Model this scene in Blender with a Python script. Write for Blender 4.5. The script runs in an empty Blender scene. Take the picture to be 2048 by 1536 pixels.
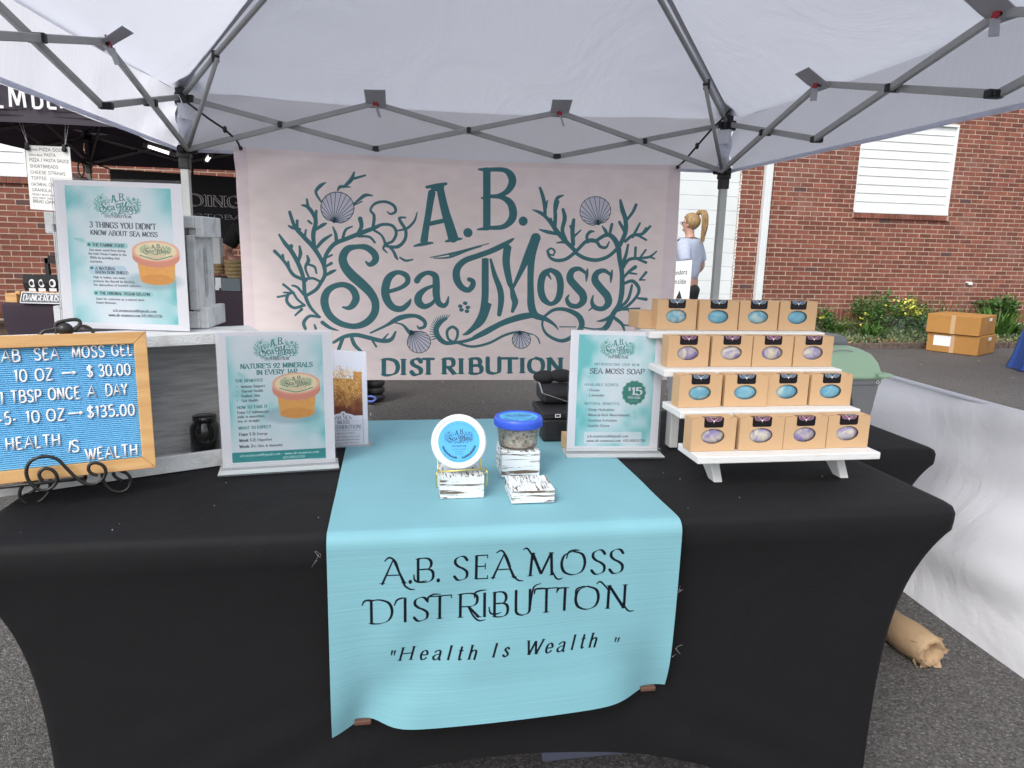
import bpy, math, random
import numpy as np
from mathutils import Vector, Matrix

# ------------------------------------------------------------------ camera, world, sun, exposure
SC = bpy.context.scene
COL = SC.collection
H = 1.23                      # camera height
FPX = 1420.0                  # focal length in photo pixels (2048 wide)
PITCH = math.radians(11.1)
ROLL = 0.025
cam = bpy.data.cameras.new('camera')
camo = bpy.data.objects.new('camera', cam)
COL.objects.link(camo)
cam.sensor_fit = 'HORIZONTAL'
cam.sensor_width = 36.0
cam.lens = 36.0 * FPX / 2048.0
cam.clip_start = 0.05
cam.clip_end = 500.0
_fw = Vector((0, math.cos(PITCH), -math.sin(PITCH)))
_up0 = Vector((0, math.sin(PITCH), math.cos(PITCH)))
_rt0 = Vector((1, 0, 0))
_rt = math.cos(ROLL) * _rt0 + math.sin(ROLL) * _up0
_up = -math.sin(ROLL) * _rt0 + math.cos(ROLL) * _up0
camo.matrix_world = Matrix(((_rt.x, _up.x, -_fw.x, 0), (_rt.y, _up.y, -_fw.y, 0), (_rt.z, _up.z, -_fw.z, H), (0, 0, 0, 1)))
SC.camera = camo

SUN_EL = math.radians(44)
SUN_AZ = math.radians(208)     # compass-like angle: where the sun stands, measured from +Y clockwise
world = bpy.data.worlds.new('World')
SC.world = world
world.use_nodes = True
wn = world.node_tree
wn.nodes.clear()
wo = wn.nodes.new('ShaderNodeOutputWorld')
wb = wn.nodes.new('ShaderNodeBackground')
sky = wn.nodes.new('ShaderNodeTexSky')
sky.sky_type = 'NISHITA'
sky.sun_disc = False
sky.sun_elevation = SUN_EL
sky.sun_rotation = SUN_AZ
sky.air_density = 1.0
sky.dust_density = 3.0
hsv = wn.nodes.new('ShaderNodeHueSaturation')
hsv.inputs['Saturation'].default_value = 0.22
wn.links.new(sky.outputs[0], hsv.inputs['Color'])
wn.links.new(hsv.outputs[0], wb.inputs['Color'])
wb.inputs['Strength'].default_value = 0.15
wn.links.new(wb.outputs[0], wo.inputs['Surface'])
sl = bpy.data.lights.new('sun', 'SUN')
sl.energy = 0.5
sl.angle = math.radians(20)
sl.color = (1.0, 0.96, 0.9)
slo = bpy.data.objects.new('sun', sl)
COL.objects.link(slo)
_sd = Vector((math.sin(SUN_AZ) * math.cos(SUN_EL), math.cos(SUN_AZ) * math.cos(SUN_EL), math.sin(SUN_EL)))
slo.rotation_euler = _sd.to_track_quat('Z', 'Y').to_euler()
slo.location = (0, -4, 12)
SC.view_settings.view_transform = 'Standard'
SC.view_settings.look = 'None'
SC.view_settings.gamma = 1.0
SC.view_settings.exposure = 0.8
SC.view_settings.use_curve_mapping = False
SC.cycles.max_bounces = 7
SC.cycles.transparent_max_bounces = 12
SC.cycles.diffuse_bounces = 4

rnd = random.Random(7)
V3 = Vector

# ------------------------------------------------------------------ frames of the place
def unproj(x, y):             # direction in which a photo pixel looks (used to read positions off known planes)
    return _fw + _rt * ((x - 1024) / FPX) - _up * ((y - 768) / FPX)
def on_plane(x, y, p0, nrm):
    d = unproj(x, y); o = V3((0, 0, H))
    return o + d * ((V3(p0) - o).dot(nrm) / d.dot(nrm))

TA = 0.169                    # front table
TU = V3((math.cos(TA), math.sin(TA), 0)); TV = V3((-math.sin(TA), math.cos(TA), 0)); TO = V3((0.907, 1.346, 0))
TH = 0.74
def T(u, v, z): return TO + TU * u + TV * v + V3((0, 0, z))
CA = 0.136                    # our canopy
CE = V3((math.cos(CA), math.sin(CA), 0)); CN = V3((math.sin(CA), -math.cos(CA), 0)); CO = V3((-1.733, 3.846, 0)); CL = 2.95
def Cp(a, b, z): return CO + CE * a + CN * b + V3((0, 0, z))
WA = 0.1953                   # brick building
WE = V3((math.cos(WA), math.sin(WA), 0)); WN = V3((math.sin(WA), -math.cos(WA), 0)); WO = V3((0, 9.818, 0))
WO = WO - WE * WO.dot(WE)
def W(s, z, d=0): return WO + WE * s + WN * d + V3((0, 0, z))   # d: distance out of the wall, towards the street

# ------------------------------------------------------------------ object helpers
def tag(o, label=None, cat=None, group=None, kind=None):
    if label: o['label'] = label
    if cat: o['category'] = cat
    if group: o['group'] = group
    if kind: o['kind'] = kind
    return o
def empty(name, loc, label, cat, group=None, rotz=0):
    o = bpy.data.objects.new(name, None); COL.objects.link(o)
    o.location = loc; o.rotation_euler = (0, 0, rotz); o.empty_display_size = 0.1
    return tag(o, label, cat, group)
class MB:
    def __init__(s): s.v = []; s.f = []; s.uv = []; s.m = []; s.has_uv = False
    def add(s, vs, fs, uvs=None, mi=0):
        n = len(s.v); s.v += [tuple(p) for p in vs]
        for i, f in enumerate(fs):
            s.f.append(tuple(n + k for k in f)); s.m.append(mi)
            if uvs is not None: s.has_uv = True; s.uv.append([uvs[k] for k in f])
            else: s.uv.append([(0, 0)] * len(f))
        return s
    def box(s, c, size, ax=None, mi=0):
        c = V3(c); X, Y, Z = ax if ax else (V3((1, 0, 0)), V3((0, 1, 0)), V3((0, 0, 1)))
        hx, hy, hz = size[0] / 2, size[1] / 2, size[2] / 2
        vs = [c + X * (hx * i) + Y * (hy * j) + Z * (hz * k) for i in (-1, 1) for j in (-1, 1) for k in (-1, 1)]
        return s.add(vs, [(0, 1, 3, 2), (4, 6, 7, 5), (0, 4, 5, 1), (2, 3, 7, 6), (0, 2, 6, 4), (1, 5, 7, 3)], mi=mi)
    def bar(s, a, b, w, h, up=(0, 0, 1), mi=0):
        a, b = V3(a), V3(b); d = (b - a); L = d.length; d.normalize(); up = V3(up)
        if abs(d.dot(up)) > .98: up = V3((0, 1, 0))
        x = d.cross(up).normalized(); z = x.cross(d)
        return s.box((a + b) / 2, (w, L, h), (x, d, z), mi)
    def tube(s, pts, r, n=8, closed=False, caps=True, mi=0, flat=1.0, nrm=None):
        pts = [V3(p) for p in pts]; m = len(pts)
        if m < 2: return s
        rs = r if isinstance(r, (list, tuple)) else [r] * m
        vs = []; prev = None
        for i, p in enumerate(pts):
            if closed: d = pts[(i + 1) % m] - pts[i - 1]
            else: d = pts[min(i + 1, m - 1)] - pts[max(i - 1, 0)]
            if d.length < 1e-9: d = V3((0, 0, 1))
            d.normalize()
            if nrm is not None:
                z = V3(nrm); x = d.cross(z)
                x = x.normalized() if x.length > 1e-6 else V3((1, 0, 0)); z = x.cross(d)
            else:
                if prev is None:
                    a = V3((0, 0, 1)) if abs(d.z) < .9 else V3((1, 0, 0)); x = d.cross(a).normalized()
                else:
                    x = prev - d * prev.dot(d)
                    x = x.normalized() if x.length > 1e-6 else d.orthogonal().normalized()
                prev = x; z = x.cross(d)
            for k in range(n):
                t = 2 * math.pi * k / n
                vs.append(p + x * (math.cos(t) * rs[i]) + z * (math.sin(t) * rs[i] * flat))
        fs = []
        for i in range(m if closed else m - 1):
            j = (i + 1) % m
            for k in range(n):
                l = (k + 1) % n
                fs.append((i * n + k, i * n + l, j * n + l, j * n + k))
        if caps and not closed:
            fs.append(tuple(range(n))[::-1]); fs.append(tuple((m - 1) * n + k for k in range(n)))
        return s.add(vs, fs, mi=mi)
    def lathe(s, prof, n=32, c=(0, 0, 0), ax=None, caps=(True, True), mi=0):
        c = V3(c); X, Y, Z = ax if ax else (V3((1, 0, 0)), V3((0, 1, 0)), V3((0, 0, 1)))
        vs = []
        for r, z in prof:
            for k in range(n):
                t = 2 * math.pi * k / n
                vs.append(c + X * (math.cos(t) * r) + Y * (math.sin(t) * r) + Z * z)
        fs = []
        for i in range(len(prof) - 1):
            for k in range(n):
                l = (k + 1) % n
                fs.append((i * n + k, i * n + l, (i + 1) * n + l, (i + 1) * n + k))
        if caps[0]: fs.append(tuple(range(n))[::-1])
        if caps[1]: fs.append(tuple((len(prof) - 1) * n + k for k in range(n)))
        return s.add(vs, fs, mi=mi)
    def ball(s, c, r, n=10, m=6, sc=(1, 1, 1), mi=0):
        prof = [(max(1e-4, math.sin(math.pi * i / m)) * r, -math.cos(math.pi * i / m) * r) for i in range(m + 1)]
        c = V3(c)
        vs = []
        for rr, z in prof:
            for k in range(n):
                t = 2 * math.pi * k / n
                vs.append(c + V3((math.cos(t) * rr * sc[0], math.sin(t) * rr * sc[1], z * sc[2])))
        fs = [(i * n + k, i * n + (k + 1) % n, (i + 1) * n + (k + 1) % n, (i + 1) * n + k) for i in range(m) for k in range(n)]
        return s.add(vs, fs, mi=mi)
    def grid(s, fn, nu, nv, mi=0, wrap=False):
        vs = []; uv = []
        for j in range(nv + 1):
            for i in range(nu + 1):
                u, v = i / nu, j / nv
                vs.append(fn(u, v)); uv.append((u, v))
        fs = [(j * (nu + 1) + i, j * (nu + 1) + i + 1, (j + 1) * (nu + 1) + i + 1, (j + 1) * (nu + 1) + i) for j in range(nv) for i in range(nu)]
        return s.add(vs, fs, uv, mi)
    def prism(s, poly, d, mi=0):          # poly: 3D points in a plane, d: extrusion vector
        n = len(poly); d = V3(d)
        vs = [V3(p) for p in poly] + [V3(p) + d for p in poly]
        fs = [tuple(range(n))[::-1], tuple(range(n, 2 * n))] + [(i, (i + 1) % n, n + (i + 1) % n, n + i) for i in range(n)]
        return s.add(vs, fs, mi=mi)
    def build(s, name, mat, parent=None, smooth=False, loc=None, bevel=0, bseg=2, solid=0, sub=0, local=False):
        me = bpy.data.meshes.new(name)
        loc = V3(loc) if loc is not None else None
        off = loc
        vs = s.v if off is None else [tuple(V3(p) - off) for p in s.v]
        me.from_pydata(vs, [], s.f)
        mats = mat if isinstance(mat, (list, tuple)) else [mat]
        for m_ in mats: me.materials.append(m_)
        if len(mats) > 1: me.polygons.foreach_set('material_index', s.m)
        if s.has_uv:
            ul = me.uv_layers.new(name='UVMap')
            flat = np.array([c for f in s.uv for c in f], dtype=np.float32).ravel()
            ul.data.foreach_set('uv', flat)
        if smooth: me.polygons.foreach_set('use_smooth', [True] * len(me.polygons))
        me.update()
        o = bpy.data.objects.new(name, me); COL.objects.link(o)
        if loc is not None: o.location = loc
        if parent is not None:
            o.parent = parent
            pl = V3(parent.location); pr = parent
            while pr.parent is not None: pr = pr.parent; pl = pl + V3(pr.location)
            if not local: o.location = (loc if loc is not None else V3((0, 0, 0))) - pl
        if solid:
            md = o.modifiers.new('thick', 'SOLIDIFY'); md.thickness = solid; md.offset = 0
        if bevel:
            md = o.modifiers.new('bevel', 'BEVEL'); md.width = bevel; md.segments = bseg; md.limit_method = 'ANGLE'; md.angle_limit = math.radians(35)
        if sub:
            md = o.modifiers.new('sub', 'SUBSURF'); md.levels = sub; md.render_levels = sub
        return o
def rsmooth(pts, k=5, closed=False):      # catmull-rom, any dimension
    P = [np.array(p, float) for p in pts]; n = len(P); out = []
    if n < 3: return [tuple(p) for p in P]
    rng = range(n if closed else n - 1)
    for i in rng:
        if closed: a, b, c, d = P[i - 1], P[i], P[(i + 1) % n], P[(i + 2) % n]
        else: a, b, c, d = P[max(i - 1, 0)], P[i], P[i + 1], P[min(i + 2, n - 1)]
        for j in range(k):
            t = j / k
            out.append(tuple(.5 * ((2 * b) + (-a + c) * t + (2 * a - 5 * b + 4 * c - d) * t * t + (-a + 3 * b - 3 * c + d) * t ** 3)))
    if not closed: out.append(tuple(P[-1]))
    return out

# ------------------------------------------------------------------ materials
def _lin(c): return tuple(((x / 255.) / 12.92 if x / 255. <= .04045 else ((x / 255. + .055) / 1.055) ** 2.4) for x in c)
def mat(name, col, rough=.6, metal=0., spec=.5, var=0., vscale=8., bump=0., bscale=60., col2=None, stretch=(1, 1, 1), detail=4, contrast=(.35, .65), transl=0., sheen=0., rand=0., coord='Object', stain=None, alpha=None, emis=None, trans=0., ior=1.45, island=False, clear=0.):
    m = bpy.data.materials.new(name); m.use_nodes = True
    nt = m.node_tree; N = nt.nodes; L = nt.links
    b = N['Principled BSDF']; out = N['Material Output']
    b.inputs['Base Color'].default_value = (*col, 1); b.inputs['Roughness'].default_value = rough
    b.inputs['Metallic'].default_value = metal; b.inputs['Specular IOR Level'].default_value = spec
    b.inputs['IOR'].default_value = ior
    if sheen: b.inputs['Sheen Weight'].default_value = sheen
    if clear: b.inputs['Coat Weight'].default_value = clear
    if trans: b.inputs['Transmission Weight'].default_value = trans
    src = None
    tc = N.new('ShaderNodeTexCoord'); mp = N.new('ShaderNodeMapping'); mp.inputs['Scale'].default_value = stretch
    L.new(tc.outputs[coord], mp.inputs[0])
    if col2 is not None or var:
        nz = N.new('ShaderNodeTexNoise'); nz.inputs['Scale'].default_value = vscale; nz.inputs['Detail'].default_value = detail
        L.new(mp.outputs[0], nz.inputs['Vector'])
        cr = N.new('ShaderNodeValToRGB'); cr.color_ramp.elements[0].position = contrast[0]; cr.color_ramp.elements[1].position = contrast[1]
        c2 = col2 if col2 is not None else tuple(x * (1 - var) for x in col)
        cr.color_ramp.elements[0].color = (*c2, 1)
        cr.color_ramp.elements[1].color = (*(col if col2 is not None else tuple(min(1, x * (1 + var)) for x in col)), 1)
        L.new(nz.outputs['Fac'], cr.inputs[0]); src = cr.outputs[0]
    if rand:
        if island:
            gi = N.new('ShaderNodeNewGeometry'); ro = gi.outputs['Random Per Island']
        else:
            oi = N.new('ShaderNodeObjectInfo'); ro = oi.outputs['Random']
        hs = N.new('ShaderNodeHueSaturation')
        mr = N.new('ShaderNodeMapRange'); mr.inputs['To Min'].default_value = 1 - rand; mr.inputs['To Max'].default_value = 1 + rand
        L.new(ro, mr.inputs[0]); L.new(mr.outputs[0], hs.inputs['Value'])
        if src is not None: L.new(src, hs.inputs['Color'])
        else: hs.inputs['Color'].default_value = (*col, 1)
        src = hs.outputs[0]
    if stain is not None:
        for sc_, c3, p0_, p1_ in stain:
            ns = N.new('ShaderNodeTexNoise'); ns.inputs['Scale'].default_value = sc_; ns.inputs['Detail'].default_value = 6; ns.inputs['Roughness'].default_value = .65; L.new(tc.outputs['Object'], ns.inputs['Vector'])
            mr2 = N.new('ShaderNodeMapRange'); mr2.inputs['From Min'].default_value = p0_; mr2.inputs['From Max'].default_value = p1_; mr2.inputs['To Max'].default_value = .75; L.new(ns.outputs['Fac'], mr2.inputs[0])
            mxc = N.new('ShaderNodeMix'); mxc.data_type = 'RGBA'; L.new(mr2.outputs[0], mxc.inputs[0]); mxc.inputs[7].default_value = (*c3, 1)
            if src is not None: L.new(src, mxc.inputs[6])
            else: mxc.inputs[6].default_value = (*col, 1)
            src = mxc.outputs[2]
    if src is not None: L.new(src, b.inputs['Base Color'])
    if bump:
        n2 = N.new('ShaderNodeTexNoise'); n2.inputs['Scale'].default_value = bscale; n2.inputs['Detail'].default_value = 5
        L.new(mp.outputs[0], n2.inputs['Vector'])
        bp = N.new('ShaderNodeBump'); bp.inputs['Strength'].default_value = min(1, bump); bp.inputs['Distance'].default_value = .004 * max(1, bump)
        L.new(n2.outputs['Fac'], bp.inputs['Height']); L.new(bp.outputs[0], b.inputs['Normal'])
    if transl:
        tr = N.new('ShaderNodeBsdfTranslucent'); tr.inputs[0].default_value = (*col, 1); mx = N.new('ShaderNodeMixShader'); mx.inputs[0].default_value = transl
        L.new(b.outputs[0], mx.inputs[1]); L.new(tr.outputs[0], mx.inputs[2]); L.new(mx.outputs[0], out.inputs[0])
    if alpha is not None:
        tp = N.new('ShaderNodeBsdfTransparent'); mx = N.new('ShaderNodeMixShader'); mx.inputs[0].default_value = alpha
        fr = N.new('ShaderNodeFresnel'); fr.inputs[0].default_value = 1.3
        ma = N.new('ShaderNodeMath'); ma.operation = 'MAXIMUM'; ma.inputs[1].default_value = alpha
        L.new(fr.outputs[0], ma.inputs[0]); L.new(ma.outputs[0], mx.inputs[0])
        L.new(tp.outputs[0], mx.inputs[1]); L.new(b.outputs[0], mx.inputs[2]); L.new(mx.outputs[0], out.inputs[0])
    if emis:
        b.inputs['Emission Color'].default_value = (*emis[:3], 1); b.inputs['Emission Strength'].default_value = emis[3]
    return m
def print_mat(name, img, rough=.5, bump=0., bscale=(1, 1, 1), transl=0., spec=.4, wear=None):
    m = bpy.data.materials.new(name); m.use_nodes = True; N = m.node_tree.nodes; L = m.node_tree.links
    b = N['Principled BSDF']; b.inputs['Roughness'].default_value = rough; b.inputs['Specular IOR Level'].default_value = spec
    ti = N.new('ShaderNodeTexImage'); ti.image = img; ti.interpolation = 'Linear'; ti.extension = 'EXTEND'
    L.new(ti.outputs[0], b.inputs['Base Color'])
    if bump:
        tc = N.new('ShaderNodeTexCoord'); mp = N.new('ShaderNodeMapping'); mp.inputs['Scale'].default_value = bscale
        L.new(tc.outputs['UV'], mp.inputs[0]); nz = N.new('ShaderNodeTexNoise'); nz.inputs['Scale'].default_value = 1; nz.inputs['Detail'].default_value = 3
        L.new(mp.outputs[0], nz.inputs['Vector']); bp = N.new('ShaderNodeBump'); bp.inputs['Strength'].default_value = bump; bp.inputs['Distance'].default_value = .003
        L.new(nz.outputs['Fac'], bp.inputs['Height']); L.new(bp.outputs[0], b.inputs['Normal'])
    if transl:
        tr = N.new('ShaderNodeBsdfTranslucent'); L.new(ti.outputs[0], tr.inputs[0]); mx = N.new('ShaderNodeMixShader'); mx.inputs[0].default_value = transl
        L.new(b.outputs[0], mx.inputs[1]); L.new(tr.outputs[0], mx.inputs[2]); L.new(mx.outputs[0], N['Material Output'].inputs[0])
    return m

# ------------------------------------------------------------------ drawing flat print (numpy canvas)
class Canvas:
    def __init__(s, w, h, bg):
        s.w, s.h = w, h; s.a = np.empty((h, w, 3), np.float32); s.a[:] = np.array(bg, np.float32) / 255.
    def _blend(s, y0, y1, x0, x1, cov, col, alpha):
        c = (cov * alpha)[..., None]; r = s.a[y0:y1, x0:x1]
        s.a[y0:y1, x0:x1] = r * (1 - c) + (np.array(col, np.float32) / 255.) * c
    def stroke(s, pts, wd, col, alpha=1., butt=(0, 0)):
        P = np.array(pts, float); n = len(P)
        R = (np.array(wd, float) if np.ndim(wd) else np.full(n, wd)) / 2.
        if n == 1: P = np.vstack([P, P + .01]); R = np.array([R[0], R[0]]); n = 2
        m = R.max() + 1.5
        x0 = max(0, int(P[:, 0].min() - m)); x1 = min(s.w, int(P[:, 0].max() + m) + 2); y0 = max(0, int(P[:, 1].min() - m)); y1 = min(s.h, int(P[:, 1].max() + m) + 2)
        if x1 <= x0 or y1 <= y0: return
        cov = np.zeros((y1 - y0, x1 - x0), np.float32)
        for i in range(n - 1):
            ax, ay = P[i]; bx, by = P[i + 1]; ra, rb = R[i], R[i + 1]; mm = max(ra, rb) + 1.5
            u0 = max(x0, int(min(ax, bx) - mm)); u1 = min(x1, int(max(ax, bx) + mm) + 2); v0 = max(y0, int(min(ay, by) - mm)); v1 = min(y1, int(max(ay, by) + mm) + 2)
            if u1 <= u0 or v1 <= v0: continue
            X = np.arange(u0, u1, dtype=np.float32)[None, :] + .5; Y = np.arange(v0, v1, dtype=np.float32)[:, None] + .5
            dx, dy = bx - ax, by - ay; l2 = dx * dx + dy * dy + 1e-9
            t0 = ((X - ax) * dx + (Y - ay) * dy) / l2; t = np.clip(t0, 0, 1)
            d = np.hypot(X - (ax + t * dx), Y - (ay + t * dy)); r = ra + (rb - ra) * t
            c = np.clip(r - d + .5, 0, 1)
            k = np.minimum(1, r * 2); c = c * k
            if butt[0] and i == 0: c = c * np.clip(t0 * math.sqrt(l2) + .5, 0, 1)
            if butt[1] and i == n - 2: c = c * np.clip((1 - t0) * math.sqrt(l2) + .5, 0, 1)
            sub = cov[v0 - y0:v1 - y0, u0 - x0:u1 - x0]; np.maximum(sub, c, out=sub)
        s._blend(y0, y1, x0, x1, cov, col, alpha)
    def ellipse(s, cx, cy, rx, ry, col, alpha=1., soft=1., ang=0.):
        m = max(rx, ry) + soft + 1
        x0 = max(0, int(cx - m)); x1 = min(s.w, int(cx + m) + 2); y0 = max(0, int(cy - m)); y1 = min(s.h, int(cy + m) + 2)
        if x1 <= x0 or y1 <= y0: return
        X = np.arange(x0, x1)[None, :] + .5 - cx; Y = np.arange(y0, y1)[:, None] + .5 - cy
        ca, sa = math.cos(ang), math.sin(ang)
        d = np.hypot((X * ca + Y * sa) / rx, (-X * sa + Y * ca) / ry)
        s._blend(y0, y1, x0, x1, np.clip((1 - d) * min(rx, ry) / soft + .5, 0, 1).astype(np.float32), col, alpha)
    def rect(s, x0, y0, x1, y1, col, alpha=1., r=0.):
        X = np.arange(s.w)[None, :] + .5; Y = np.arange(s.h)[:, None] + .5
        ax0 = max(0, int(x0) - 1); ax1 = min(s.w, int(x1) + 2); ay0 = max(0, int(y0) - 1); ay1 = min(s.h, int(y1) + 2)
        X = X[:, ax0:ax1]; Y = Y[ay0:ay1]
        dx = np.abs(X - (x0 + x1) / 2) - ((x1 - x0) / 2 - r); dy = np.abs(Y - (y0 + y1) / 2) - ((y1 - y0) / 2 - r)
        d = np.hypot(np.maximum(dx, 0), np.maximum(dy, 0)) + np.minimum(np.maximum(dx, dy), 0) - r
        s._blend(ay0, ay1, ax0, ax1, np.clip(.5 - d, 0, 1).astype(np.float32), col, alpha)
    def poly(s, pts, col, alpha=1.):
        P = np.array(pts, float); x0 = max(0, int(P[:, 0].min())); x1 = min(s.w, int(P[:, 0].max()) + 2); y0 = max(0, int(P[:, 1].min())); y1 = min(s.h, int(P[:, 1].max()) + 2)
        if x1 <= x0 or y1 <= y0: return
        X = np.arange(x0, x1)[None, :] + .5; Y = np.arange(y0, y1)[:, None] + .5; ins = np.zeros((y1 - y0, x1 - x0), bool)
        n = len(P)
        for i in range(n):
            ax, ay = P[i]; bx, by = P[(i + 1) % n]
            if ay == by: continue
            c = ((ay > Y) != (by > Y)) & (X < (bx - ax) * (Y - ay) / (by - ay) + ax); ins ^= c
        s._blend(y0, y1, x0, x1, ins.astype(np.float32), col, alpha)
    def noise(s, amp, cell=1, seed=0):
        g = np.random.RandomState(seed); n = g.rand(s.h // cell + 2, s.w // cell + 2).astype(np.float32)
        n = np.kron(n, np.ones((cell, cell), np.float32))[:s.h, :s.w]; s.a = np.clip(s.a + (n[..., None] - .5) * amp, 0, 1)
    def image(s, name):
        im = bpy.data.images.new(name, s.w, s.h, alpha=False); px = np.ones((s.h, s.w, 4), np.float32); px[..., :3] = np.clip(s.a[::-1], 0, 1)
        im.pixels.foreach_set(px.ravel()); im.pack(); return im
def vnoise(w, h, cells, seed):
    g = np.random.RandomState(seed).rand(cells + 3, cells + 3).astype(np.float32)
    x = np.linspace(0, cells, w, endpoint=False); y = np.linspace(0, cells, h, endpoint=False)
    xi = x.astype(int); yi = y.astype(int); fx = x - xi; fy = y - yi; fx = fx * fx * (3 - 2 * fx); fy = fy * fy * (3 - 2 * fy)
    a = g[yi][:, xi]; b = g[yi][:, xi + 1]; c = g[yi + 1][:, xi]; d = g[yi + 1][:, xi + 1]
    fx = fx[None, :]; fy = fy[:, None]
    return (a * (1 - fx) + b * fx) * (1 - fy) + (c * (1 - fx) + d * fx) * fy

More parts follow.
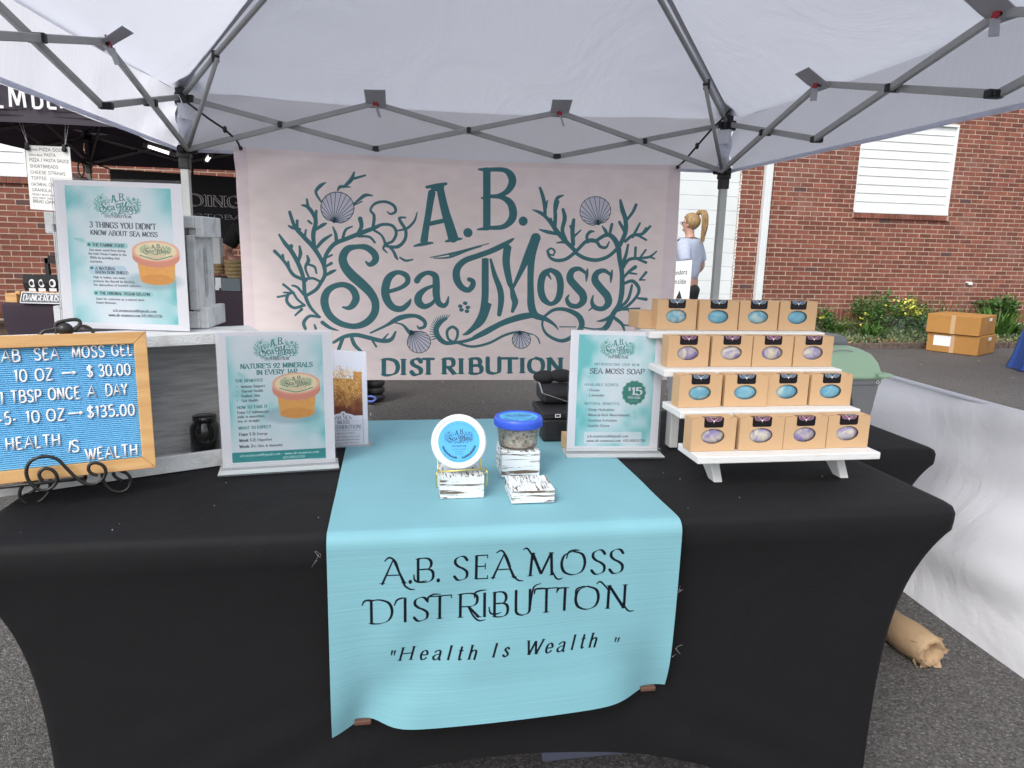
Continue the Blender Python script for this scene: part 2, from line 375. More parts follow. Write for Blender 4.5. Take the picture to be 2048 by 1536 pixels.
# ------------------------------------------------------------------ a small stroke alphabet
GL = {
'A': (82, "0,0 40,100 80,0;15,35 65,35"), 'B': (74, "10,0 10,100;~10,100 45,100 62,88 62,66 45,54 10,54;~10,54 50,54 70,42 70,14 50,0 10,0"),
'C': (80, "~74,82 58,97 38,100 14,84 6,50 14,16 38,0 60,4 75,20"), 'D': (84, "10,0 10,100;~10,100 40,100 68,85 78,50 68,15 40,0 10,0"),
'E': (68, "10,0 10,100;10,100 62,100;10,53 52,53;10,0 64,0"), 'F': (64, "10,0 10,100;10,100 60,100;10,52 50,52"),
'G': (84, "~72,82 58,97 38,100 14,84 6,50 14,16 38,0 60,3 74,14;74,14 74,42;50,42 74,42"), 'H': (82, "10,0 10,100;72,0 72,100;10,52 72,52"),
'I': (20, "10,0 10,100"), 'J': (44, "~34,100 34,25 26,4 8,0"), 'K': (72, "10,0 10,100;66,100 10,42;28,58 70,0"), 'L': (62, "10,0 10,100;10,0 58,0"),
'M': (96, "8,0 14,100;14,100 48,8;48,8 82,100;82,100 88,0"), 'N': (82, "10,0 10,100;10,100 72,0;72,0 72,100"),
'O': (84, "~42,100 14,86 5,50 14,14 42,0 70,14 79,50 70,86 42,100"), 'P': (70, "10,0 10,100;~10,100 46,100 64,88 64,60 46,46 10,46"),
'Q': (84, "~42,100 14,86 5,50 14,14 42,0 70,14 79,50 70,86 42,100;50,20 76,-12"), 'R': (74, "10,0 10,100;~10,100 46,100 64,88 64,60 46,46 10,46;36,46 72,0"),
'S': (68, "~62,84 50,98 32,100 12,90 10,72 24,58 46,47 62,32 60,10 40,0 20,1 6,16"), 'T': (72, "0,100 72,100;36,100 36,0"),
'U': (80, "~10,100 10,40 14,10 40,0 66,10 70,40 70,100"), 'V': (76, "0,100 38,0 76,100"), 'W': (104, "0,100 28,0;28,0 52,92;52,92 76,0;76,0 104,100"),
'X': (70, "2,100 68,0;66,100 0,0"), 'Y': (68, "0,100 34,48;68,100 34,48;34,48 34,0"), 'Z': (66, "4,100 62,100;62,100 2,0;2,0 64,0"),
'0': (68, "~34,100 12,84 6,50 12,16 34,0 56,16 62,50 56,84 34,100"), '1': (36, "8,82 26,100;26,100 26,0"),
'2': (64, "~6,78 18,97 38,99 54,82 48,58 28,32 4,0;4,0 60,0"), '3': (64, "~6,86 24,100 46,96 54,78 44,58 24,53;~24,53 48,50 60,30 50,6 26,0 4,12"),
'4': (64, "46,0 46,100;46,100 2,28;2,28 62,28"), '5': (64, "54,100 14,100;14,100 10,56;~10,56 34,64 56,52 60,26 46,4 22,0 4,12"),
'6': (64, "~52,94 34,98 12,74 6,36 16,6 36,0 56,14 56,42 38,60 14,48 7,32"), '7': (62, "4,100 60,100;60,100 24,0"),
'8': (66, "~34,100 14,88 16,64 34,54 56,40 58,14 34,0 10,14 12,40 34,54 52,66 54,88 34,100"), '9': (64, "~56,64 48,48 28,42 8,58 8,86 28,100 48,96 58,66 52,28 30,2 12,6"),
'a': (56, "~10,52 26,64 44,60 48,46 48,8;48,8 54,0;~48,38 22,34 6,20 14,2 34,2 48,16"), 'b': (62, "10,100 10,0;~10,44 26,64 50,56 56,32 48,6 28,0 10,14"),
'c': (56, "~50,52 36,64 14,54 6,30 16,6 36,0 52,12"), 'd': (60, "50,100 50,0;~50,44 34,64 12,56 5,30 14,5 32,0 50,16"), 'e': (58, "~8,34 52,34 48,56 30,64 12,54 6,30 16,4 36,0 52,12"),
'f': (38, "~44,94 30,100 20,86 20,64 20,0;4,62 38,62"), 'g': (58, "~48,46 30,64 10,54 6,36 16,16 34,14 48,28;~50,62 50,-4 40,-26 18,-28 6,-18"), 'h': (58, "10,100 10,0;~10,44 26,62 42,60 48,46 48,0"),
'i': (20, "10,64 10,0;10,84 10,88"), 'j': (24, "14,64 12,-24;14,84 14,88"), 'k': (54, "10,100 10,0;46,62 12,26;24,38 50,0"), 'l': (20, "10,100 10,0"),
'm': (84, "10,64 10,0;~10,46 22,62 36,60 42,46 42,0;~42,46 54,62 68,60 74,46 74,0"), 'n': (58, "10,64 10,0;~10,44 26,62 42,60 48,46 48,0"), 'o': (60, "~30,64 12,54 6,32 12,8 30,0 48,8 54,32 48,54 30,64"),
'p': (62, "10,64 10,-30;~10,44 26,64 50,56 56,32 48,6 28,0 10,14"), 'q': (60, "50,64 50,-30;~50,44 34,64 12,56 5,30 14,5 32,0 50,16"), 'r': (42, "10,64 10,0;~10,40 22,60 40,62"),
's': (48, "~42,54 28,64 12,58 12,44 38,26 44,12 28,0 10,4 4,12"), 't': (40, "~18,86 18,14 26,0 38,4;4,62 36,62"), 'u': (58, "~10,64 10,18 22,2 40,6 48,20;48,64 48,0"),
'v': (50, "0,64 25,0 50,64"), 'w': (76, "0,64 18,0;18,0 37,60;37,60 56,0;56,0 76,64"), 'x': (48, "2,64 46,0;46,64 0,0"), 'y': (52, "0,64 27,2;52,64 8,-30"), 'z': (50, "4,62 44,62;44,62 2,2;2,2 46,2"),
'.': (22, "10,2 10,6"), ',': (22, "12,6 7,-12"), "'": (18, "9,98 9,76"), '"': (34, "10,98 8,76;24,98 22,76"), '-': (40, "6,36 34,36"), ':': (22, "10,4 10,8;10,52 10,56"), '/': (44, "2,-6 42,104"),
'!': (22, "10,100 10,30;10,2 10,6"), '$': (64, "~56,80 44,92 28,92 10,82 10,66 26,54 44,46 58,32 54,12 34,4 16,6 4,20;32,108 32,-12"), '&': (80, "~76,2 20,66 18,86 34,98 48,86 44,68 12,34 10,12 30,0 56,10 70,42"),
'@': (100, "~66,62 46,66 34,50 34,32 46,22 62,28 68,60 70,30 84,28 90,50 78,84 48,94 16,80 4,44 16,6 50,-8 80,0"), '+': (60, "8,44 52,44;30,66 30,22"), '*': (34, "16,34 17,38"), '>': (76, "2,50 72,50;56,62 72,50 56,38"), ' ': (36, ""), '~': (50, "8,44 44,44"), '^': (50, "8,50 20,34 42,70"),
}
def glyph(ch):
    adv, d = GL.get(ch, (40, "")); st = []
    for p in d.split(';'):
        if not p: continue
        sm = p[0] == '~'
        pts = [tuple(float(q) / 100 for q in t.split(',')) for t in p.lstrip('~').split()]
        st.append((sm, rsmooth(pts, 5) if sm else pts))
    return adv / 100., st
GC = {}
def layout(text, track=.12):
    x = 0; out = []
    for ch in text:
        if ch not in GC: GC[ch] = glyph(ch)
        adv, st = GC[ch]
        out.append((ch, x, st)); x += adv + track
    return out, max(x - track, .01)
def style_w(p, q, style, w):
    if style == 'sans': return w
    dx, dy = q[0] - p[0], q[1] - p[1]; th = math.atan2(dy, dx)
    k = abs(math.sin(th - math.radians(18)))
    return w * ((.42 + .95 * k) if style == 'serif' else (.22 + 1.0 * k))
def text(cv, s, x, y, h, col, style='serif', w=.11, x1=None, y1=None, track=.12, align='l', alpha=1., slant=0., map_=None, serif=True):
    """h = cap height in canvas pixels; x..x1 fits the width; y..y1 slopes the baseline"""
    lay, W_ = layout(s, track)
    sx = h if x1 is None else (x1 - x) / W_
    if x1 is None:
        if align == 'c': x -= W_ * h / 2
        if align == 'r': x -= W_ * h
    tw = W_ * sx
    def M(px, py):
        X = px * sx + slant * py * h; base = y if y1 is None else y + (y1 - y) * (px * sx / tw)
        q = (x + X, base - py * h)
        return map_(*q) if map_ else q
    for ch, ox, st in lay:
        for sm, pts in st:
            P = [(ox + p[0], p[1]) for p in pts]
            if len(P) < 2: continue
            wd = []
            for i in range(len(P)):
                a = P[max(i - 1, 0)]; b = P[min(i + 1, len(P) - 1)]
                wd.append(style_w((a[0] * sx / h, a[1]), (b[0] * sx / h, b[1]), style, w) * h)
            if ch in '.:*i!' and len(P) == 2 and abs(P[0][1] - P[1][1]) < .05: wd = [w * h * 1.5] * 2
            bt = 1 if (not sm and style != 'sans' and abs(P[0][1] - P[-1][1]) > .3) else 0
            cv.stroke([M(*p) for p in P], wd, col, alpha, butt=(bt, bt))
            if style != 'sans' and serif and not sm and ch not in '.,\'"-:/$@*+>~^&' and h > 7:
                for e_, o_ in ((P[0], P[1]), (P[-1], P[-2])):
                    if abs(e_[1] - o_[1]) > .3 and (min(abs(e_[1]), abs(e_[1] - 1), abs(e_[1] - .64)) < .03):
                        sw = w * (1.25 if style == 'serif' else 1.1)
                        ey = e_[1] + (.02 if e_[1] < .3 else -.02); cv.stroke([M(e_[0] - sw, ey), M(e_[0], ey), M(e_[0] + sw, ey)], [w * h * .22, w * h * .45, w * h * .22], col, alpha)
                    elif abs(e_[1] - o_[1]) < .05 and ch in 'EFTLZC' :
                        cv.stroke([M(e_[0], e_[1] - (.12 if e_[1] > .4 else 0)), M(e_[0], e_[1] + (.12 if e_[1] < .6 else 0))], w * h * .4, col, alpha)
    return tw
# ------------------------------------------------------------------ the logo drawing (measured off the banner), two sheets of measurements
_c1 = lambda x, y: (460 + x / 4.096, 300 + y / 4.096)
_c2 = lambda x, y: (900 + x / 4.096, 300 + y / 4.096)
_c3 = lambda x, y: (600 + x / 3.4133, 560 + y / 3.4133)
LET = {1: """1655,315,60 1640,400,55 1625,500,52 1605,620,54 1588,735,62|1700,262,110 1700,310,105|1725,300,60 1745,400,64 1770,500,70 1800,600,78 1832,710,86|1640,580,34 1780,548,34|1612,275,20 1690,262,30 1770,246,20|1510,768,12 1590,748,30 1660,740,12|1768,728,12 1830,712,32 1898,705,12|1950,655,76
1112,902,12 1145,926,34 1190,890,52 1182,835,56 1120,785,50 1040,778,36 960,800,56 922,870,66 940,945,74 1000,1018,82 1080,1088,80 1150,1160,72 1190,1240,64 1182,1330,62 1120,1405,58 1020,1440,46 900,1415,50 810,1345,60 772,1245,66 790,1160,58 850,1110,44 930,1095,44 1000,1130,56 1032,1200,60 1010,1258,54 970,1288,34 922,1282,12
1305,1148,30 1400,1115,32 1455,1068,40 1442,1012,44 1370,988,36 1300,1035,60 1272,1130,68 1285,1215,66 1335,1280,56 1405,1292,48 1460,1250,36 1480,1213,10
1528,1062,50 1560,1018,44 1620,990,34 1680,1015,52 1690,1085,60 1690,1170,60 1708,1240,50 1750,1266,38 1778,1242,28 1790,1190,8|1680,1092,20 1600,1128,34 1548,1180,58 1545,1235,64 1590,1272,46 1650,1250,32 1690,1200,22
1640,862,4 1760,840,10 1900,806,10 2050,764,8|1670,868,5 1800,860,14 1950,800,16 2060,768,8""",
2: """303,128,62 303,350,62 303,610,62|236,125,12 300,128,36|260,365,10 300,366,40|228,628,12 310,618,34|300,128,30 440,130,36 500,175,60 512,240,62 470,310,46 400,345,30 330,350,26|330,352,26 420,358,34 490,400,56 518,470,66 508,545,62 440,605,40 330,615,30|602,560,76
158,1045,34 188,1062,40 186,1100,46 150,1135,44 95,1110,52 56,1040,62 60,955,58 120,890,48 230,848,44 330,812,44 430,765,44 500,722,26 525,705,8
290,870,56 290,1050,60 288,1200,60 268,1330,60 210,1430,46 150,1490,34 108,1508,8|335,880,18 368,1010,38 412,1130,50 420,1230,50 405,1338,36
475,770,66 462,900,62 488,1060,50 508,1120,34 522,1190,52 535,1240,50 513,1312,26|512,1128,22 580,985,42 640,850,66 685,750,80 708,695,84|700,720,78 672,850,64 662,1000,54 662,1150,56 668,1270,66 700,1345,60 780,1375,38 850,1420,22 888,1466,6
760,1378,30 650,1345,44 500,1378,40 350,1445,34 200,1530,30
770,1360,20 850,1302,26 950,1300,32 1050,1350,46 1082,1425,50 1040,1500,42 920,1560,30 800,1510,22 757,1430,16 770,1360,20
825,968,34 765,1010,58 744,1110,60 765,1205,58 828,1252,34 888,1205,54 906,1100,58 885,1010,56 825,968,34|795,990,30 828,1045,8
1128,965,10 1122,1010,26 1118,1065,8|1115,1000,22 1060,962,34 1000,980,50 985,1045,64 1035,1112,66 1085,1170,68 1092,1230,62 1045,1272,42 985,1262,40 958,1215,30 975,1178,8
1330,978,10 1324,1025,26 1320,1078,8|1318,1015,22 1265,980,34 1205,1000,50 1190,1060,64 1240,1130,66 1290,1190,68 1300,1250,62 1255,1295,42 1190,1285,40 1165,1240,30 1175,1185,8|1190,1270,20 1140,1308,8
320,745,4 180,785,8 60,820,12 0,840,16""",
3: """1120,368,6 1180,335,22 1250,270,34 1290,150,44|1590,238,26 1480,262,28 1370,300,28 1260,362,26 1150,408,22 1060,425,20|1062,420,14 1170,452,16 1290,428,16 1400,372,16 1495,350,14 1590,368,6|1600,370,4 1625,395,8 1638,430,6
1060,425,18 1015,400,16 1005,345,18 1040,315,18 1075,340,18 1072,390,16 1050,425,14|1050,428,18 990,425,30 945,385,36 930,330,36 960,285,26 1000,258,12"""}
FOL = {1: """735,1365,14 660,1290,24 612,1180,28 600,1050,30 560,930,34 500,820,34 450,760,30 402,688,14|620,1060,26 520,1020,26 460,930,24 410,870,22 365,825,26|620,1190,24 700,1140,26 742,1080,26 775,1010,28 760,920,30 690,800,34 600,700,34 530,620,28 488,500,22|690,790,26 680,680,34 700,560,30 642,460,28 588,440,10|700,570,24 705,485,18|640,460,22 628,392,14
770,960,28 780,860,28 850,760,32 960,710,32 1080,660,34 1180,620,30 1250,590,22 1330,600,22 1362,660,22 1330,730,20 1270,750,16|870,750,26 865,680,24 842,618,10|920,720,22 945,640,18 1000,610,8|1040,680,26 1075,610,30 1065,545,36
1170,620,24 1180,520,22 1150,470,16 1190,415,18 1270,400,20 1340,430,22 1356,480,20 1315,502,14 1288,482,6|1280,770,18 1370,775,26 1430,720,24 1440,640,24 1400,570,24 1388,535,18 1438,530,10|1370,640,10 1450,620,18 1510,560,16 1533,485,5|1180,640,18 1240,680,16 1270,750,20 1255,790,16 1287,825,8|1270,750,18 1330,800,20 1360,860,22 1375,882,6|1393,865,12 1440,890,18 1497,880,10
1050,690,18 1140,695,18 1185,740,16|700,800,20 760,730,26 828,682,14|700,640,18 760,600,26 788,588,8|780,1020,18 830,990,26 864,975,10|775,950,14 828,918,22|790,870,14 832,850,14|560,900,20 575,840,26 568,782,14|500,815,16 500,778,28|550,640,18 548,570,20|570,640,20 510,628,24 478,612,10|435,885,18 430,855,18|480,950,20 475,908,12|650,1050,14 615,960,18 640,900,26 630,858,12|640,930,16 690,950,18 706,1002,12|740,1075,18 680,1045,18 620,1050,18
600,1270,22 520,1290,22 465,1240,24 475,1180,22 520,1165,16|600,1180,18 550,1120,18 508,1106,12|610,1270,16 550,1220,16 510,1160,18 435,1098,18|520,1165,14 440,1165,12|475,1185,14 388,1202,14|585,1302,22 532,1352,12|640,570,16 665,590,14|610,700,18 620,645,12|730,1365,20 650,1358,22 602,1410,26 615,1462,24|755,1410,30 820,1455,24 885,1475,5|690,1430,12 700,1460,20
742,405,12 702,330,20 740,275,26 785,248,4|880,312,10 905,280,22 982,282,6|930,282,16 990,222,30 1016,158,10|1010,212,18 1107,182,12|1015,420,10 1062,380,22 1110,347,24 1167,350,6|1015,432,8 1080,400,8
1150,1495,10 1280,1430,20 1380,1362,24 1500,1347,26 1588,1390,28 1592,1440,22 1552,1456,16 1533,1432,6""",
2: """1030,815,32 940,722,36 880,652,38 840,590,36 790,530,26 740,490,26 678,466,4|860,620,28 865,520,30 862,440,26 882,372,28 928,350,10|782,525,24 778,430,30 762,350,28 740,283,18|885,670,24 800,652,28 735,632,8|1000,770,24 940,740,22 876,744,8|950,720,28 922,640,30 942,540,34 928,468,24|1010,760,32 1005,640,36 1015,555,26|1010,700,20 1072,642,10|790,450,16 800,390,8|870,470,20 890,400,16|1000,640,16 985,605,12|850,600,16 828,540,12
850,848,10 815,838,14 806,808,16 832,790,14 860,815,14 845,848,10|797,810,14 818,862,20 870,890,26 950,880,28 1030,820,28 1110,740,28 1165,728,34 1205,742,26 1232,780,24 1280,788,20 1305,742,8|1132,742,22 1122,692,24 1150,656,24 1182,655,8|1020,822,28 1100,872,30 1200,892,30 1300,862,28 1380,792,30
1200,730,26 1290,682,32 1350,722,42 1382,795,46 1392,880,40 1412,1000,40 1412,1150,46 1390,1260,42 1340,1340,44 1290,1440,52 1240,1480,40|1290,690,22 1275,650,26 1248,612,8|1310,680,24 1328,598,24|1395,770,36 1440,665,38 1440,560,36 1415,480,38 1398,400,18|1450,565,22 1500,500,24 1527,442,26|1430,650,28 1390,580,22|1440,740,24 1500,692,26 1580,682,24 1645,620,18|1500,705,22 1535,640,20 1560,592,14|1540,690,18 1612,732,16|1580,680,20 1612,640,26
1400,950,28 1440,870,28 1462,770,18|1420,962,22 1470,892,26 1560,882,20 1640,872,20 1697,828,10|1520,882,18 1525,795,22|1560,882,16 1608,815,16|1540,888,18 1610,918,22|1640,872,16 1682,888,10|1425,1042,20 1470,992,24 1522,955,32|1470,1002,16 1532,1012,12|1560,1060,16 1612,1000,22|1560,1060,14 1600,1062,10
1425,1092,22 1500,1070,28 1552,1132,28 1530,1202,24 1450,1282,24 1380,1312,22|1390,1292,26 1462,1222,26 1495,1105,20|1545,1212,16 1612,1222,26|1380,1302,20 1460,1302,20 1558,1296,12|1470,1312,18 1500,1372,14|1490,1332,20 1575,1366,14
1340,1352,32 1270,1388,26 1208,1400,6|1350,1372,28 1410,1422,26 1432,1475,18|1420,1432,14 1497,1440,8|1100,1450,10 1190,1466,16 1290,1452,14|900,1443,6 1032,1445,6""",
3: """228,425,18 300,385,24 380,372,28 460,388,28 560,412,28 622,402,26 652,350,12|560,412,18 602,362,6|290,400,22 262,475,22|350,382,22 372,440,26 424,492,16|490,402,14 520,452,12|650,286,6 700,300,12 740,345,24 762,372,20
480,356,6 600,300,16 700,252,22 790,238,24 848,272,24 850,312,20 806,322,8"""}
def _parse(D):
    out = []
    for k, s in D.items():
        f = {1: _c1, 2: _c2, 3: _c3}[k]; sc = {1: 4.096, 2: 4.096, 3: 3.4133}[k]
        for part in s.replace('\n', '|').split('|'):
            pts = [tuple(float(q) for q in t.split(',')) for t in part.split()]
            out.append([(*f(p[0], p[1]), p[2] / sc) for p in pts])
    return out
LOGO_L = _parse(LET); LOGO_F = _parse(FOL)
def shell_lines(bx, by, cx, cy, r, n):
    L = []; a0 = math.atan2(by - cy, bx - cx); ring = []
    for i in range(n + 1):
        t = a0 + .45 + (2 * math.pi - .9) * i / n
        ex, ey = cx + r * math.cos(t), cy + r * math.sin(t) * .95
        ring.append((ex, ey)); 
        if 0 < i < n: L.append(([(bx + (ex - bx) * .12, by + (ey - by) * .12), (bx + (ex - bx) * .55 + rnd.uniform(-.6, .6), by + (ey - by) * .55), (ex, ey)], 1.0))
    L.append((ring, 1.5)); L.append(([ring[0], (bx, by), ring[-1]], 1.6)); L.append(([(bx, by), (bx + (cx - bx) * .2, by + (cy - by) * .2)], 6.))
    return L
SHELLS = [(_c1(850, 572), _c1(878, 455), 33.5, 16), (_c2(1218, 592), _c2(1192, 485), 31, 15), (_c3(758, 345), _c3(812, 420), 23.5, 14), (_c3(1500, 350), _c3(1512, 405), 18.5, 12)]
def draw_logo(cv, fn, col, dark=None, foliage=None, lw=1., detail=True, sc=1.0):
    """fn maps photo-measured banner positions to canvas pixels; sc converts stroke widths"""
    fol = foliage or col
    def one(st, c, extra=0):
        P = rsmooth(st, 5) if len(st) > 2 else st
        if len(P) == 1: q = fn(P[0][0], P[0][1]); cv.stroke([q], P[0][2] * sc * lw + extra, c); return
        bt = (P[0][2] > 12, P[-1][2] > 12)
        cv.stroke([fn(p[0], p[1]) for p in P], [max(.3, p[2]) * sc * lw + extra for p in P], c, butt=bt)
    if dark:
        for st in LOGO_F + LOGO_L: one(st, dark, 1.2)
    for st in LOGO_F: one(st, fol)
    for st in LOGO_L: one(st, col)
    for (b, c, r, n) in SHELLS:
        if detail:
            q = fn(*c); rr = r * sc
            if dark: cv.ellipse(q[0], q[1], rr, rr * .95, (214, 212, 226))
            for pts, w in shell_lines(*b, *c, r, n): cv.stroke([fn(*p) for p in pts], max(.8, w * sc), dark or col)
        else:
            q = fn(*c); cv.ellipse(q[0], q[1], r * sc * .9, r * sc * .9, fol, .75)
    for a, b in ((85, 1270), (125, 1245), (147, 1280), (140, 1312), (95, 1300)): q = fn(*_c2(a, b)); cv.ellipse(q[0], q[1], 5 * sc, 4 * sc, col)
    if detail:
        for i in range(17):
            t = i / 16; p = _c3(*(np.array((1000, 258)) * (1 - t) ** 2 + np.array((905, 270)) * 2 * t * (1 - t) + np.array((925, 395)) * t * t))
            an = math.radians(-50 - 150 * t); e = (p[0] + 11 * math.cos(an), p[1] + 11 * math.sin(an)); cv.stroke([fn(*p), fn(*e)], [3 * sc, 1 * sc], fol)
# DISTRIBUTION: letter by letter, (x0, x1) measured on the third sheet
DIST = [('D', 572, 668), ('I', 706, 716), ('S', 762, 826), ('T', 840, 912), ('R', 985, 1055), ('I', 1100, 1110), ('B', 1168, 1240), ('U', 1282, 1362), ('T', 1382, 1484), ('I', 1518, 1528), ('O', 1565, 1660), ('N', 1702, 1780)]
def draw_dist(cv, fn, col, w=.2, dark=None):
    for ch, a, b in DIST:
        lay, W_ = layout(ch); f = (a - 560) / 1230.; y0 = 650 - 20 * f; y1 = 540 - 10 * f
        for ox, st in [(l[1], l[2]) for l in lay]:
            xs = [p[0] for sm, pts in st for p in pts]; mn, mx = min(xs), max(xs)
            for sm, pts in st:
                sx = (b - a) / max(mx - mn, .001) if mx - mn > .02 else 0
                Q = [(a + (p[0] - mn) * sx, y0 + (y1 - y0) * p[1]) for p in pts]
                wd = [style_w(Q[max(i - 1, 0)], (Q[min(i + 1, len(Q) - 1)][0], -Q[min(i + 1, len(Q) - 1)][1] + 2 * Q[max(i - 1, 0)][1]), 'serif', w * 105 / 3.4133) for i in range(len(Q))]; bt = 0 if sm or abs(Q[0][1] - Q[-1][1]) < 30 else 1
                R_ = [fn(*_c3(*q)) for q in Q]; sc = math.dist(fn(800, 700), fn(801, 700))
                if dark: cv.stroke(R_, [x * sc + 1.2 for x in wd], dark, butt=(bt, bt))
                cv.stroke(R_, [x * sc for x in wd], col, butt=(bt, bt))
                if not sm:
                    for e_, o_ in ((Q[0], Q[1]), (Q[-1], Q[-2])):
                        if abs(e_[1] - o_[1]) > 30: 
                            ey = e_[1] + (-3 if e_[1] > 600 else 3); cv.stroke([fn(*_c3(e_[0] - 21, ey)), fn(*_c3(e_[0] - 8, ey)), fn(*_c3(e_[0] + 8, ey)), fn(*_c3(e_[0] + 21, ey))], [1.2 * sc, 3.6 * sc, 3.6 * sc, 1.2 * sc], col)

# ---- banner print
BA0, BA1, BZ0, BZ1 = 0.245, 2.69, 0.452, 1.70
BW, BH = 1640, 836
def ban_uv(x, y):
    p = on_plane(x, y, CO + CN * .0, CN) - CO
    return ((p.dot(CE) - BA0) / (BA1 - BA0) * BW, (BZ1 - p.z) / (BZ1 - BZ0) * BH)
def paint_banner():
    cv = Canvas(BW, BH, (252, 236, 230))
    n = vnoise(BW, BH, 5, 3)[..., None] * .6 + vnoise(BW, BH, 11, 4)[..., None] * .4
    cv.a = cv.a * (1 - n * .5) + np.array((246, 236, 243), np.float32) / 255. * n * .5
    draw_logo(cv, ban_uv, (70, 124, 130), dark=(38, 66, 80), sc=BW / 2445. * 2445 / 915 * .98)
    draw_dist(cv, ban_uv, (62, 118, 124), dark=(40, 70, 84))
    g = vnoise(BW, BH, 40, 9)[..., None]; cv.a *= (1 - .03 * g)
    for x in (0, BW - 46):            # sewn side hems
        cv.a[:, x:x + 46] *= np.array((.965, .955, .975))
    cv.a[:20] *= .97; cv.a[-26:] *= np.array((1.0, 1.0, 1.0))
    return cv.image('banner_print')

# ---- a logo box for flyers: maps measured banner area to x,y,w,h
def logo_fn(x, y, w):
    s = w / 770.
    return (lambda px, py: (x + (px - 545) * s, y + (py - 325) * s)), s
TEAL = (42, 128, 128); INK = (52, 62, 78); WHITE = (232, 232, 244)
def flyer_bg(seed, corners, w=560, h=725, m=(48, 24)):
    cv = Canvas(w, h, (240, 239, 247)); x0, y0, x1, y1 = m[0], m[1], w - m[0], h - m[1] - 6
    W_, H_ = x1 - x0, y1 - y0; X = np.linspace(0, 1, W_)[None, :]; Y = np.linspace(0, 1, H_)[:, None]
    t = np.zeros((H_, W_), np.float32)
    for cx, cy, r, a in corners: t += a * np.exp(-(((X - cx) * .77) ** 2 + (Y - cy) ** 2) / (r * r))
    edge = np.exp(-np.minimum(X, 1 - X) / .07) * .5; t += edge * (.4 + .9 * vnoise(W_, H_, 6, seed + 2))
    t *= (.28 + .75 * vnoise(W_, H_, 9, seed)); t = (np.clip(t, 0, 1) ** 1.35)[..., None]
    base = np.array((232, 238, 247), np.float32) / 255; te = np.array((118, 204, 208), np.float32) / 255
    cv.a[y0:y1, x0:x1] = base * (1 - t) + te * t
    r_ = random.Random(seed)
    for cx, cy, r, a in corners:          # pale palm fronds over the washed corners
        for f in range(3):
            bx, by = x0 + cx * W_, y0 + cy * H_; an = math.atan2(.5 - cy, .5 - cx) + r_.uniform(-.7, .7); L = r * H_ * r_.uniform(.6, .9)
            for k in range(12):
                q = k / 12; px, py = bx + math.cos(an) * L * q, by + math.sin(an) * L * q
                for sg in (-1, 1):
                    a2 = an + sg * .9; l2 = L * .34 * math.sin(math.pi * (.15 + .8 * q))
                    ex, ey = px + math.cos(a2) * l2, py + math.sin(a2) * l2
                    if x0 < ex < x1 and y0 < ey < y1 and x0 < px < x1 and y0 < py < y1: cv.stroke([(px, py), (ex, ey)], [3, .8], (200, 238, 240) if f % 2 else (92, 186, 192), .32)
    return cv
def small_logo(cv, x, y, w):
    fn, s = logo_fn(x, y, w)
    draw_logo(cv, fn, TEAL, foliage=(66, 160, 150), sc=s, lw=1.25, detail=False)
def jar_pic(cv, cx, cy, w, h):
    cv.ellipse(cx - w * .1, cy + h * .42, w * .6, h * .2, (120, 160, 175), .45, soft=20)
    top = cy - h * .28; bot = cy + h * .38
    cv.poly([(cx - w * .43, top), (cx + w * .43, top), (cx + w * .36, bot), (cx - w * .36, bot)], (236, 170, 84)); cv.ellipse(cx, bot, w * .36, h * .12, (226, 156, 70))
    for i in range(60):
        a = rnd.uniform(-.38, .38); b = rnd.uniform(-.1, .42); cv.ellipse(cx + a * w, cy + b * h, 5, 3, (246, 190, 110) if i % 2 else (222, 150, 66), .5, 3)
    cv.ellipse(cx, top + h * .14, w * .5, h * .24, (226, 150, 128)); cv.rect(cx - w * .5, top, cx + w * .5, top + h * .14, (232, 162, 140)); cv.ellipse(cx, top, w * .5, h * .24, (240, 186, 160))
    for i in range(40):
        t = math.pi * (i + .5) / 40; x = cx - math.cos(t) * w * .49; y = top + math.sin(t) * h * .235; cv.stroke([(x, y + h * .05), (x, y + h * .13)], 1.1, (206, 128, 110), .6)
    cv.ellipse(cx, top, w * .44, h * .205, (246, 226, 190))
    f = lambda px, py: (cx + (px - 930) * w * .9 / 1000., top + (py - 540) * h * .42 / 620. - h * .02)
    draw_logo(cv, f, (44, 104, 92), foliage=(92, 160, 128), sc=w * .7 / 1000., lw=1.4, detail=False)
    for i in range(3): cv.stroke([(cx - w * .2, top + h * (.1 + .025 * i)), (cx + w * .2, top + h * (.1 + .025 * i))], 1.4, (150, 140, 120), .7)
    cv.stroke(rsmooth([(cx - w * .34, top + h * .1), (cx, top + h * .19), (cx + w * .34, top + h * .1)]), 5, (88, 156, 130))
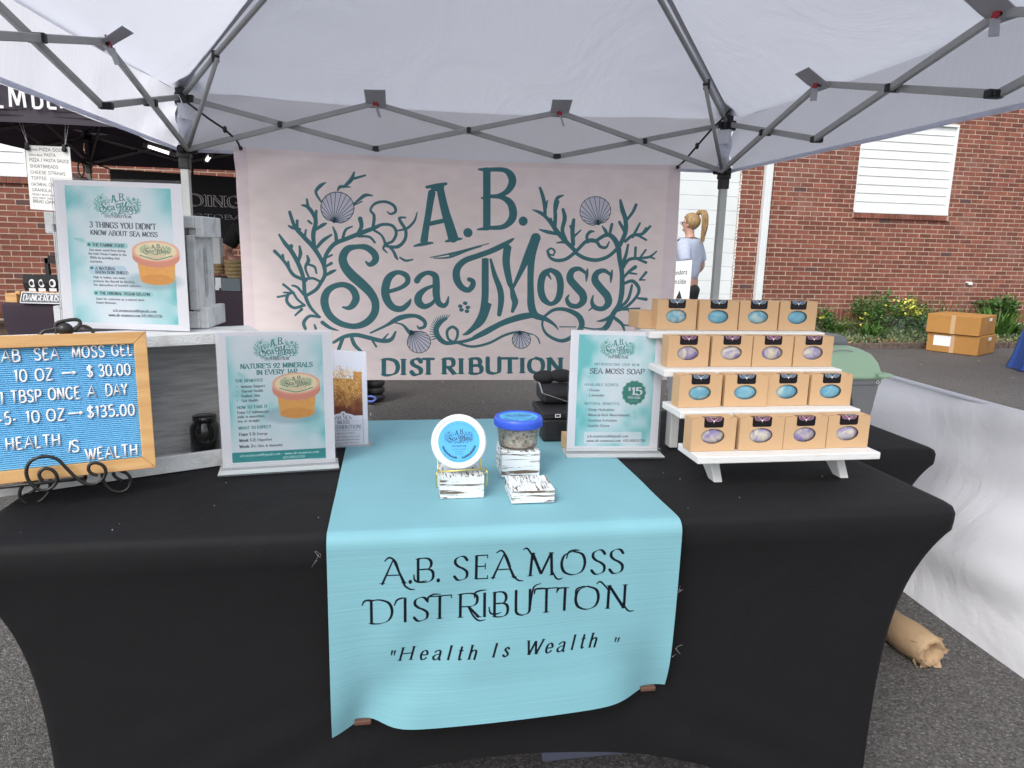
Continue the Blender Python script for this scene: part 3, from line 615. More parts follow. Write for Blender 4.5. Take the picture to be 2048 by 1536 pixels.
def paint_fl1():
    cv = flyer_bg(11, [(0, 0, .3, .95), (1, .02, .24, .7), (0, .62, .2, .5), (1, .86, .26, 1.0), (0, 1, .2, .8), (.06, .38, .1, .2)])
    small_logo(cv, 168, 55, 216); text(cv, 'DISTRIBUTION', 276, 172, 12, INK, align='c', w=.14, track=.2)
    text(cv, "3 THINGS YOU DIDN'T", 148, 222, 27, INK, x1=440, w=.13); text(cv, 'KNOW ABOUT SEA MOSS', 150, 258, 23, INK, x1=444, w=.13)
    cv.rect(128, 292, 312, 320, (150, 214, 214), .8, r=12); text(cv, 'THE FAMINE FOOD', 154, 313, 14, INK, x1=296, w=.15); cv.ellipse(140, 306, 7, 7, TEAL)
    for i, l in enumerate(('Sea moss saved lives during', 'the Irish Potato Famine in the', '1800s by providing vital', 'nutrients.')): text(cv, l, 140 - (5 if i == 1 else 0), 336 + i * 19, 10.5, INK, w=.13, x1=(300, 304, 272, 196)[i])
    cv.rect(134, 406, 300, 452, (170, 206, 228), .6, r=18); cv.ellipse(146, 420, 8, 7, TEAL); text(cv, 'A NATURAL', 162, 427, 14, INK, x1=252, w=.15); text(cv, 'RADIATION SHIELD', 162, 446, 14, INK, x1=306, w=.15)
    for i, l in enumerate(('High in iodine, sea moss', 'protects the thyroid by blocking', 'the absorption of harmful radiation')): text(cv, l, 150, 470 + i * 19, 10.5, INK, w=.13, x1=(290, 330, 356)[i])
    jar_pic(cv, 432, 388, 205, 215)
    cv.rect(146, 530, 410, 558, (150, 214, 214), .8, r=13); cv.ellipse(158, 544, 7, 7, TEAL); text(cv, 'THE ORIGINAL VEGAN GELATIN', 174, 551, 14, INK, x1=394, w=.15)
    text(cv, 'Used for centuries as a natural plant-', 156, 578, 10.5, INK, w=.13, x1=372); text(cv, 'based thickener.', 156, 597, 10.5, INK, w=.13, x1=246)
    text(cv, 'a.b.seamosssd@gmail.com', 226, 636, 14, INK, w=.13, x1=418); text(cv, 'www.ab-seamoss.com 615.900.0750', 206, 660, 14, INK, w=.13, x1=442)
    return cv.image('flyer_print_a')
def paint_fl2():
    cv = flyer_bg(23, [(.1, .28, .12, .25), (0, .45, .3, .45), (1, .2, .22, .5), (1, .8, .25, .8), (.5, .02, .2, .2), (.35, .62, .2, .45), (.8, .62, .2, .3)])
    small_logo(cv, 172, 34, 226); text(cv, 'DISTRIBUTION', 286, 152, 12, INK, align='c', w=.15, track=.2)
    text(cv, "NATURE'S 92 MINERALS", 110, 192, 24, TEAL, x1=460, w=.17); text(cv, 'IN EVERY JAR', 186, 226, 24, TEAL, x1=384, w=.17)
    text(cv, 'THE BENEFITS', 82, 262, 15, TEAL, x1=212, w=.17)
    for i, l in enumerate(('Immune Support', 'Thyroid Health', 'Radiant Skin', 'Gut Health')): text(cv, '^', 84, 291 + i * 25, 12, INK, w=.12, style='sans'); text(cv, l, 108, 291 + i * 25, 13, INK, w=.13, x1=(222, 212, 196, 186)[i])
    text(cv, 'HOW TO TAKE IT', 84, 402, 15, TEAL, x1=230, w=.17)
    for i, l in enumerate(('Enjoy 1-2 tablespoons', 'daily in smoothies,', 'tea, or straight.')): text(cv, l, 84, 428 + i * 23, 13, INK, w=.13, x1=(236, 216, 192)[i])
    text(cv, 'WHAT TO EXPECT', 86, 512, 15, TEAL, x1=244, w=.17)
    for i, (a, b) in enumerate((('Days 1-3:', 'Energy'), ('Week 1-2:', 'Digestion'), ('Week 3+:', 'Skin & Immunity'))): text(cv, a, 86, 546 + i * 33, 15, INK, w=.17, x1=166); text(cv, b, 174, 546 + i * 33, 13, INK, w=.13, x1=(224, 244, 296)[i])
    jar_pic(cv, 376, 345, 236, 240)
    cv.rect(48, 636, 512, 690, (24, 146, 148)); text(cv, 'a.b.seamossd@gmail.com ~ www.ab-seamoss.com', 84, 660, 13, (225, 245, 245), x1=476, w=.13); text(cv, '615.900.0750', 296, 682, 13, (225, 245, 245), x1=404, w=.13)
    return cv.image('flyer_print_b')
def paint_fl3():
    cv = flyer_bg(37, [(0, .02, .34, 1.0), (0, .3, .2, .8), (1, .1, .28, .7), (0, .8, .3, .9), (1, .86, .32, .9), (.8, .75, .15, .35), (.5, 1.0, .2, .7)])
    cv.rect(104, 606, 458, 678, (238, 238, 248), .72, r=3)
    small_logo(cv, 174, 44, 218); text(cv, 'DISTRIBUTION', 288, 160, 12, INK, align='c', w=.15, track=.2)
    text(cv, 'INTRODUCING OUR NEW', 148, 204, 15, (40, 112, 124), x1=420, w=.12, track=.25, serif=False); text(cv, 'SEA MOSS SOAP', 122, 252, 30, (66, 66, 84), x1=452, w=.14)
    cv.stroke([(140, 282), (420, 282)], 1, (190, 200, 210))
    text(cv, 'AVAILABLE SCENTS:', 94, 326, 15, (40, 112, 124), x1=300, w=.12, serif=False); text(cv, 'NATURAL BENEFITS:', 98, 440, 15, (40, 112, 124), x1=312, w=.12, serif=False)
    for i, (l, y) in enumerate((('Ocean', 358), ('Lavender', 389), ('Deep Hydration', 476), ('Mineral-Rich Nourishment', 509), ('Soothes Irritation', 542), ('Gentle Detox', 575))): text(cv, '* ' + l, 108, y, 14, INK, w=.14, x1=(184, 216, 280, 376, 300, 256)[i])
    pts = []
    for i in range(56):
        t = 2 * math.pi * i / 56; r = 70 * (1 + .045 * math.cos(14 * t)); pts.append((396 + r * math.cos(t), 366 + r * 1.02 * math.sin(t)))
    cv.poly([(396 + (p[0] - 396) * 1.07, 366 + (p[1] - 366) * 1.07) for p in pts], (170, 206, 206)); cv.poly(pts, (46, 132, 120))
    text(cv, '$', 362, 352, 20, WHITE, w=.16); text(cv, '15', 380, 378, 44, WHITE, x1=444, w=.2); text(cv, 'PER BAR', 362, 402, 14, WHITE, x1=436, w=.15); cv.stroke([(374, 416), (424, 416)], 1.2, WHITE)
    text(cv, 'a.b.seamossd@gmail.com', 122, 640, 15, INK, w=.13, x1=374); text(cv, 'www.ab-seamoss.com  615.900.0750', 122, 668, 15, INK, w=.13, x1=482)
    return cv.image('flyer_print_c')
def paint_brochure():
    cv = Canvas(240, 540, (236, 236, 248)); X0, Y0, X1, Y1 = 14, 108, 212, 356
    cv.rect(X0, Y0, X1, Y1, (214, 160, 90)); n = vnoise(X1 - X0, Y1 - Y0, 7, 5)[..., None]
    Yg = np.linspace(0, 1, Y1 - Y0)[:, None, None]; a = np.array((206, 142, 74), np.float32) / 255; b = np.array((120, 62, 44), np.float32) / 255
    k = np.clip((Yg - .45) * 2.4 + (n - .5) * .7, 0, 1); cv.a[Y0:Y1, X0:X1] = a * (1 - k) + b * k
    cv.a[Y0:Y0 + 40, X0:X0 + 150] = np.array((234, 234, 246), np.float32) / 255
    r_ = random.Random(3)
    for i in range(230):
        x = r_.uniform(X0, X1); y = Y0 + abs(r_.gauss(.28, .22)) * (Y1 - Y0); 
        if y > Y1 - 10: continue
        p = [(x, y)]; an = r_.uniform(0, 6.3)
        for j in range(5): an += r_.uniform(-.8, .8); p.append((min(X1 - 1, max(X0, p[-1][0] + 9 * math.cos(an))), min(Y1 - 1, max(Y0 - 26, p[-1][1] + 9 * math.sin(an)))))
        cv.stroke(rsmooth(p, 3), [2.4] * (5 * 3 + 1), ((246, 200, 120), (226, 164, 80), (166, 98, 44), (240, 206, 150))[i % 4], .75)
    cv.ellipse(98, 402, 96, 62, (236, 236, 248)); cv.ellipse(98, 346, 17, 17, (236, 236, 248)); cv.stroke([(98, 338), (98, 354)], 2.5, INK); cv.stroke([(90, 346), (106, 346)], 2.5, INK)
    text(cv, 'AB SEA', 98, 376, 20, (60, 60, 70), align='c', w=.1); text(cv, 'MOSS', 98, 402, 20, (60, 60, 70), align='c', w=.1); text(cv, 'DISTRIBUTION', 8, 430, 20, (60, 60, 70), x1=196, w=.1)
    cv.stroke([(10, 440), (200, 440)], 1.2, (90, 90, 100)); cv.stroke([(212, 356), (212, 520)], 1.2, (90, 90, 100))
    for i, l in enumerate(('615.900.0750', 'www.ab-seamoss.com', 'facebook.com/abdistribution', 'abseamossdistribution')): text(cv, l, 16, 462 + i * 18, 9, (80, 80, 92), x1=(160, 190, 188, 186)[i], w=.1, style='sans')
    return cv.image('brochure_print')
def paint_lid(name, bg=(84, 172, 226), ink=(22, 40, 66)):
    cv = Canvas(420, 420, bg); c = 210
    f = lambda px, py: (c + (px - 930) * .40, 160 + (py - 520) * .38)
    draw_logo(cv, f, ink, sc=.39, lw=1.15, detail=False, foliage=tuple(int(a * .6 + b * .4) for a, b in zip(ink, bg)))
    text(cv, 'DISTRIBUTION', c, 262, 15, ink, align='c', w=.15, track=.2)
    for i, l in enumerate(('A NATURAL SUPPLEMENT', 'from the ocean', 'ALL NATURAL')): text(cv, l, c, 290 + i * 24, 8.5, ink, align='c', w=.14, style='sans', alpha=.8)
    for k in range(2):
        for i in range(46):
            t = math.radians(20 + 65 * i / 46); t = t if k == 0 else math.pi - t
            x, y = c + 172 * math.cos(t), c + 172 * math.sin(t) - 4
            for j in range(4):
                a = t + (1.2 if k == 0 else -1.2) + rnd.uniform(-.9, .9) + math.pi; cv.stroke([(x, y), (x + 22 * math.cos(a), y + 22 * math.sin(a))], [3, 1], ink, .55)
    for s, r, a0, a1, up in (('ORGANIC WILDCRAFTED', 182, 214, 326, True), ('www.ab-seamoss.com 615.900.0750', 192, 142, 38, False)):
        n = len(s)
        for i, ch in enumerate(s):
            t = math.radians(a0 + (a1 - a0) * i / (n - 1)); x, y = c + r * math.cos(t), c + r * math.sin(t)
            rot = t + math.pi / 2 if up else t - math.pi / 2
            def mp(px, py, x=x, y=y, rot=rot): return (x + px * math.cos(rot) - py * math.sin(rot), y + px * math.sin(rot) + py * math.cos(rot))
            text(cv, ch, -3, 4, 9, ink, w=.14, style='sans', map_=mp)
    return cv.image(name)
def paint_sticker(name, c1, c2):
    cv = Canvas(200, 190, (20, 17, 22))
    for sg in (-1, 1):
        for k in range(5):
            cv.stroke(rsmooth([(100 + sg * 6, 100 - k * 6), (100 + sg * 34, 112 - k * 9), (100 + sg * 66, 100 - k * 12), (100 + sg * 78, 78 - k * 6)]), [5, ] * 16, c1 if k % 2 else c2, .85)
        cv.stroke([(100, 120), (100 + sg * 40, 60)], 3, c2)
    cv.rect(30, 30, 170, 62, c1, .35); text(cv, 'SOAP', 100, 58, 20, (235, 225, 220), align='c', w=.14)
    cv.ellipse(100, 108, 9, 11, (240, 225, 225)); cv.stroke([(100, 116), (100, 140)], [5, 1], c2)
    cv.a[:14] = np.array((150, 140, 150)) / 255.
    return cv.image(name)
def paint_menu():
    cv = Canvas(420, 560, (226, 226, 224)); k = (40, 40, 46)
    L = [('PAR BAKED', 30, 44, 14, 118), ('PIZZA DOUGH', 130, 44, 24, 400), ('FRESHLY MILLED', 30, 90, 14, 158), ('PASTA', 172, 90, 24, 280), ('PIZZA / PASTA SAUCE', 30, 138, 25, 404), ('SHORTBREADS', 30, 192, 25, 296), ('CHEESE STRAWS', 30, 246, 25, 360), ('TOFFEE', 32, 296, 25, 178), ('OATMEAL CREAM PIES', 30, 350, 24, 380), ('GRANOLA', 30, 400, 25, 210), ('FRESHLY MILLED EINKORN', 30, 436, 15, 280), ('WHITE WHEAT, HARD WHEAT', 30, 464, 14, 290), ('BREAD LOAVES', 30, 500, 25, 260)]
    for s, x, y, h, x1 in L: text(cv, s, x, y, h, k, style='sans', w=.14, x1=x1)
    cv.ellipse(36, 530, 4, 3, k)
    return cv.image('menu_print')
def paint_bakery():
    cv = Canvas(1000, 560, (24, 22, 30))
    text(cv, 'BREADING', 120, 250, 92, (215, 211, 215), x1=930, w=.17); text(cv, 'BREADING', 120, 250, 92, (24, 22, 30), x1=930, w=.075)
    text(cv, 'BREADINGTOBAKE', 130, 352, 36, (175, 170, 178), x1=1060, w=.13)
    return cv.image('bakery_banner_print')
def paint_vendors():
    cv = Canvas(420, 640, (246, 246, 246)); k = (50, 50, 54)
    text(cv, 'Vendors', 180, 150, 50, k, x1=372, w=.13, style='sans'); text(cv, 'inside', 222, 250, 50, k, x1=366, w=.13, style='sans')
    text(cv, 'Information', 60, 400, 42, k, x1=230, w=.12, style='sans'); cv.poly([(262, 410), (300, 320), (334, 410)], k); cv.rect(288, 405, 310, 500, k)
    return cv.image('vendors_print')
def paint_runner(uvf):
    cv = Canvas(940, 1770, (126, 178, 190)); ink = (10, 16, 26)
    n = vnoise(940, 1770, 12, 8)[..., None]; cv.a *= (1 - .03 * n)
    g = np.random.RandomState(2).rand(1770, 1, 1).astype(np.float32); cv.a *= (1 - .035 * g)
    q = lambda x, y: uvf(640 + x / 2.7676, 1000 + y / 2.7676)
    def word(s, x0, y0, x1, y1, hpx, w, st='deco', slant=0.):
        a, b = q(x0, y0), q(x1, y1); h = abs(q(x0, y0)[1] - q(x0, y0 - hpx)[1])
        text(cv, s, a[0], a[1], h, ink, style=st, w=w, x1=b[0], y1=b[1], slant=slant)
    def sw(pts, wd):
        P = rsmooth([q(*p) for p in pts], 6); n_ = len(P); m = len(wd); W_ = [np.interp(i / (n_ - 1) * (m - 1), range(m), wd) for i in range(n_)]; cv.stroke(P, W_, ink)
    for s, x0, x1 in (('A', 345, 470), ('.', 490, 512), ('B', 530, 630), ('.', 645, 668), ('S', 738, 822), ('E', 855, 935), ('A', 960, 1080), ('M', 1155, 1300), ('O', 1330, 1475), ('S', 1498, 1582), ('S', 1598, 1682)):
        y = lambda x: 472 - (x - 335) * .0475
        word(s, x0, y(x0), x1, y(x1), 132, .085)
    for s, x0, x1 in (('D', 268, 410), ('I', 466, 478), ('S', 514, 602), ('T', 600, 728), ('R', 762, 885), ('I', 906, 918), ('B', 955, 1042), ('U', 1072, 1175), ('T', 1190, 1320), ('I', 1352, 1364), ('O', 1410, 1550), ('N', 1582, 1700)):
        y = lambda x: 697 - (x - 268) * .0655
        word(s, x0, y(x0), x1, y(x1), 132, .085)
    # swashes
    for p in ([(358, 345), (385, 325), (420, 350), (445, 420)], [(450, 440), (470, 480), (500, 500), (526, 500)], [(980, 300), (1010, 288), (1040, 330), (1060, 380)], [(1060, 400), (1085, 440), (1105, 455), (1130, 456)], [(1130, 282), (1150, 275), (1175, 310), (1200, 360)], [(1290, 400), (1310, 440), (1330, 448), (1348, 440)],
              [(232, 590), (245, 568), (270, 562), (300, 566)], [(412, 590), (425, 562), (450, 550), (480, 548)], [(598, 575), (600, 548), (630, 530), (670, 530)], [(858, 552), (862, 525), (890, 512), (925, 508)], [(520, 420), (525, 450), (550, 460), (590, 452)], [(938, 600), (945, 632), (975, 636), (1005, 626)],
              [(820, 600), (850, 650), (880, 674), (916, 668)], [(1168, 600), (1175, 540), (1190, 490), (1228, 472)], [(1190, 530), (1196, 505), (1230, 500), (1260, 500)], [(1316, 525), (1322, 505), (1345, 498), (1385, 496)], [(1535, 470), (1555, 458), (1580, 480), (1610, 520)], [(1680, 575), (1700, 610), (1720, 622), (1742, 618)],
              [(1368, 330), (1380, 295), (1415, 282), (1440, 285)], [(1420, 545), (1425, 505), (1460, 488), (1490, 488)]):
        sw(p, [2.5, 5, 4.5, 1.5])
    L3 = [('"', 392, 420, 865), ('H', 440, 520, 908), ('e', 558, 598, 900), ('a', 628, 672, 896), ('l', 712, 722, 891), ('t', 765, 790, 887), ('h', 824, 870, 883), ('I', 962, 970, 870), ('s', 1018, 1045, 866), ('W', 1140, 1225, 856), ('e', 1250, 1288, 846), ('a', 1314, 1358, 842), ('l', 1398, 1408, 835), ('t', 1448, 1470, 830), ('h', 1498, 1542, 830), ('"', 1640, 1662, 795)]
    for s, x0, x1, y in L3:
        if s == '"':
            for dx in (0, 16): cv.stroke([q(x0 + 8 + dx, y - 16), q(x0 + 2 + dx, y + 8)], [5, 2.5], ink)
        else: word(s, x0 - 8, y, x1 - 8, y - (x1 - x0) * .087, 76, .1, st='serif', slant=.24)
    return cv.image('runner_print')
# ------------------------------------------------------------------ material table
M = {}
M['asphalt'] = mat('asphalt', (.165, .155, .15), .8, col2=(.085, .08, .08), vscale=230, contrast=(.36, .66), bump=2.2, bscale=120, stain=[(.35, (.085, .082, .084), .45, .72), (1.7, (.19, .18, .172), .56, .8), (60, (.36, .35, .34), .66, .74), (24, (.05, .05, .05), .64, .76)])
BST = [(1.3, (.36, .22, .19), .56, .85), (.5, (.15, .075, .06), .5, .9)]
M['brick'] = mat('brick', (.235, .078, .052), .88, col2=(.165, .056, .040), vscale=14, bump=.5, bscale=120, rand=.24)
M['brick_far'] = mat('brick_many', (.235, .078, .052), .88, col2=(.165, .056, .040), vscale=9, bump=.5, bscale=120, rand=.24, stain=BST, island=True)
M['brick_dark'] = mat('brick_dark', (.13, .062, .055), .9, col2=(.08, .05, .05), vscale=20, bump=.5, bscale=120)
M['mortar'] = mat('mortar', (.50, .385, .30), .95, stain=[(1.1, (.36, .30, .26), .5, .8)], var=.15, vscale=5, bump=.6, bscale=150)
M['white_paint'] = mat('white_paint', (.78, .80, .80), .55, var=.03, vscale=3)
M['white_block'] = mat('white_block_paint', (.70, .735, .745), .6, var=.03, vscale=2, bump=.3, bscale=60)
M['siding'] = mat('white_vinyl', (.76, .79, .79), .45, var=.02, vscale=2)
M['groove'] = mat('groove_grey', (.40, .42, .43), .7)
M['soil'] = mat('soil', (.11, .07, .05), .95, col2=(.05, .034, .024), vscale=30, bump=2., bscale=40)
M['kerb'] = mat('old_edging', (.16, .12, .10), .9, col2=(.08, .06, .05), vscale=18, bump=1., bscale=50)
M['vault'] = mat('grey_vault', (.38, .41, .40), .7, var=.1, vscale=4)
M['frame'] = mat('powder_coated_steel', (.34, .345, .34), .42, spec=.5, var=.06, vscale=12)
M['leg'] = mat('painted_leg', (.46, .48, .47), .45, var=.05, vscale=10)
M['black_plastic'] = mat('black_plastic', (.016, .016, .018), .45)
M['black_rubber'] = mat('black_rubber', (.028, .028, .03), .62, bump=.3, bscale=90)
M['patch'] = mat('grey_webbing', (.40, .40, .43), .85, bump=.4, bscale=300)
M['red'] = mat('red_strap', (.42, .03, .05), .6)
M['cord'] = mat('black_cord', (.02, .02, .022), .6)
M['metal'] = mat('bright_metal', (.75, .75, .76), .25, 1.0)
M['spandex'] = mat('black_spandex', (.0065, .0063, .0075), .74, spec=.3)
M['purple_black'] = mat('dark_plum_cloth', (.035, .022, .035), .8)
M['tent_black'] = mat('black_canopy_cloth', (.055, .045, .062), .75, transl=.06, bump=.2, bscale=300)
M['tent_frame'] = mat('dark_tent_frame', (.17, .16, .16), .5)
M['iron'] = mat('black_wrought_iron', (.018, .017, .017), .38, spec=.6, bump=.3, bscale=120)
M['oak'] = mat('pale_oak', (.66, .40, .17), .5, col2=(.56, .31, .12), vscale=7, stretch=(1, 1, 9), bump=.12, bscale=60)
M['felt'] = mat('blue_felt', (.165, .49, .80), .95, var=.04, vscale=160, bump=.3, bscale=400)
M['letter'] = mat('white_plastic_letter', (.82, .82, .84), .35)
M['crate_white'] = mat('white_washed_wood', (.74, .76, .77), .62, col2=(.56, .55, .53), vscale=6, stretch=(1, 5, 5), bump=.5, bscale=60, contrast=(.3, .5))
M['crate_grey'] = mat('weathered_grey_board', (.60, .60, .60), .8, col2=(.42, .42, .425), vscale=9, stretch=(1.5, 1.5, 14), bump=.9, bscale=40)
M['stand_white'] = mat('white_painted_pine', (.68, .69, .69), .5, col2=(.55, .51, .45), vscale=5, stretch=(1, 6, 6), bump=.25, bscale=50, contrast=(.22, .36))
M['kraft'] = mat('kraft_card', (.54, .35, .195), .72, var=.03, vscale=5, bump=.12, bscale=400)
M['kraft_edge'] = mat('kraft_edge', (.30, .16, .08), .8)
M['carton'] = mat('brown_cardboard', (.42, .205, .055), .75, var=.07, vscale=3, bump=.3, bscale=80)
M['acrylic'] = mat('clear_acrylic', (.5, .54, .55), .06, spec=.7, alpha=.03)
M['clear_tub'] = mat('clear_tub_plastic', (.86, .86, .86), .22, spec=.5, alpha=.06)
M['white_lid'] = mat('white_tub_plastic', (.80, .80, .81), .32, spec=.5)
M['blue_lid'] = mat('blue_lid_plastic', (.05, .12, .66), .3, spec=.5)
M['gold'] = mat('gold_wire', (.86, .70, .20), .25, 1.0)
M['shell'] = mat('sea_moss_and_shell', (.92, .85, .74), .6, col2=(.62, .49, .38), vscale=50, rand=.4, island=True)
M['tote_grey'] = mat('grey_tote', (.195, .20, .21), .45, spec=.4)
M['tote_green'] = mat('sage_green_lid', (.34, .50, .35), .42, spec=.4)
M['box_black'] = mat('black_case', (.014, .014, .016), .5)
M['white_print'] = mat('white_print', (.8, .8, .82), .6)
M['white_edge'] = mat('white_card', (.78, .78, .82), .6)
M['white_sheet'] = mat('white_polyester_sheet', (.84, .85, .90), .7, transl=.45, bump=.25, bscale=8, var=.02, vscale=3)
M['paper_roll'] = mat('brown_kraft_paper', (.46, .32, .19), .75, col2=(.39, .26, .15), vscale=9, bump=.5, bscale=40)
M['blue_cloth'] = mat('navy_blue_cloth', (.022, .06, .24), .8, bump=.3, bscale=30)
M['blue_cord'] = mat('blue_cord', (.14, .20, .62), .5)
M['skin'] = mat('skin', (.56, .32, .24), .55)
M['blonde'] = mat('blonde_hair', (.50, .34, .15), .5, col2=(.20, .12, .06), vscale=18, stretch=(6, 6, 1), bump=.8, bscale=90)
M['brown_hair'] = mat('brown_hair', (.08, .05, .03), .5, bump=.8, bscale=90)
M['tee_grey'] = mat('heather_blue_tee', (.42, .47, .60), .85, var=.06, vscale=30)
M['tee_black'] = mat('black_tee', (.02, .02, .022), .85)
M['pants'] = mat('dark_trousers', (.02, .02, .025), .8)
M['leaf'] = mat('leaf_green', (.11, .24, .04), .5, col2=(.05, .12, .024), vscale=6, rand=.4, island=True, transl=.15)
M['leaf_dark'] = mat('leaf_dark', (.06, .15, .032), .5, rand=.45, island=True, transl=.1)
M['leaf_pale'] = mat('leaf_pale', (.19, .25, .13), .6, rand=.35, island=True, transl=.15)
M['leaf_lime'] = mat('leaf_lime', (.17, .30, .045), .5, rand=.3, island=True, transl=.2)
M['flower'] = mat('yellow_flower', (.62, .62, .10), .6, rand=.2, island=True)
M['dry'] = mat('dry_leaf', (.32, .20, .09), .8, rand=.4, island=True)
M['wicker'] = mat('wicker', (.46, .34, .18), .8, col2=(.28, .19, .09), vscale=60, stretch=(1, 1, 5), bump=1., bscale=90)
M['navy_tub'] = mat('dim_blue_plastic', (.10, .11, .16), .4, spec=.5)
M['glass_black'] = mat('black_glass', (.012, .012, .013), .1, spec=.7)
M['slate'] = mat('slate_grey_board', (.14, .17, .19), .75)
M['led'] = mat('lit_tube', (.9, .9, .9), .4, emis=(1, .98, .95, 1.3))
M['copper_clip'] = mat('brown_clip', (.11, .05, .035), .6, var=.2, vscale=60)

def cloth_mat(name, col, tr, fine=900, big=2.2, strength=.35):
    m = mat(name, col, .72, spec=.3, transl=tr); N = m.node_tree.nodes; L = m.node_tree.links; b = N['Principled BSDF']
    tc = N.new('ShaderNodeTexCoord'); mp = N.new('ShaderNodeMapping'); mp.inputs['Scale'].default_value = (1, 1, 1); L.new(tc.outputs['Object'], mp.inputs[0])
    n1 = N.new('ShaderNodeTexNoise'); n1.inputs['Scale'].default_value = big; n1.inputs['Detail'].default_value = 5; n1.inputs['Distortion'].default_value = 1.2; L.new(mp.outputs[0], n1.inputs['Vector'])
    w1 = N.new('ShaderNodeTexWave'); w1.inputs['Scale'].default_value = fine / 12.; w1.bands_direction = 'X'; w1.inputs['Distortion'].default_value = .3; L.new(mp.outputs[0], w1.inputs['Vector'])
    w2 = N.new('ShaderNodeTexWave'); w2.inputs['Scale'].default_value = fine / 12.; w2.bands_direction = 'Z'; w2.inputs['Distortion'].default_value = .3; L.new(mp.outputs[0], w2.inputs['Vector'])
    b1 = N.new('ShaderNodeBump'); b1.inputs['Strength'].default_value = strength; b1.inputs['Distance'].default_value = .04; L.new(n1.outputs['Fac'], b1.inputs['Height'])
    b2 = N.new('ShaderNodeBump'); b2.inputs['Strength'].default_value = .18; b2.inputs['Distance'].default_value = .0012
    ad = N.new('ShaderNodeMath'); ad.operation = 'ADD'; L.new(w1.outputs['Fac'], ad.inputs[0]); L.new(w2.outputs['Fac'], ad.inputs[1])
    L.new(ad.outputs[0], b2.inputs['Height']); L.new(b1.outputs[0], b2.inputs['Normal']); L.new(b2.outputs[0], b.inputs['Normal'])
    mr = N.new('ShaderNodeMapRange'); mr.inputs['From Max'].default_value = 2; mr.inputs['To Min'].default_value = .975; mr.inputs['To Max'].default_value = 1.01; L.new(ad.outputs[0], mr.inputs[0])
    hs = N.new('ShaderNodeHueSaturation'); hs.inputs['Color'].default_value = (*col, 1); L.new(mr.outputs[0], hs.inputs['Value']); L.new(hs.outputs[0], b.inputs['Base Color'])
    for n in list(N):
        if n.type == 'BSDF_TRANSLUCENT': L.new(b2.outputs[0], n.inputs['Normal']); L.new(hs.outputs[0], n.inputs[0])
    return m
M['canopy'] = cloth_mat('white_canopy_polyester', (.78, .80, .885), .5)
M['spandex'] = cloth_mat('black_stretch_fabric', (.0068, .0065, .0078), 0, fine=2400, big=2.6, strength=.22)
M['half_wall'] = cloth_mat('half_wall_cloth', (.91, .915, .955), .16, fine=5000, big=1.9, strength=.6)
M['valance'] = cloth_mat('canopy_valance_cloth', (.80, .815, .885), .85)
def distressed(name, seed):
    m = bpy.data.materials.new(name); m.use_nodes = True; N = m.node_tree.nodes; L = m.node_tree.links; b = N['Principled BSDF']; b.inputs['Roughness'].default_value = .7
    tc = N.new('ShaderNodeTexCoord'); g = N.new('ShaderNodeNewGeometry'); sp = N.new('ShaderNodeSeparateXYZ'); L.new(g.outputs['Normal'], sp.inputs[0]); ab = N.new('ShaderNodeMath'); ab.operation = 'ABSOLUTE'; L.new(sp.outputs[2], ab.inputs[0])
    gt = N.new('ShaderNodeMath'); gt.operation = 'GREATER_THAN'; gt.inputs[1].default_value = .6; L.new(ab.outputs[0], gt.inputs[0])
    fs = []
    for sc in ((14, 60, 190), (230, 26, 60)):
        mp = N.new('ShaderNodeMapping'); mp.inputs['Scale'].default_value = sc; mp.inputs['Location'].default_value = (seed, seed * .7, seed * 1.3); L.new(tc.outputs['Object'], mp.inputs[0])
        nz = N.new('ShaderNodeTexNoise'); nz.inputs['Scale'].default_value = 1; nz.inputs['Detail'].default_value = 6; nz.inputs['Distortion'].default_value = .6; nz.inputs['Roughness'].default_value = .62; L.new(mp.outputs[0], nz.inputs['Vector']); fs.append(nz.outputs['Fac'])
    mx = N.new('ShaderNodeMix'); mx.data_type = 'FLOAT'; L.new(gt.outputs[0], mx.inputs[0]); L.new(fs[0], mx.inputs[2]); L.new(fs[1], mx.inputs[3])
    cr = N.new('ShaderNodeValToRGB'); cr.color_ramp.elements[0].position = .415 + .01 * seed; cr.color_ramp.elements[1].position = .455 + .01 * seed
    cr.color_ramp.elements[0].color = (.15, .105, .075, 1); cr.color_ramp.elements[1].color = (.74, .79, .82, 1); L.new(mx.outputs[0], cr.inputs[0]); L.new(cr.outputs[0], b.inputs['Base Color'])
    bp = N.new('ShaderNodeBump'); bp.inputs['Strength'].default_value = .6; bp.inputs['Distance'].default_value = .0012; L.new(cr.outputs[0], bp.inputs['Height']); L.new(bp.outputs[0], b.inputs['Normal'])
    return m
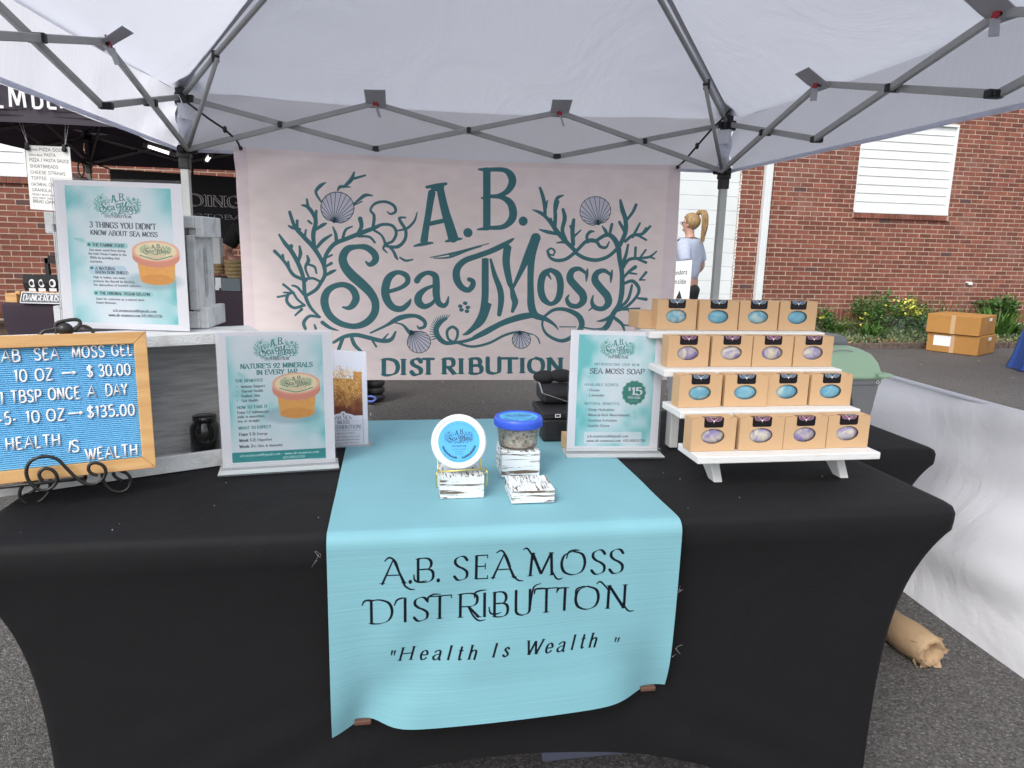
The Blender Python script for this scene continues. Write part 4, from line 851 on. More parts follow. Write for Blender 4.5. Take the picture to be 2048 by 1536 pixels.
def soap_mat(name, c1, c2):
    m = bpy.data.materials.new(name); m.use_nodes = True; N = m.node_tree.nodes; L = m.node_tree.links; b = N['Principled BSDF']; b.inputs['Roughness'].default_value = .38
    tc = N.new('ShaderNodeTexCoord'); oi = N.new('ShaderNodeObjectInfo'); mp = N.new('ShaderNodeMapping'); L.new(tc.outputs['Object'], mp.inputs[0])
    cb = N.new('ShaderNodeCombineXYZ'); mu = N.new('ShaderNodeMath'); mu.operation = 'MULTIPLY'; mu.inputs[1].default_value = 40; L.new(oi.outputs['Random'], mu.inputs[0]); L.new(mu.outputs[0], cb.inputs[0]); L.new(mu.outputs[0], cb.inputs[2]); L.new(cb.outputs[0], mp.inputs['Location'])
    nz = N.new('ShaderNodeTexNoise'); nz.inputs['Scale'].default_value = 22; nz.inputs['Detail'].default_value = 3; nz.inputs['Distortion'].default_value = 2.2; L.new(mp.outputs[0], nz.inputs['Vector'])
    cr = N.new('ShaderNodeValToRGB'); cr.color_ramp.elements[0].position = .40; cr.color_ramp.elements[1].position = .62; cr.color_ramp.elements[0].color = (*c1, 1); cr.color_ramp.elements[1].color = (*c2, 1)
    L.new(nz.outputs['Fac'], cr.inputs[0]); L.new(cr.outputs[0], b.inputs['Base Color']); return m

# ------------------------------------------------------------------ ground
def asphalt_mat():
    m = bpy.data.materials.new('coarse_asphalt'); m.use_nodes = True; N = m.node_tree.nodes; L = m.node_tree.links; b = N['Principled BSDF']; b.inputs['Roughness'].default_value = .72; b.inputs['Specular IOR Level'].default_value = .45
    tc = N.new('ShaderNodeTexCoord'); vo = N.new('ShaderNodeTexVoronoi'); vo.inputs['Scale'].default_value = 175; L.new(tc.outputs['Object'], vo.inputs['Vector'])
    v2 = N.new('ShaderNodeTexVoronoi'); v2.inputs['Scale'].default_value = 380; L.new(tc.outputs['Object'], v2.inputs['Vector'])
    sp = N.new('ShaderNodeSeparateColor'); L.new(vo.outputs['Color'], sp.inputs[0])
    cr = N.new('ShaderNodeValToRGB'); e = cr.color_ramp.elements; e[0].position = 0; e[0].color = (.062, .058, .056, 1); e[1].position = 1; e[1].color = (.25, .24, .232, 1); q = e.new(.62); q.color = (.128, .12, .116, 1); q = e.new(.9); q.color = (.17, .16, .155, 1)
    L.new(sp.outputs[0], cr.inputs[0])
    n1 = N.new('ShaderNodeTexNoise'); n1.inputs['Scale'].default_value = .45; n1.inputs['Detail'].default_value = 7; n1.inputs['Roughness'].default_value = .6; L.new(tc.outputs['Object'], n1.inputs['Vector'])
    mr = N.new('ShaderNodeMapRange'); mr.inputs['From Min'].default_value = .3; mr.inputs['From Max'].default_value = .7; mr.inputs['To Min'].default_value = .85; mr.inputs['To Max'].default_value = 1.4; L.new(n1.outputs['Fac'], mr.inputs[0])
    hs = N.new('ShaderNodeHueSaturation'); L.new(cr.outputs[0], hs.inputs['Color']); L.new(mr.outputs[0], hs.inputs['Value']); L.new(hs.outputs[0], b.inputs['Base Color'])
    ad = N.new('ShaderNodeMath'); ad.operation = 'ADD'; L.new(vo.outputs['Distance'], ad.inputs[0]); L.new(v2.outputs['Distance'], ad.inputs[1])
    bp = N.new('ShaderNodeBump'); bp.invert = True; bp.inputs['Strength'].default_value = 1; bp.inputs['Distance'].default_value = .004; L.new(ad.outputs[0], bp.inputs['Height']); L.new(bp.outputs[0], b.inputs['Normal'])
    return m
M['asphalt'] = asphalt_mat()
g = MB(); g.grid(lambda u, v: V3((-60 + 120 * u, -30 + 120 * v, 0)), 24, 24)
ground = g.build('asphalt_ground', M['asphalt']); tag(ground, kind='structure')

# ------------------------------------------------------------------ brick building
bld = empty('brick_building', W(1.5, 0, -.3), 'red brick building with boarded windows and a white painted block bay behind the stalls', 'building')
CH, BLn = .0667, .2065
S0, S1, ZT = -9.0, 15.0, 4.0
DOOR = (1.6, 5.141, 0, ZT)
WR = (6.972, 8.575, 1.822, 3.13); WL = (-6.2, -3.985, 1.872, 3.18)
holes = [DOOR, WR, WL]
def wall_rects():
    xs = sorted({S0, S1, *[h[0] for h in holes], *[h[1] for h in holes]}); out = []
    for a, b in zip(xs[:-1], xs[1:]):
        m_ = (a + b) / 2; hs = [h for h in holes if h[0] < m_ < h[1]]; z = 0
        for h in sorted(hs, key=lambda h: h[2]):
            if h[2] > z: out.append((a, b, z, h[2]))
            z = h[3]
        if z < ZT: out.append((a, b, z, ZT))
    return out
mb = MB()
for a, b, z0, z1 in wall_rects():
    mb.add([W(a, z0), W(b, z0), W(b, z1), W(a, z1)], [(0, 1, 2, 3)])
for h in holes:                                   # reveals
    a, b, z0, z1 = h
    for p, q in (((a, z0), (a, z1)), ((b, z1), (b, z0)), ((a, z1), (b, z1)), ((b, z0), (a, z0))):
        mb.add([W(p[0], p[1], 0), W(q[0], q[1], 0), W(q[0], q[1], -.12), W(p[0], p[1], -.12)], [(0, 1, 2, 3)])
mb.box(W((S0 + S1) / 2, ZT / 2, -.5), (S1 - S0, .7, ZT), (WE, WN, V3((0, 0, 1))))
mb.build('mortar_wall', M['mortar'], bld)
def free(a, b, z0, z1): return not any(a < h[1] - .002 and b > h[0] + .002 and z0 < h[3] - .002 and z1 > h[2] + .002 for h in holes)
brick_me = MB(); brick_me.box((0, 0, 0), (BLn - .014, .012, CH - .0138)); bproto = brick_me.build('brick', M['brick'], None, bevel=0)
brick_data = bproto.data; bpy.data.objects.remove(bproto)
def near_brick(s, z): return (-4.75 < s < -2.7 and .35 < z < 2.05) or (5.66 < s < 6.95 and .6 < z < 2.35)
far = MB(); nb = 0; br = random.Random(5); cands = []
rotW = WE.to_track_quat('X', 'Z').to_euler()
for k in range(-1, int((ZT - .414) / CH)):
    if k == -1:                                   # soldier course at the foot of the wall
        n = int((S1 - S0) / .0688)
        for i in range(n):
            s = S0 + i * .0688
            if free(s, s + .06, .2, .4): far.box(W(s + .0344, .306, -.001 + br.uniform(0, .001)), (.0575, .012, .20), (WE, WN, V3((0, 0, 1))))
        continue
    z = .414 + k * CH; n = int((S1 - S0) / BLn) + 1
    for i in range(n):
        s = S0 + (i + (.5 if k % 2 else 0)) * BLn; a, b = s + .006, s + BLn - .006
        for h in holes:                           # cut bricks at the openings
            if z < h[3] - .01 and z + CH > h[2] + .01:
                if a < h[0] < b: b = h[0] - .002
                if a < h[1] < b: a = h[1] + .002
        if b - a < .03 or not free(a, b, z, z + CH): continue
        d = -.0015 + br.uniform(-.001, .0015)
        full = abs((b - a) - (BLn - .012)) < .002
        if full and near_brick(s, z) and nb < 300 and not (2.3 < z): cands.append((s, z, d)); nb += 1
        else: far.box(W((a + b) / 2 + br.uniform(-.002, .002), z + CH / 2 + br.uniform(-.001, .001), d), (b - a - .002, .012, CH - .0138), (WE, WN, V3((0, 0, 1))))
for s, z, d in cands:
    o = bpy.data.objects.new('brick', brick_data); COL.objects.link(o); o.parent = bld
    o.location = W(s + BLn / 2 + br.uniform(-.002, .002), z + CH / 2 + br.uniform(-.001, .001), d) - V3(bld.location); o.rotation_euler = (br.uniform(-.01, .01), br.uniform(-.006, .006), WA)
fo = far.build('brickwork', M['brick_far'], bld); tag(fo, kind='stuff')
dk = MB()
for i in range(46):                               # burnt, darker bricks here and there (set proud by a hair)
    k = br.randint(0, 40); i2 = br.choice([br.randint(68, 112), br.randint(20, 32)]); z = .414 + k * CH; s = S0 + (i2 + (.5 if k % 2 else 0)) * BLn
    if free(s, s + BLn, z, z + CH): dk.box(W(s + BLn / 2, z + CH / 2, .0016), (BLn - .013, .012, CH - .0145), (WE, WN, V3((0, 0, 1))))
tag(dk.build('dark_brickwork', M['brick_dark'], bld), kind='stuff')
AXW = (WE, WN, V3((0, 0, 1)))
def boarded(h, first):
    fr = MB()
    a, b, z0, z1 = h
    fr.box(W(b - .012, (z0 + z1) / 2, -.012), (.024, .05, z1 - z0), AXW); fr.box(W(a + .012, (z0 + z1) / 2, -.02), (.024, .04, z1 - z0), AXW)
    fr.box(W((a + b) / 2, z0 + .018, -.006), (b - a, .06, .036), AXW); fr.box(W((a + b) / 2, z1 - .015, -.01), (b - a, .05, .03), AXW)
    w = fr.build('boarded_window', M['siding'], bld)
    n = 10; hh = (z1 - z0 - .07) / n
    for i in range(n):
        s_ = MB(); zz = z0 + .037 + i * hh
        s_.prism([W(a + .026, zz, -.022), W(a + .026, zz + .002, -.0205), W(a + .026, zz + hh - .002, -.033), W(a + .026, zz + hh - .002, -.045), W(a + .026, zz, -.045)], WE * (b - a - .052))
        s_.build('siding_board', M['siding'], w)
    sill = MB(); 
    n = int((b - a + .02) / .072)
    for i in range(n):
        sill.box(W(a - .01 + .072 * (i + .5), z0 - .042, .012), (.062, .055, .068), AXW)
    sill.box(W((a + b) / 2, z0 - .045, .006), (b - a + .02, .05, .060), AXW, 1)
    sill.build('brick_sill', [M['brick_far'], M['mortar']], w)
boarded(WR, True); boarded(WL, False)
blk = MB(); a, b = DOOR[0], DOOR[1]
for k in range(20):
    blk.box(W((a + b) / 2, .1 + k * .1975, -.05), (b - a - .004, .04, .1950), AXW)
blk.box(W((a + b) / 2, 2, -.085), (b - a, .03, 4), AXW)
blk.build('painted_block_bay', M['white_block'], bld, bevel=.004)
je = MB()
for k in range(90): z = k * .045; je.box(W(b - .004 + br.uniform(-.006, .006), z, .004), (.014, .012, br.uniform(.02, .045)), AXW)
je.build('ragged_paint_edge', M['white_paint'], bld)
ds = MB(); ds.box(W(5.53, 2.0, .045), (.105, .075, 4.0), AXW); ds.box(W(5.53, .62, .045), (.112, .082, .02), AXW); ds.box(W(5.53, .32, .045), (.112, .082, .02), AXW)
for x_ in (-.018, .018): ds.box(W(5.53 + x_, 2.0, .084), (.008, .006, 4.0), AXW)
ds.build('downspout', M['white_block'], bld, bevel=.006)
fc = MB(); fc.box(W(9.13, .81, .03), (.06, .05, .045), AXW); fc.box(W(9.10, .825, .02), (.07, .04, .02), AXW); fc.build('tap_cover', M['white_paint'], bld, bevel=.008)
vn = MB(); vn.box(W(10.35, .62, .02), (.16, .04, .16), AXW); vn.build('wall_vent', M['vault'], bld, bevel=.004)

# ------------------------------------------------------------------ planting bed
def bed_z(s, d): return max(0.0, .03 + .13 * (1 - d / 1.4)) + .02 * math.sin(s * 3.1) * math.cos(d * 5)
bed = MB()
bed.grid(lambda u, v: W(5.7 + 8.3 * u, (bed_z(5.7 + 8.3 * u, 1.35 * v) if 0 < v < 1 else (.17 if v == 0 else .0)), .01 + 1.35 * v), 60, 12)
bed.build('planting_bed', M['soil'], smooth=True)['kind'] = 'structure'
bed2 = MB(); bed2.grid(lambda u, v: W(-9 + 6.5 * u, (bed_z(u, 1.0 * v) if v < 1 else 0.), .01 + 1.0 * v), 30, 6); bed2.build('planting_bed', M['soil'], smooth=True)['kind'] = 'structure'
kb = MB()
for i in range(8): kb.box(W(6.05 + i * 1.01, .035 + br.uniform(-.006, .006), 1.40 + br.uniform(-.015, .015)), (1.0, .07, .085), AXW)
tag(kb.build('bed_edging', M['kerb'], bevel=.012), kind='structure')
vt = MB(); zb = .08
P0 = [(7.55, .52), (8.30, .52), (8.78, .02), (7.55, .02)]
vt.prism([W(7.5, .30, .02), W(8.27, .30, .02), W(8.72, .02, .02), W(7.5, .02, .02)], WN * .55)
vault = empty('access_cover', W(8, 0, .3), 'grey sloping cellar access cover against the foot of the brick wall among the plants', 'access cover')
vt.build('cover', M['vault'], vault, bevel=.01)
vt = MB(); vt.box(W(7.9, .315, .10), (.82, .16, .03), AXW); vt.build('rim', M['kerb'], vault, bevel=.004)

# leaf makers
def blade(mbx, p, an, L, w, droop=.5, up=1.0, nseg=5):
    d = V3((math.cos(an), math.sin(an), 0)); sd = V3((-math.sin(an), math.cos(an), 0)); vs = []
    for i in range(nseg + 1):
        t = i / nseg; r = L * (t * .45 + droop * t * t * .55); z = L * up * (t - droop * t * t * .75)
        ww = w * (1 - t) ** .6 * (.5 + t * 1.2 if t < .4 else 1.0)
        c = V3(p) + d * r + V3((0, 0, z)); vs += [c - sd * ww / 2, c + sd * ww / 2]
    mbx.add(vs, [(2 * i, 2 * i + 1, 2 * i + 3, 2 * i + 2) for i in range(nseg)])
def leafq(mbx, p, size, r_, asp=.5):
    an = r_.uniform(0, 6.3); el = r_.uniform(-.3, 1.1); d = V3((math.cos(an) * math.cos(el), math.sin(an) * math.cos(el), math.sin(el)))
    sd = d.cross(V3((r_.uniform(-1, 1), r_.uniform(-1, 1), 1.2))).normalized(); p = V3(p)
    mbx.add([p, p + d * size * .5 + sd * size * asp / 2, p + d * size, p + d * size * .5 - sd * size * asp / 2], [(0, 1, 2, 3)])
def grassy(name, label, s, d, n, L, w, m, seed, droop=.6, spread=.1, cat='plant', group=None, up=1.0):
    r_ = random.Random(seed); mb_ = MB(); z = bed_z(s, d)
    for i in range(n):
        a = r_.uniform(0, 6.3); blade(mb_, W(s + r_.uniform(-spread, spread), z - .01, d + r_.uniform(-spread, spread)), a, L * r_.uniform(.6, 1.1), w * r_.uniform(.7, 1.2), droop * r_.uniform(.5, 1.3), up)
    e_ = empty(name, W(s, z, d), label, cat, group); mb_.build('foliage', m, e_)
def shrub(name, label, s, d, rx, rz, n, seed, flowers=0, m='leaf_dark', fl_side=None, size=.05):
    r_ = random.Random(seed); z = bed_z(s, d); e_ = empty(name, W(s, z, d), label, 'shrub'); mb_ = MB(); fb = MB(); st = MB()
    for k in range(7): a = r_.uniform(0, 6.3); st.tube([W(s, z - .02, d), W(s + math.cos(a) * rx * .6, z + rz * .8, d + math.sin(a) * rx * .4)], [.01, .004], 5)
    cl = [(r_.uniform(-1, 1), r_.uniform(-.9, .9), r_.uniform(.1, 1)) for _ in range(int(n / 28))]
    for i in range(n):
        c = cl[i % len(cl)]; k = 1 / max(1, math.sqrt(c[0] ** 2 + c[1] ** 2 + (c[2] - .2) ** 2)); g_ = lambda: r_.gauss(0, .13)
        leafq(mb_, W(s + rx * (c[0] * k + g_()), z + rz * max(.02, c[2] * k + g_()), d + rx * .75 * (c[1] * k + g_())), size * r_.uniform(.6, 1.3), r_, .5)
    for i in range(flowers):
        a = r_.uniform(0, 6.3); q = r_.uniform(.55, 1.0); px_ = math.cos(a) * q; 
        if fl_side is not None and r_.random() < .6: px_ = abs(px_) * fl_side
        pz = math.sqrt(max(.05, 1 - px_ * px_)) * r_.uniform(.55, 1.05)
        for j in range(5): leafq(fb, W(s + rx * px_, z + rz * pz, d + rx * .75 * abs(math.sin(a)) * r_.uniform(.4, 1)), .045, r_, .8)
    st.build('stem', M['kerb'], e_); tag(mb_.build('foliage', M[m], e_), kind='stuff')
    if flowers: tag(fb.build('flowers', M['flower'], e_), kind='stuff')
shrub('flowering_shrub', 'rounded shrub dotted with yellow flowers, left of the sloping grey cellar cover', 7.35, .55, .52, .48, 3400, 1, 44, fl_side=1)
shrub('flowering_shrub', 'dark shrub with a few pale yellow flowers just right of the top soap row', 5.95, .6, .42, .34, 2000, 2, 14)
shrub('leafy_shrub', 'loose dark green leafy shrub rising behind the stacked brown cartons', 9.45, .25, .30, .44, 700, 3, 0, m='leaf_dark', size=.09)
for i, (s, d, n, L, w, m, dr, lab) in enumerate([
    (6.35, .75, 110, .50, .022, 'leaf', .8, 'arching grassy daylily clump between the two yellow flowered shrubs'),
    (6.75, .95, 90, .42, .024, 'leaf', .8, 'low grassy clump spilling in front of the rounded yellow flowered shrub'),
    (8.0, .95, 46, .48, .03, 'leaf_lime', .3, 'bright lime green strappy clump in front of the grey cellar cover'),
    (8.25, .7, 22, .62, .032, 'leaf_dark', .1, 'stiff dark upright blades in front of the grey cellar cover'),
    (8.85, .95, 60, .58, .04, 'leaf', .35, 'broad fanned strappy clump just left of the stacked brown cartons'),
    (9.2, .8, 50, .42, .05, 'leaf_dark', .9, 'dark arching clump low beside the stacked brown cartons')]):
    grassy('grassy_plant', lab, s, d, n, L, w, M[m], 20 + i, dr)
hb = MB(); r_ = random.Random(77)
for i in range(9):
    a = i * .7; z = bed_z(5.9, 1.1); blade(hb, W(5.88, z, 1.05), a, .26, .13, .9)
e_ = empty('broadleaf_plant', W(5.88, 0, 1.05), 'small plant with broad pale green leaves beside the end of the top soap row', 'plant'); hb.build('foliage', M['leaf_lime'], e_)
gc = MB(); r_ = random.Random(8)
for i in range(7500):
    s = r_.uniform(5.8, 9.6); d = r_.uniform(.7, 1.33) ** 1.0; leafq(gc, W(s, bed_z(s, d) + r_.uniform(0, .16) * (1.4 - d) * .85, d), r_.uniform(.03, .07), r_, .35)
tag(gc.build('ground_cover', M['leaf_pale']), 'low silvery green ground cover along the front of the planting bed', 'ground cover', kind='stuff')
dl = MB()
for i in range(420): s = r_.uniform(5.8, 9.8); d = r_.uniform(1.05, 1.36); leafq(dl, W(s, bed_z(s, min(d, 1.3)) + .012, d), r_.uniform(.03, .07), r_, .6)
tag(dl.build('leaf_litter', M['dry']), 'dry brown fallen leaves along the bed edging', 'leaf litter', kind='stuff')
shrub('leafy_shrub', 'green shrub at the wall foot behind the plum covered vendor table', -4.75, .5, .42, .30, 700, 9, 0, m='leaf', size=.07)
# ------------------------------------------------------------------ pop-up canopies
UPZ = V3((0, 0, 1))
def canopy(name, label, O, E, Nn, L, z_val, z_top, z_mid, z_low, z_slide, z_apex, m_fab, m_bar, m_leg, off=.03, patches=True, legs=((0, 0), (1, 0), (0, 1), (1, 1)), hip=.24, res=26, bw=.027):
    P = lambda a, b, z: O + E * a + Nn * b + V3((0, 0, z))
    root = empty(name, P(L / 2, 0, 0), label, 'canopy')
    # fabric -------------------------------------------------
    fb = MB(); zr = z_top + .045
    cr = [(-off, -off), (L + off, -off), (L + off, L + off), (-off, L + off)]
    for k in range(4):
        (ax, ay), (bx, by) = cr[k], cr[(k + 1) % 4]; nx, ny = (ay - by) / L, (bx - ax) / L; nl = math.hypot(nx, ny); ox, oy = -nx / nl, -ny / nl
        def roof(u, v, k=k, ax=ax, ay=ay, bx=bx, by=by):
            t = v ** .9; x = ax + (bx - ax) * u; y = ay + (by - ay) * u; cx = cy = L / 2
            X = x + (cx - x) * t; Y = y + (cy - y) * t
            z = zr + (z_apex + .05 - zr) * t - .085 * math.sin(math.pi * u) * math.sin(math.pi * min(1, t + .06)) ** .8 - .02 * math.sin(math.pi * u) * (1 - t)
            for (qx, qy, sg) in ((ax, ay, 1), (bx, by, -1)):        # creases fanning from the corners
                r = math.hypot(X - qx, Y - qy); th = math.atan2(Y - qy, X - qx); z += (.008 * math.sin(th * 34 + k) + .005 * math.sin(th * 61 + 2 * k)) * math.exp(-((r - .3) / .45) ** 2)
            return P(X, Y, z)
        fb.grid(roof, res, res)
        def val(u, v, k=k, ax=ax, ay=ay, bx=bx, by=by, ox=ox, oy=oy):
            x = ax + (bx - ax) * u; y = ay + (by - ay) * u; s = u * L
            rp = .006 * math.sin(s * 9 + k) * v + .004 * math.sin(s * 23 + 2 * k) * v * (1 - .5 * v) + .008 * v
            corner = math.exp(-min(s, L - s) / .25)
            rp += corner * .016 * math.sin(v * 9 + s * 12)
            z = zr - .02 * math.sin(math.pi * u) + (z_val - zr + .02 * math.sin(math.pi * u)) * v
            return P(x + ox * rp, y + oy * rp, z)
        fb.grid(val, 60, 8, mi=1)
    fab = fb.build('cover', [m_fab, M['valance'] if patches else m_fab], root, smooth=True)
    if patches:
        for k in range(4):
            ax, ay = cr[k]; dx_, dy_ = (L / 2 - ax), (L / 2 - ay); w = .013; l = math.hypot(dx_, dy_); nx, ny = -dy_ / l * w, dx_ / l * w; vs = []
            for i in range(21):
                t = i / 20.; X, Y, z = ax + dx_ * t, ay + dy_ * t, zr + (z_apex + .05 - zr) * t - .006; vs += [P(X - nx, Y - ny, z - .004), P(X + nx, Y + ny, z - .004)]
            sm = MB(); sm.add(vs, [(2 * i, 2 * i + 1, 2 * i + 3, 2 * i + 2) for i in range(20)]); sm.build('hip_seam', M['patch'], fab)
        hem = MB()
        for k in range(4):
            (ax, ay), (bx, by) = cr[k], cr[(k + 1) % 4]
            a_, b_ = P(ax, ay, z_val + .008), P(bx, by, z_val + .008); hem.bar(a_, b_, .006, .016)
        hem.build('hem', m_fab, fab)
    # bars -----------------------------------------------------
    sides = [((0, 0), (L, 0)), ((L, 0), (L, L)), ((L, L), (0, L)), ((0, L), (0, 0))]
    for k, (a, b) in enumerate(sides):
        dx, dy = (b[0] - a[0]) / L, (b[1] - a[1]) / L; inx, iny = (-dy, dx)
        if (a[0] + inx - L / 2) ** 2 + (a[1] + iny - L / 2) ** 2 > (a[0] - inx - L / 2) ** 2 + (a[1] - iny - L / 2) ** 2: inx, iny = -inx, -iny
        Q = lambda s, z, o=0: P(a[0] + dx * s + inx * o, a[1] + dy * s + iny * o, z)
        e_ = .03
        seg = [((e_, z_top), (L / 3, z_low)), ((e_, z_slide), (L / 3, z_mid)), ((L / 3, z_mid), (2 * L / 3, z_low)), ((L / 3, z_low), (2 * L / 3, z_mid)), ((2 * L / 3, z_low), (L - e_, z_top)), ((2 * L / 3, z_mid), (L - e_, z_slide))]
        for j, (p, q) in enumerate(seg):
            o = (.0 if j % 2 == 0 else .026)
            m_ = MB(); m_.bar(Q(*p, o), Q(*q, o), .017, bw); m_.build('truss_bar', m_bar, root, bevel=.003)
        for s in (L / 3, 2 * L / 3):
            for z in (z_low, z_mid):
                kn = MB(); c = Q(s, z, .013); kn.bar(c - V3(Q(.02, 0) - Q(0, 0)), c + V3(Q(.02, 0) - Q(0, 0)), .034, .022); kn.bar(Q(s, z, -.012), Q(s, z, .04), .026, .026); kn.build('truss_knuckle', M['black_plastic'], root, bevel=.004)
        for i in range(3):
            s = L / 6 + i * L / 3; z = (z_top + z_low) / 2 if i != 1 else (z_mid + z_low) / 2
            if i == 0 or i == 2: z = (z_top + z_low + z_slide + z_mid) / 4
            kn = MB(); kn.bar(Q(s, z, -.016), Q(s, z, .044), .022, .03); kn.build('truss_knuckle', M['black_plastic'], root, bevel=.004)
        if patches:
            for s in (L / 3, 2 * L / 3):
                pm = MB(); w = .055
                pm.add([Q(s - w, z_mid + .046, .115), Q(s + w, z_mid + .050, .115), Q(s + w * .97, z_mid + .012, .052), Q(s + w, z_mid - .022, .0), Q(s - w * .96, z_mid - .020, .0), Q(s - w * .93, z_mid + .006, .055)], [(0, 1, 2, 5), (5, 2, 3, 4)])
                pa = pm.build('fastening_patch', M['patch'], root, solid=.003)
                rm = MB(); rm.bar(Q(s - .004, z_mid + .028, .03), Q(s + .004, z_mid - .02, .052), .022, .005); rm.build('strap', M['red'], pa)
                rm = MB(); rm.bar(Q(s + .004, z_mid - .02, .05), Q(s + .022, z_mid - .075, .06), .028, .003); rm.build('pull_tab', M['patch'], pa)
    C = V3(P(L / 2, L / 2, z_apex - .06))
    hb = MB(); hb.lathe([(.05, -.05), (.06, 0), (.045, .06)], 12, C); hb.build('peak_hub', M['black_plastic'], root)
    for (ca, cb) in ((0, 0), (1, 0), (1, 1), (0, 1)):
        x, y = ca * L, cb * L; sx, sy = (1 if ca == 0 else -1), (1 if cb == 0 else -1)
        kx, ky = x + sx * hip, y + sy * hip; zk = z_top + .03 + (z_apex - .06 - z_top - .03) * (hip / (L / 2)) - .012
        m_ = MB(); m_.tube([P(x + sx * .03, y + sy * .03, z_top + .02), P(kx, ky, zk)], .0125, 8); m_.tube([P(kx, ky, zk), C], .0125, 8); m_.build('rafter', m_bar, root, smooth=True)
        m_ = MB(); m_.tube([P(x + sx * .03, y + sy * .03, z_slide + .01), P(kx + sx * .012, ky + sy * .012, zk - .014)], .011, 8); m_.build('rafter_strut', m_bar, root, smooth=True)
        kn = MB(); kn.ball(P(kx, ky, zk - .004), .021, 8, 6); kn.bar(P(kx, ky, zk - .03), P(kx, ky, zk + .02), .03, .02); kn.build('rafter_knuckle', M['black_plastic'], root)
        br_ = MB(); AX = (E, Nn, UPZ)
        br_.box(P(x, y, z_top - .005), (.07, .07, .052), AX); br_.box(P(x + sx * .025, y, z_top), (.075, .03, .036), AX); br_.box(P(x, y + sy * .025, z_top), (.03, .075, .036), AX); br_.box(P(x, y, z_top + .035), (.045, .045, .03), AX)
        br_.build('top_bracket', M['black_plastic'], root, bevel=.005)
        br_ = MB(); br_.box(P(x, y, z_slide - .012), (.062, .062, .06), AX); br_.box(P(x + sx * .03, y, z_slide + .0), (.07, .028, .036), AX); br_.box(P(x, y + sy * .03, z_slide + .0), (.028, .07, .036), AX); br_.box(P(x, y, z_slide - .06), (.052, .052, .075), AX)
        br_.build('slider_bracket', M['black_plastic'], root, bevel=.005)
        lg = MB(); lg.box(P(x, y, (z_top + z_slide) / 2), (.033, .033, z_top - z_slide), AX); lg.box(P(x, y, z_slide / 2), (.04, .04, z_slide), AX); lg.build('leg', m_leg, root, bevel=.003)
        ft = MB(); ft.box(P(x + sx * -.02, y + sy * -.02, .006), (.10, .10, .008), AX); ft.build('foot', M['metal'], root)
        if patches and cb == 0:
            # fabric tongue gathered round the upper leg
            tg = MB(); tg.grid(lambda u, v: P(x + sx * (-.02 + .05 * u), y + sy * (-.02 + .055 * (1 - u)), z_top - .03 - .20 * v) + (E * sx + Nn * sy) * (.010 * math.sin(v * 11 + u * 3) + .012), 8, 14)
            tg.build('corner_tongue', m_fab, root, smooth=True)
            tg = MB(); tg.grid(lambda u, v: P(x + sx * (-.005 + .05 * u), y + sy * (.045 - .05 * u), z_top - .032 - .075 * v) + (E * sx + Nn * sy) * .022, 4, 2); tg.build('leg_wrap', M['white_sheet'], root)
            cp = MB(); cp.grid(lambda u, v: P(x + sx * (-.03 + .12 * u), y + sy * (-.03 + .12 * v), z_top + .055 + .05 * (u + v) / 2 - .02 * math.sin(u * 5) * v), 5, 5); cp.build('corner_pocket', M['patch'], root, smooth=True)
    return root
our = canopy('canopy', 'white pop-up canopy with grey folding frame over the sea moss stall', CO, CE, CN, CL, 1.665, 1.925, 1.945, 1.715, 1.672, 2.90, M['canopy'], M['frame'], M['leg'])

# banner
bimg = paint_banner()
bn = MB(); bn.grid(lambda u, v: Cp(BA0 + (BA1 - BA0) * u + (.012 * math.sin(v * 3) if u in (0, 1) else 0), .0 - .006 + .005 * math.sin(u * 17 + v * 3) * math.sin(v * 2.5 + .4) + .012 * math.exp(-((u - .0) ** 2 + (v) ** 2) * 30) * math.sin((u + v) * 40), BZ1 - (BZ1 - BZ0) * v - .022 * math.sin(math.pi * u) * (1 - v) + (.012 * (1 - u)) * v * 0), 90, 40)
bn.uv = [[(a, 1 - b) for a, b in f] for f in bn.uv]
bano = bn.build('banner', print_mat('banner_cloth', bimg, .75, bump=.5, bscale=(7, 4, 1), transl=.15), None, smooth=True, loc=Cp(1.47, 0, 1.07))
tag(bano, 'wide pale pink banner printed A.B. Sea Moss Distribution in teal with seaweed and shells', 'banner')
def bungee(label, pts, hook):
    e_ = empty('bungee_cord', pts[0], label, 'bungee cord', 'bungee cords holding the banner')
    m_ = MB(); m_.tube(pts, .0058, 6); m_.build('cord', M['cord'], e_, smooth=True)
    m_ = MB(); m_.tube(hook, .003, 6); m_.build('hook', M['metal'], e_, smooth=True)
    m_ = MB(); m_.ball(pts[-1], .011, 8, 6); m_.ball(pts[len(pts) // 2], .012, 8, 6, (1, 1, 1.5)); m_.build('ball', M['cord'], e_, smooth=True)
bungee('black bungee cord from the left rear leg bracket to the banner corner', [Cp(.0, .06, 1.95), Cp(.04, .07, 1.90), Cp(.15, .06, 1.82), Cp(.22, .05, 1.775), Cp(.27, .02, 1.725), Cp(.285, .012, 1.69)], [Cp(.01, .075, 1.93), Cp(.03, .075, 1.885)])
bungee('black bungee cord from the right rear leg bracket to the banner corner', [Cp(2.93, .06, 2.0), Cp(2.90, .06, 1.96), Cp(2.83, .06, 1.89), Cp(2.76, .04, 1.80), Cp(2.70, .02, 1.72), Cp(2.665, .012, 1.685)], [Cp(2.69, .02, 1.71), Cp(2.665, .015, 1.675)])

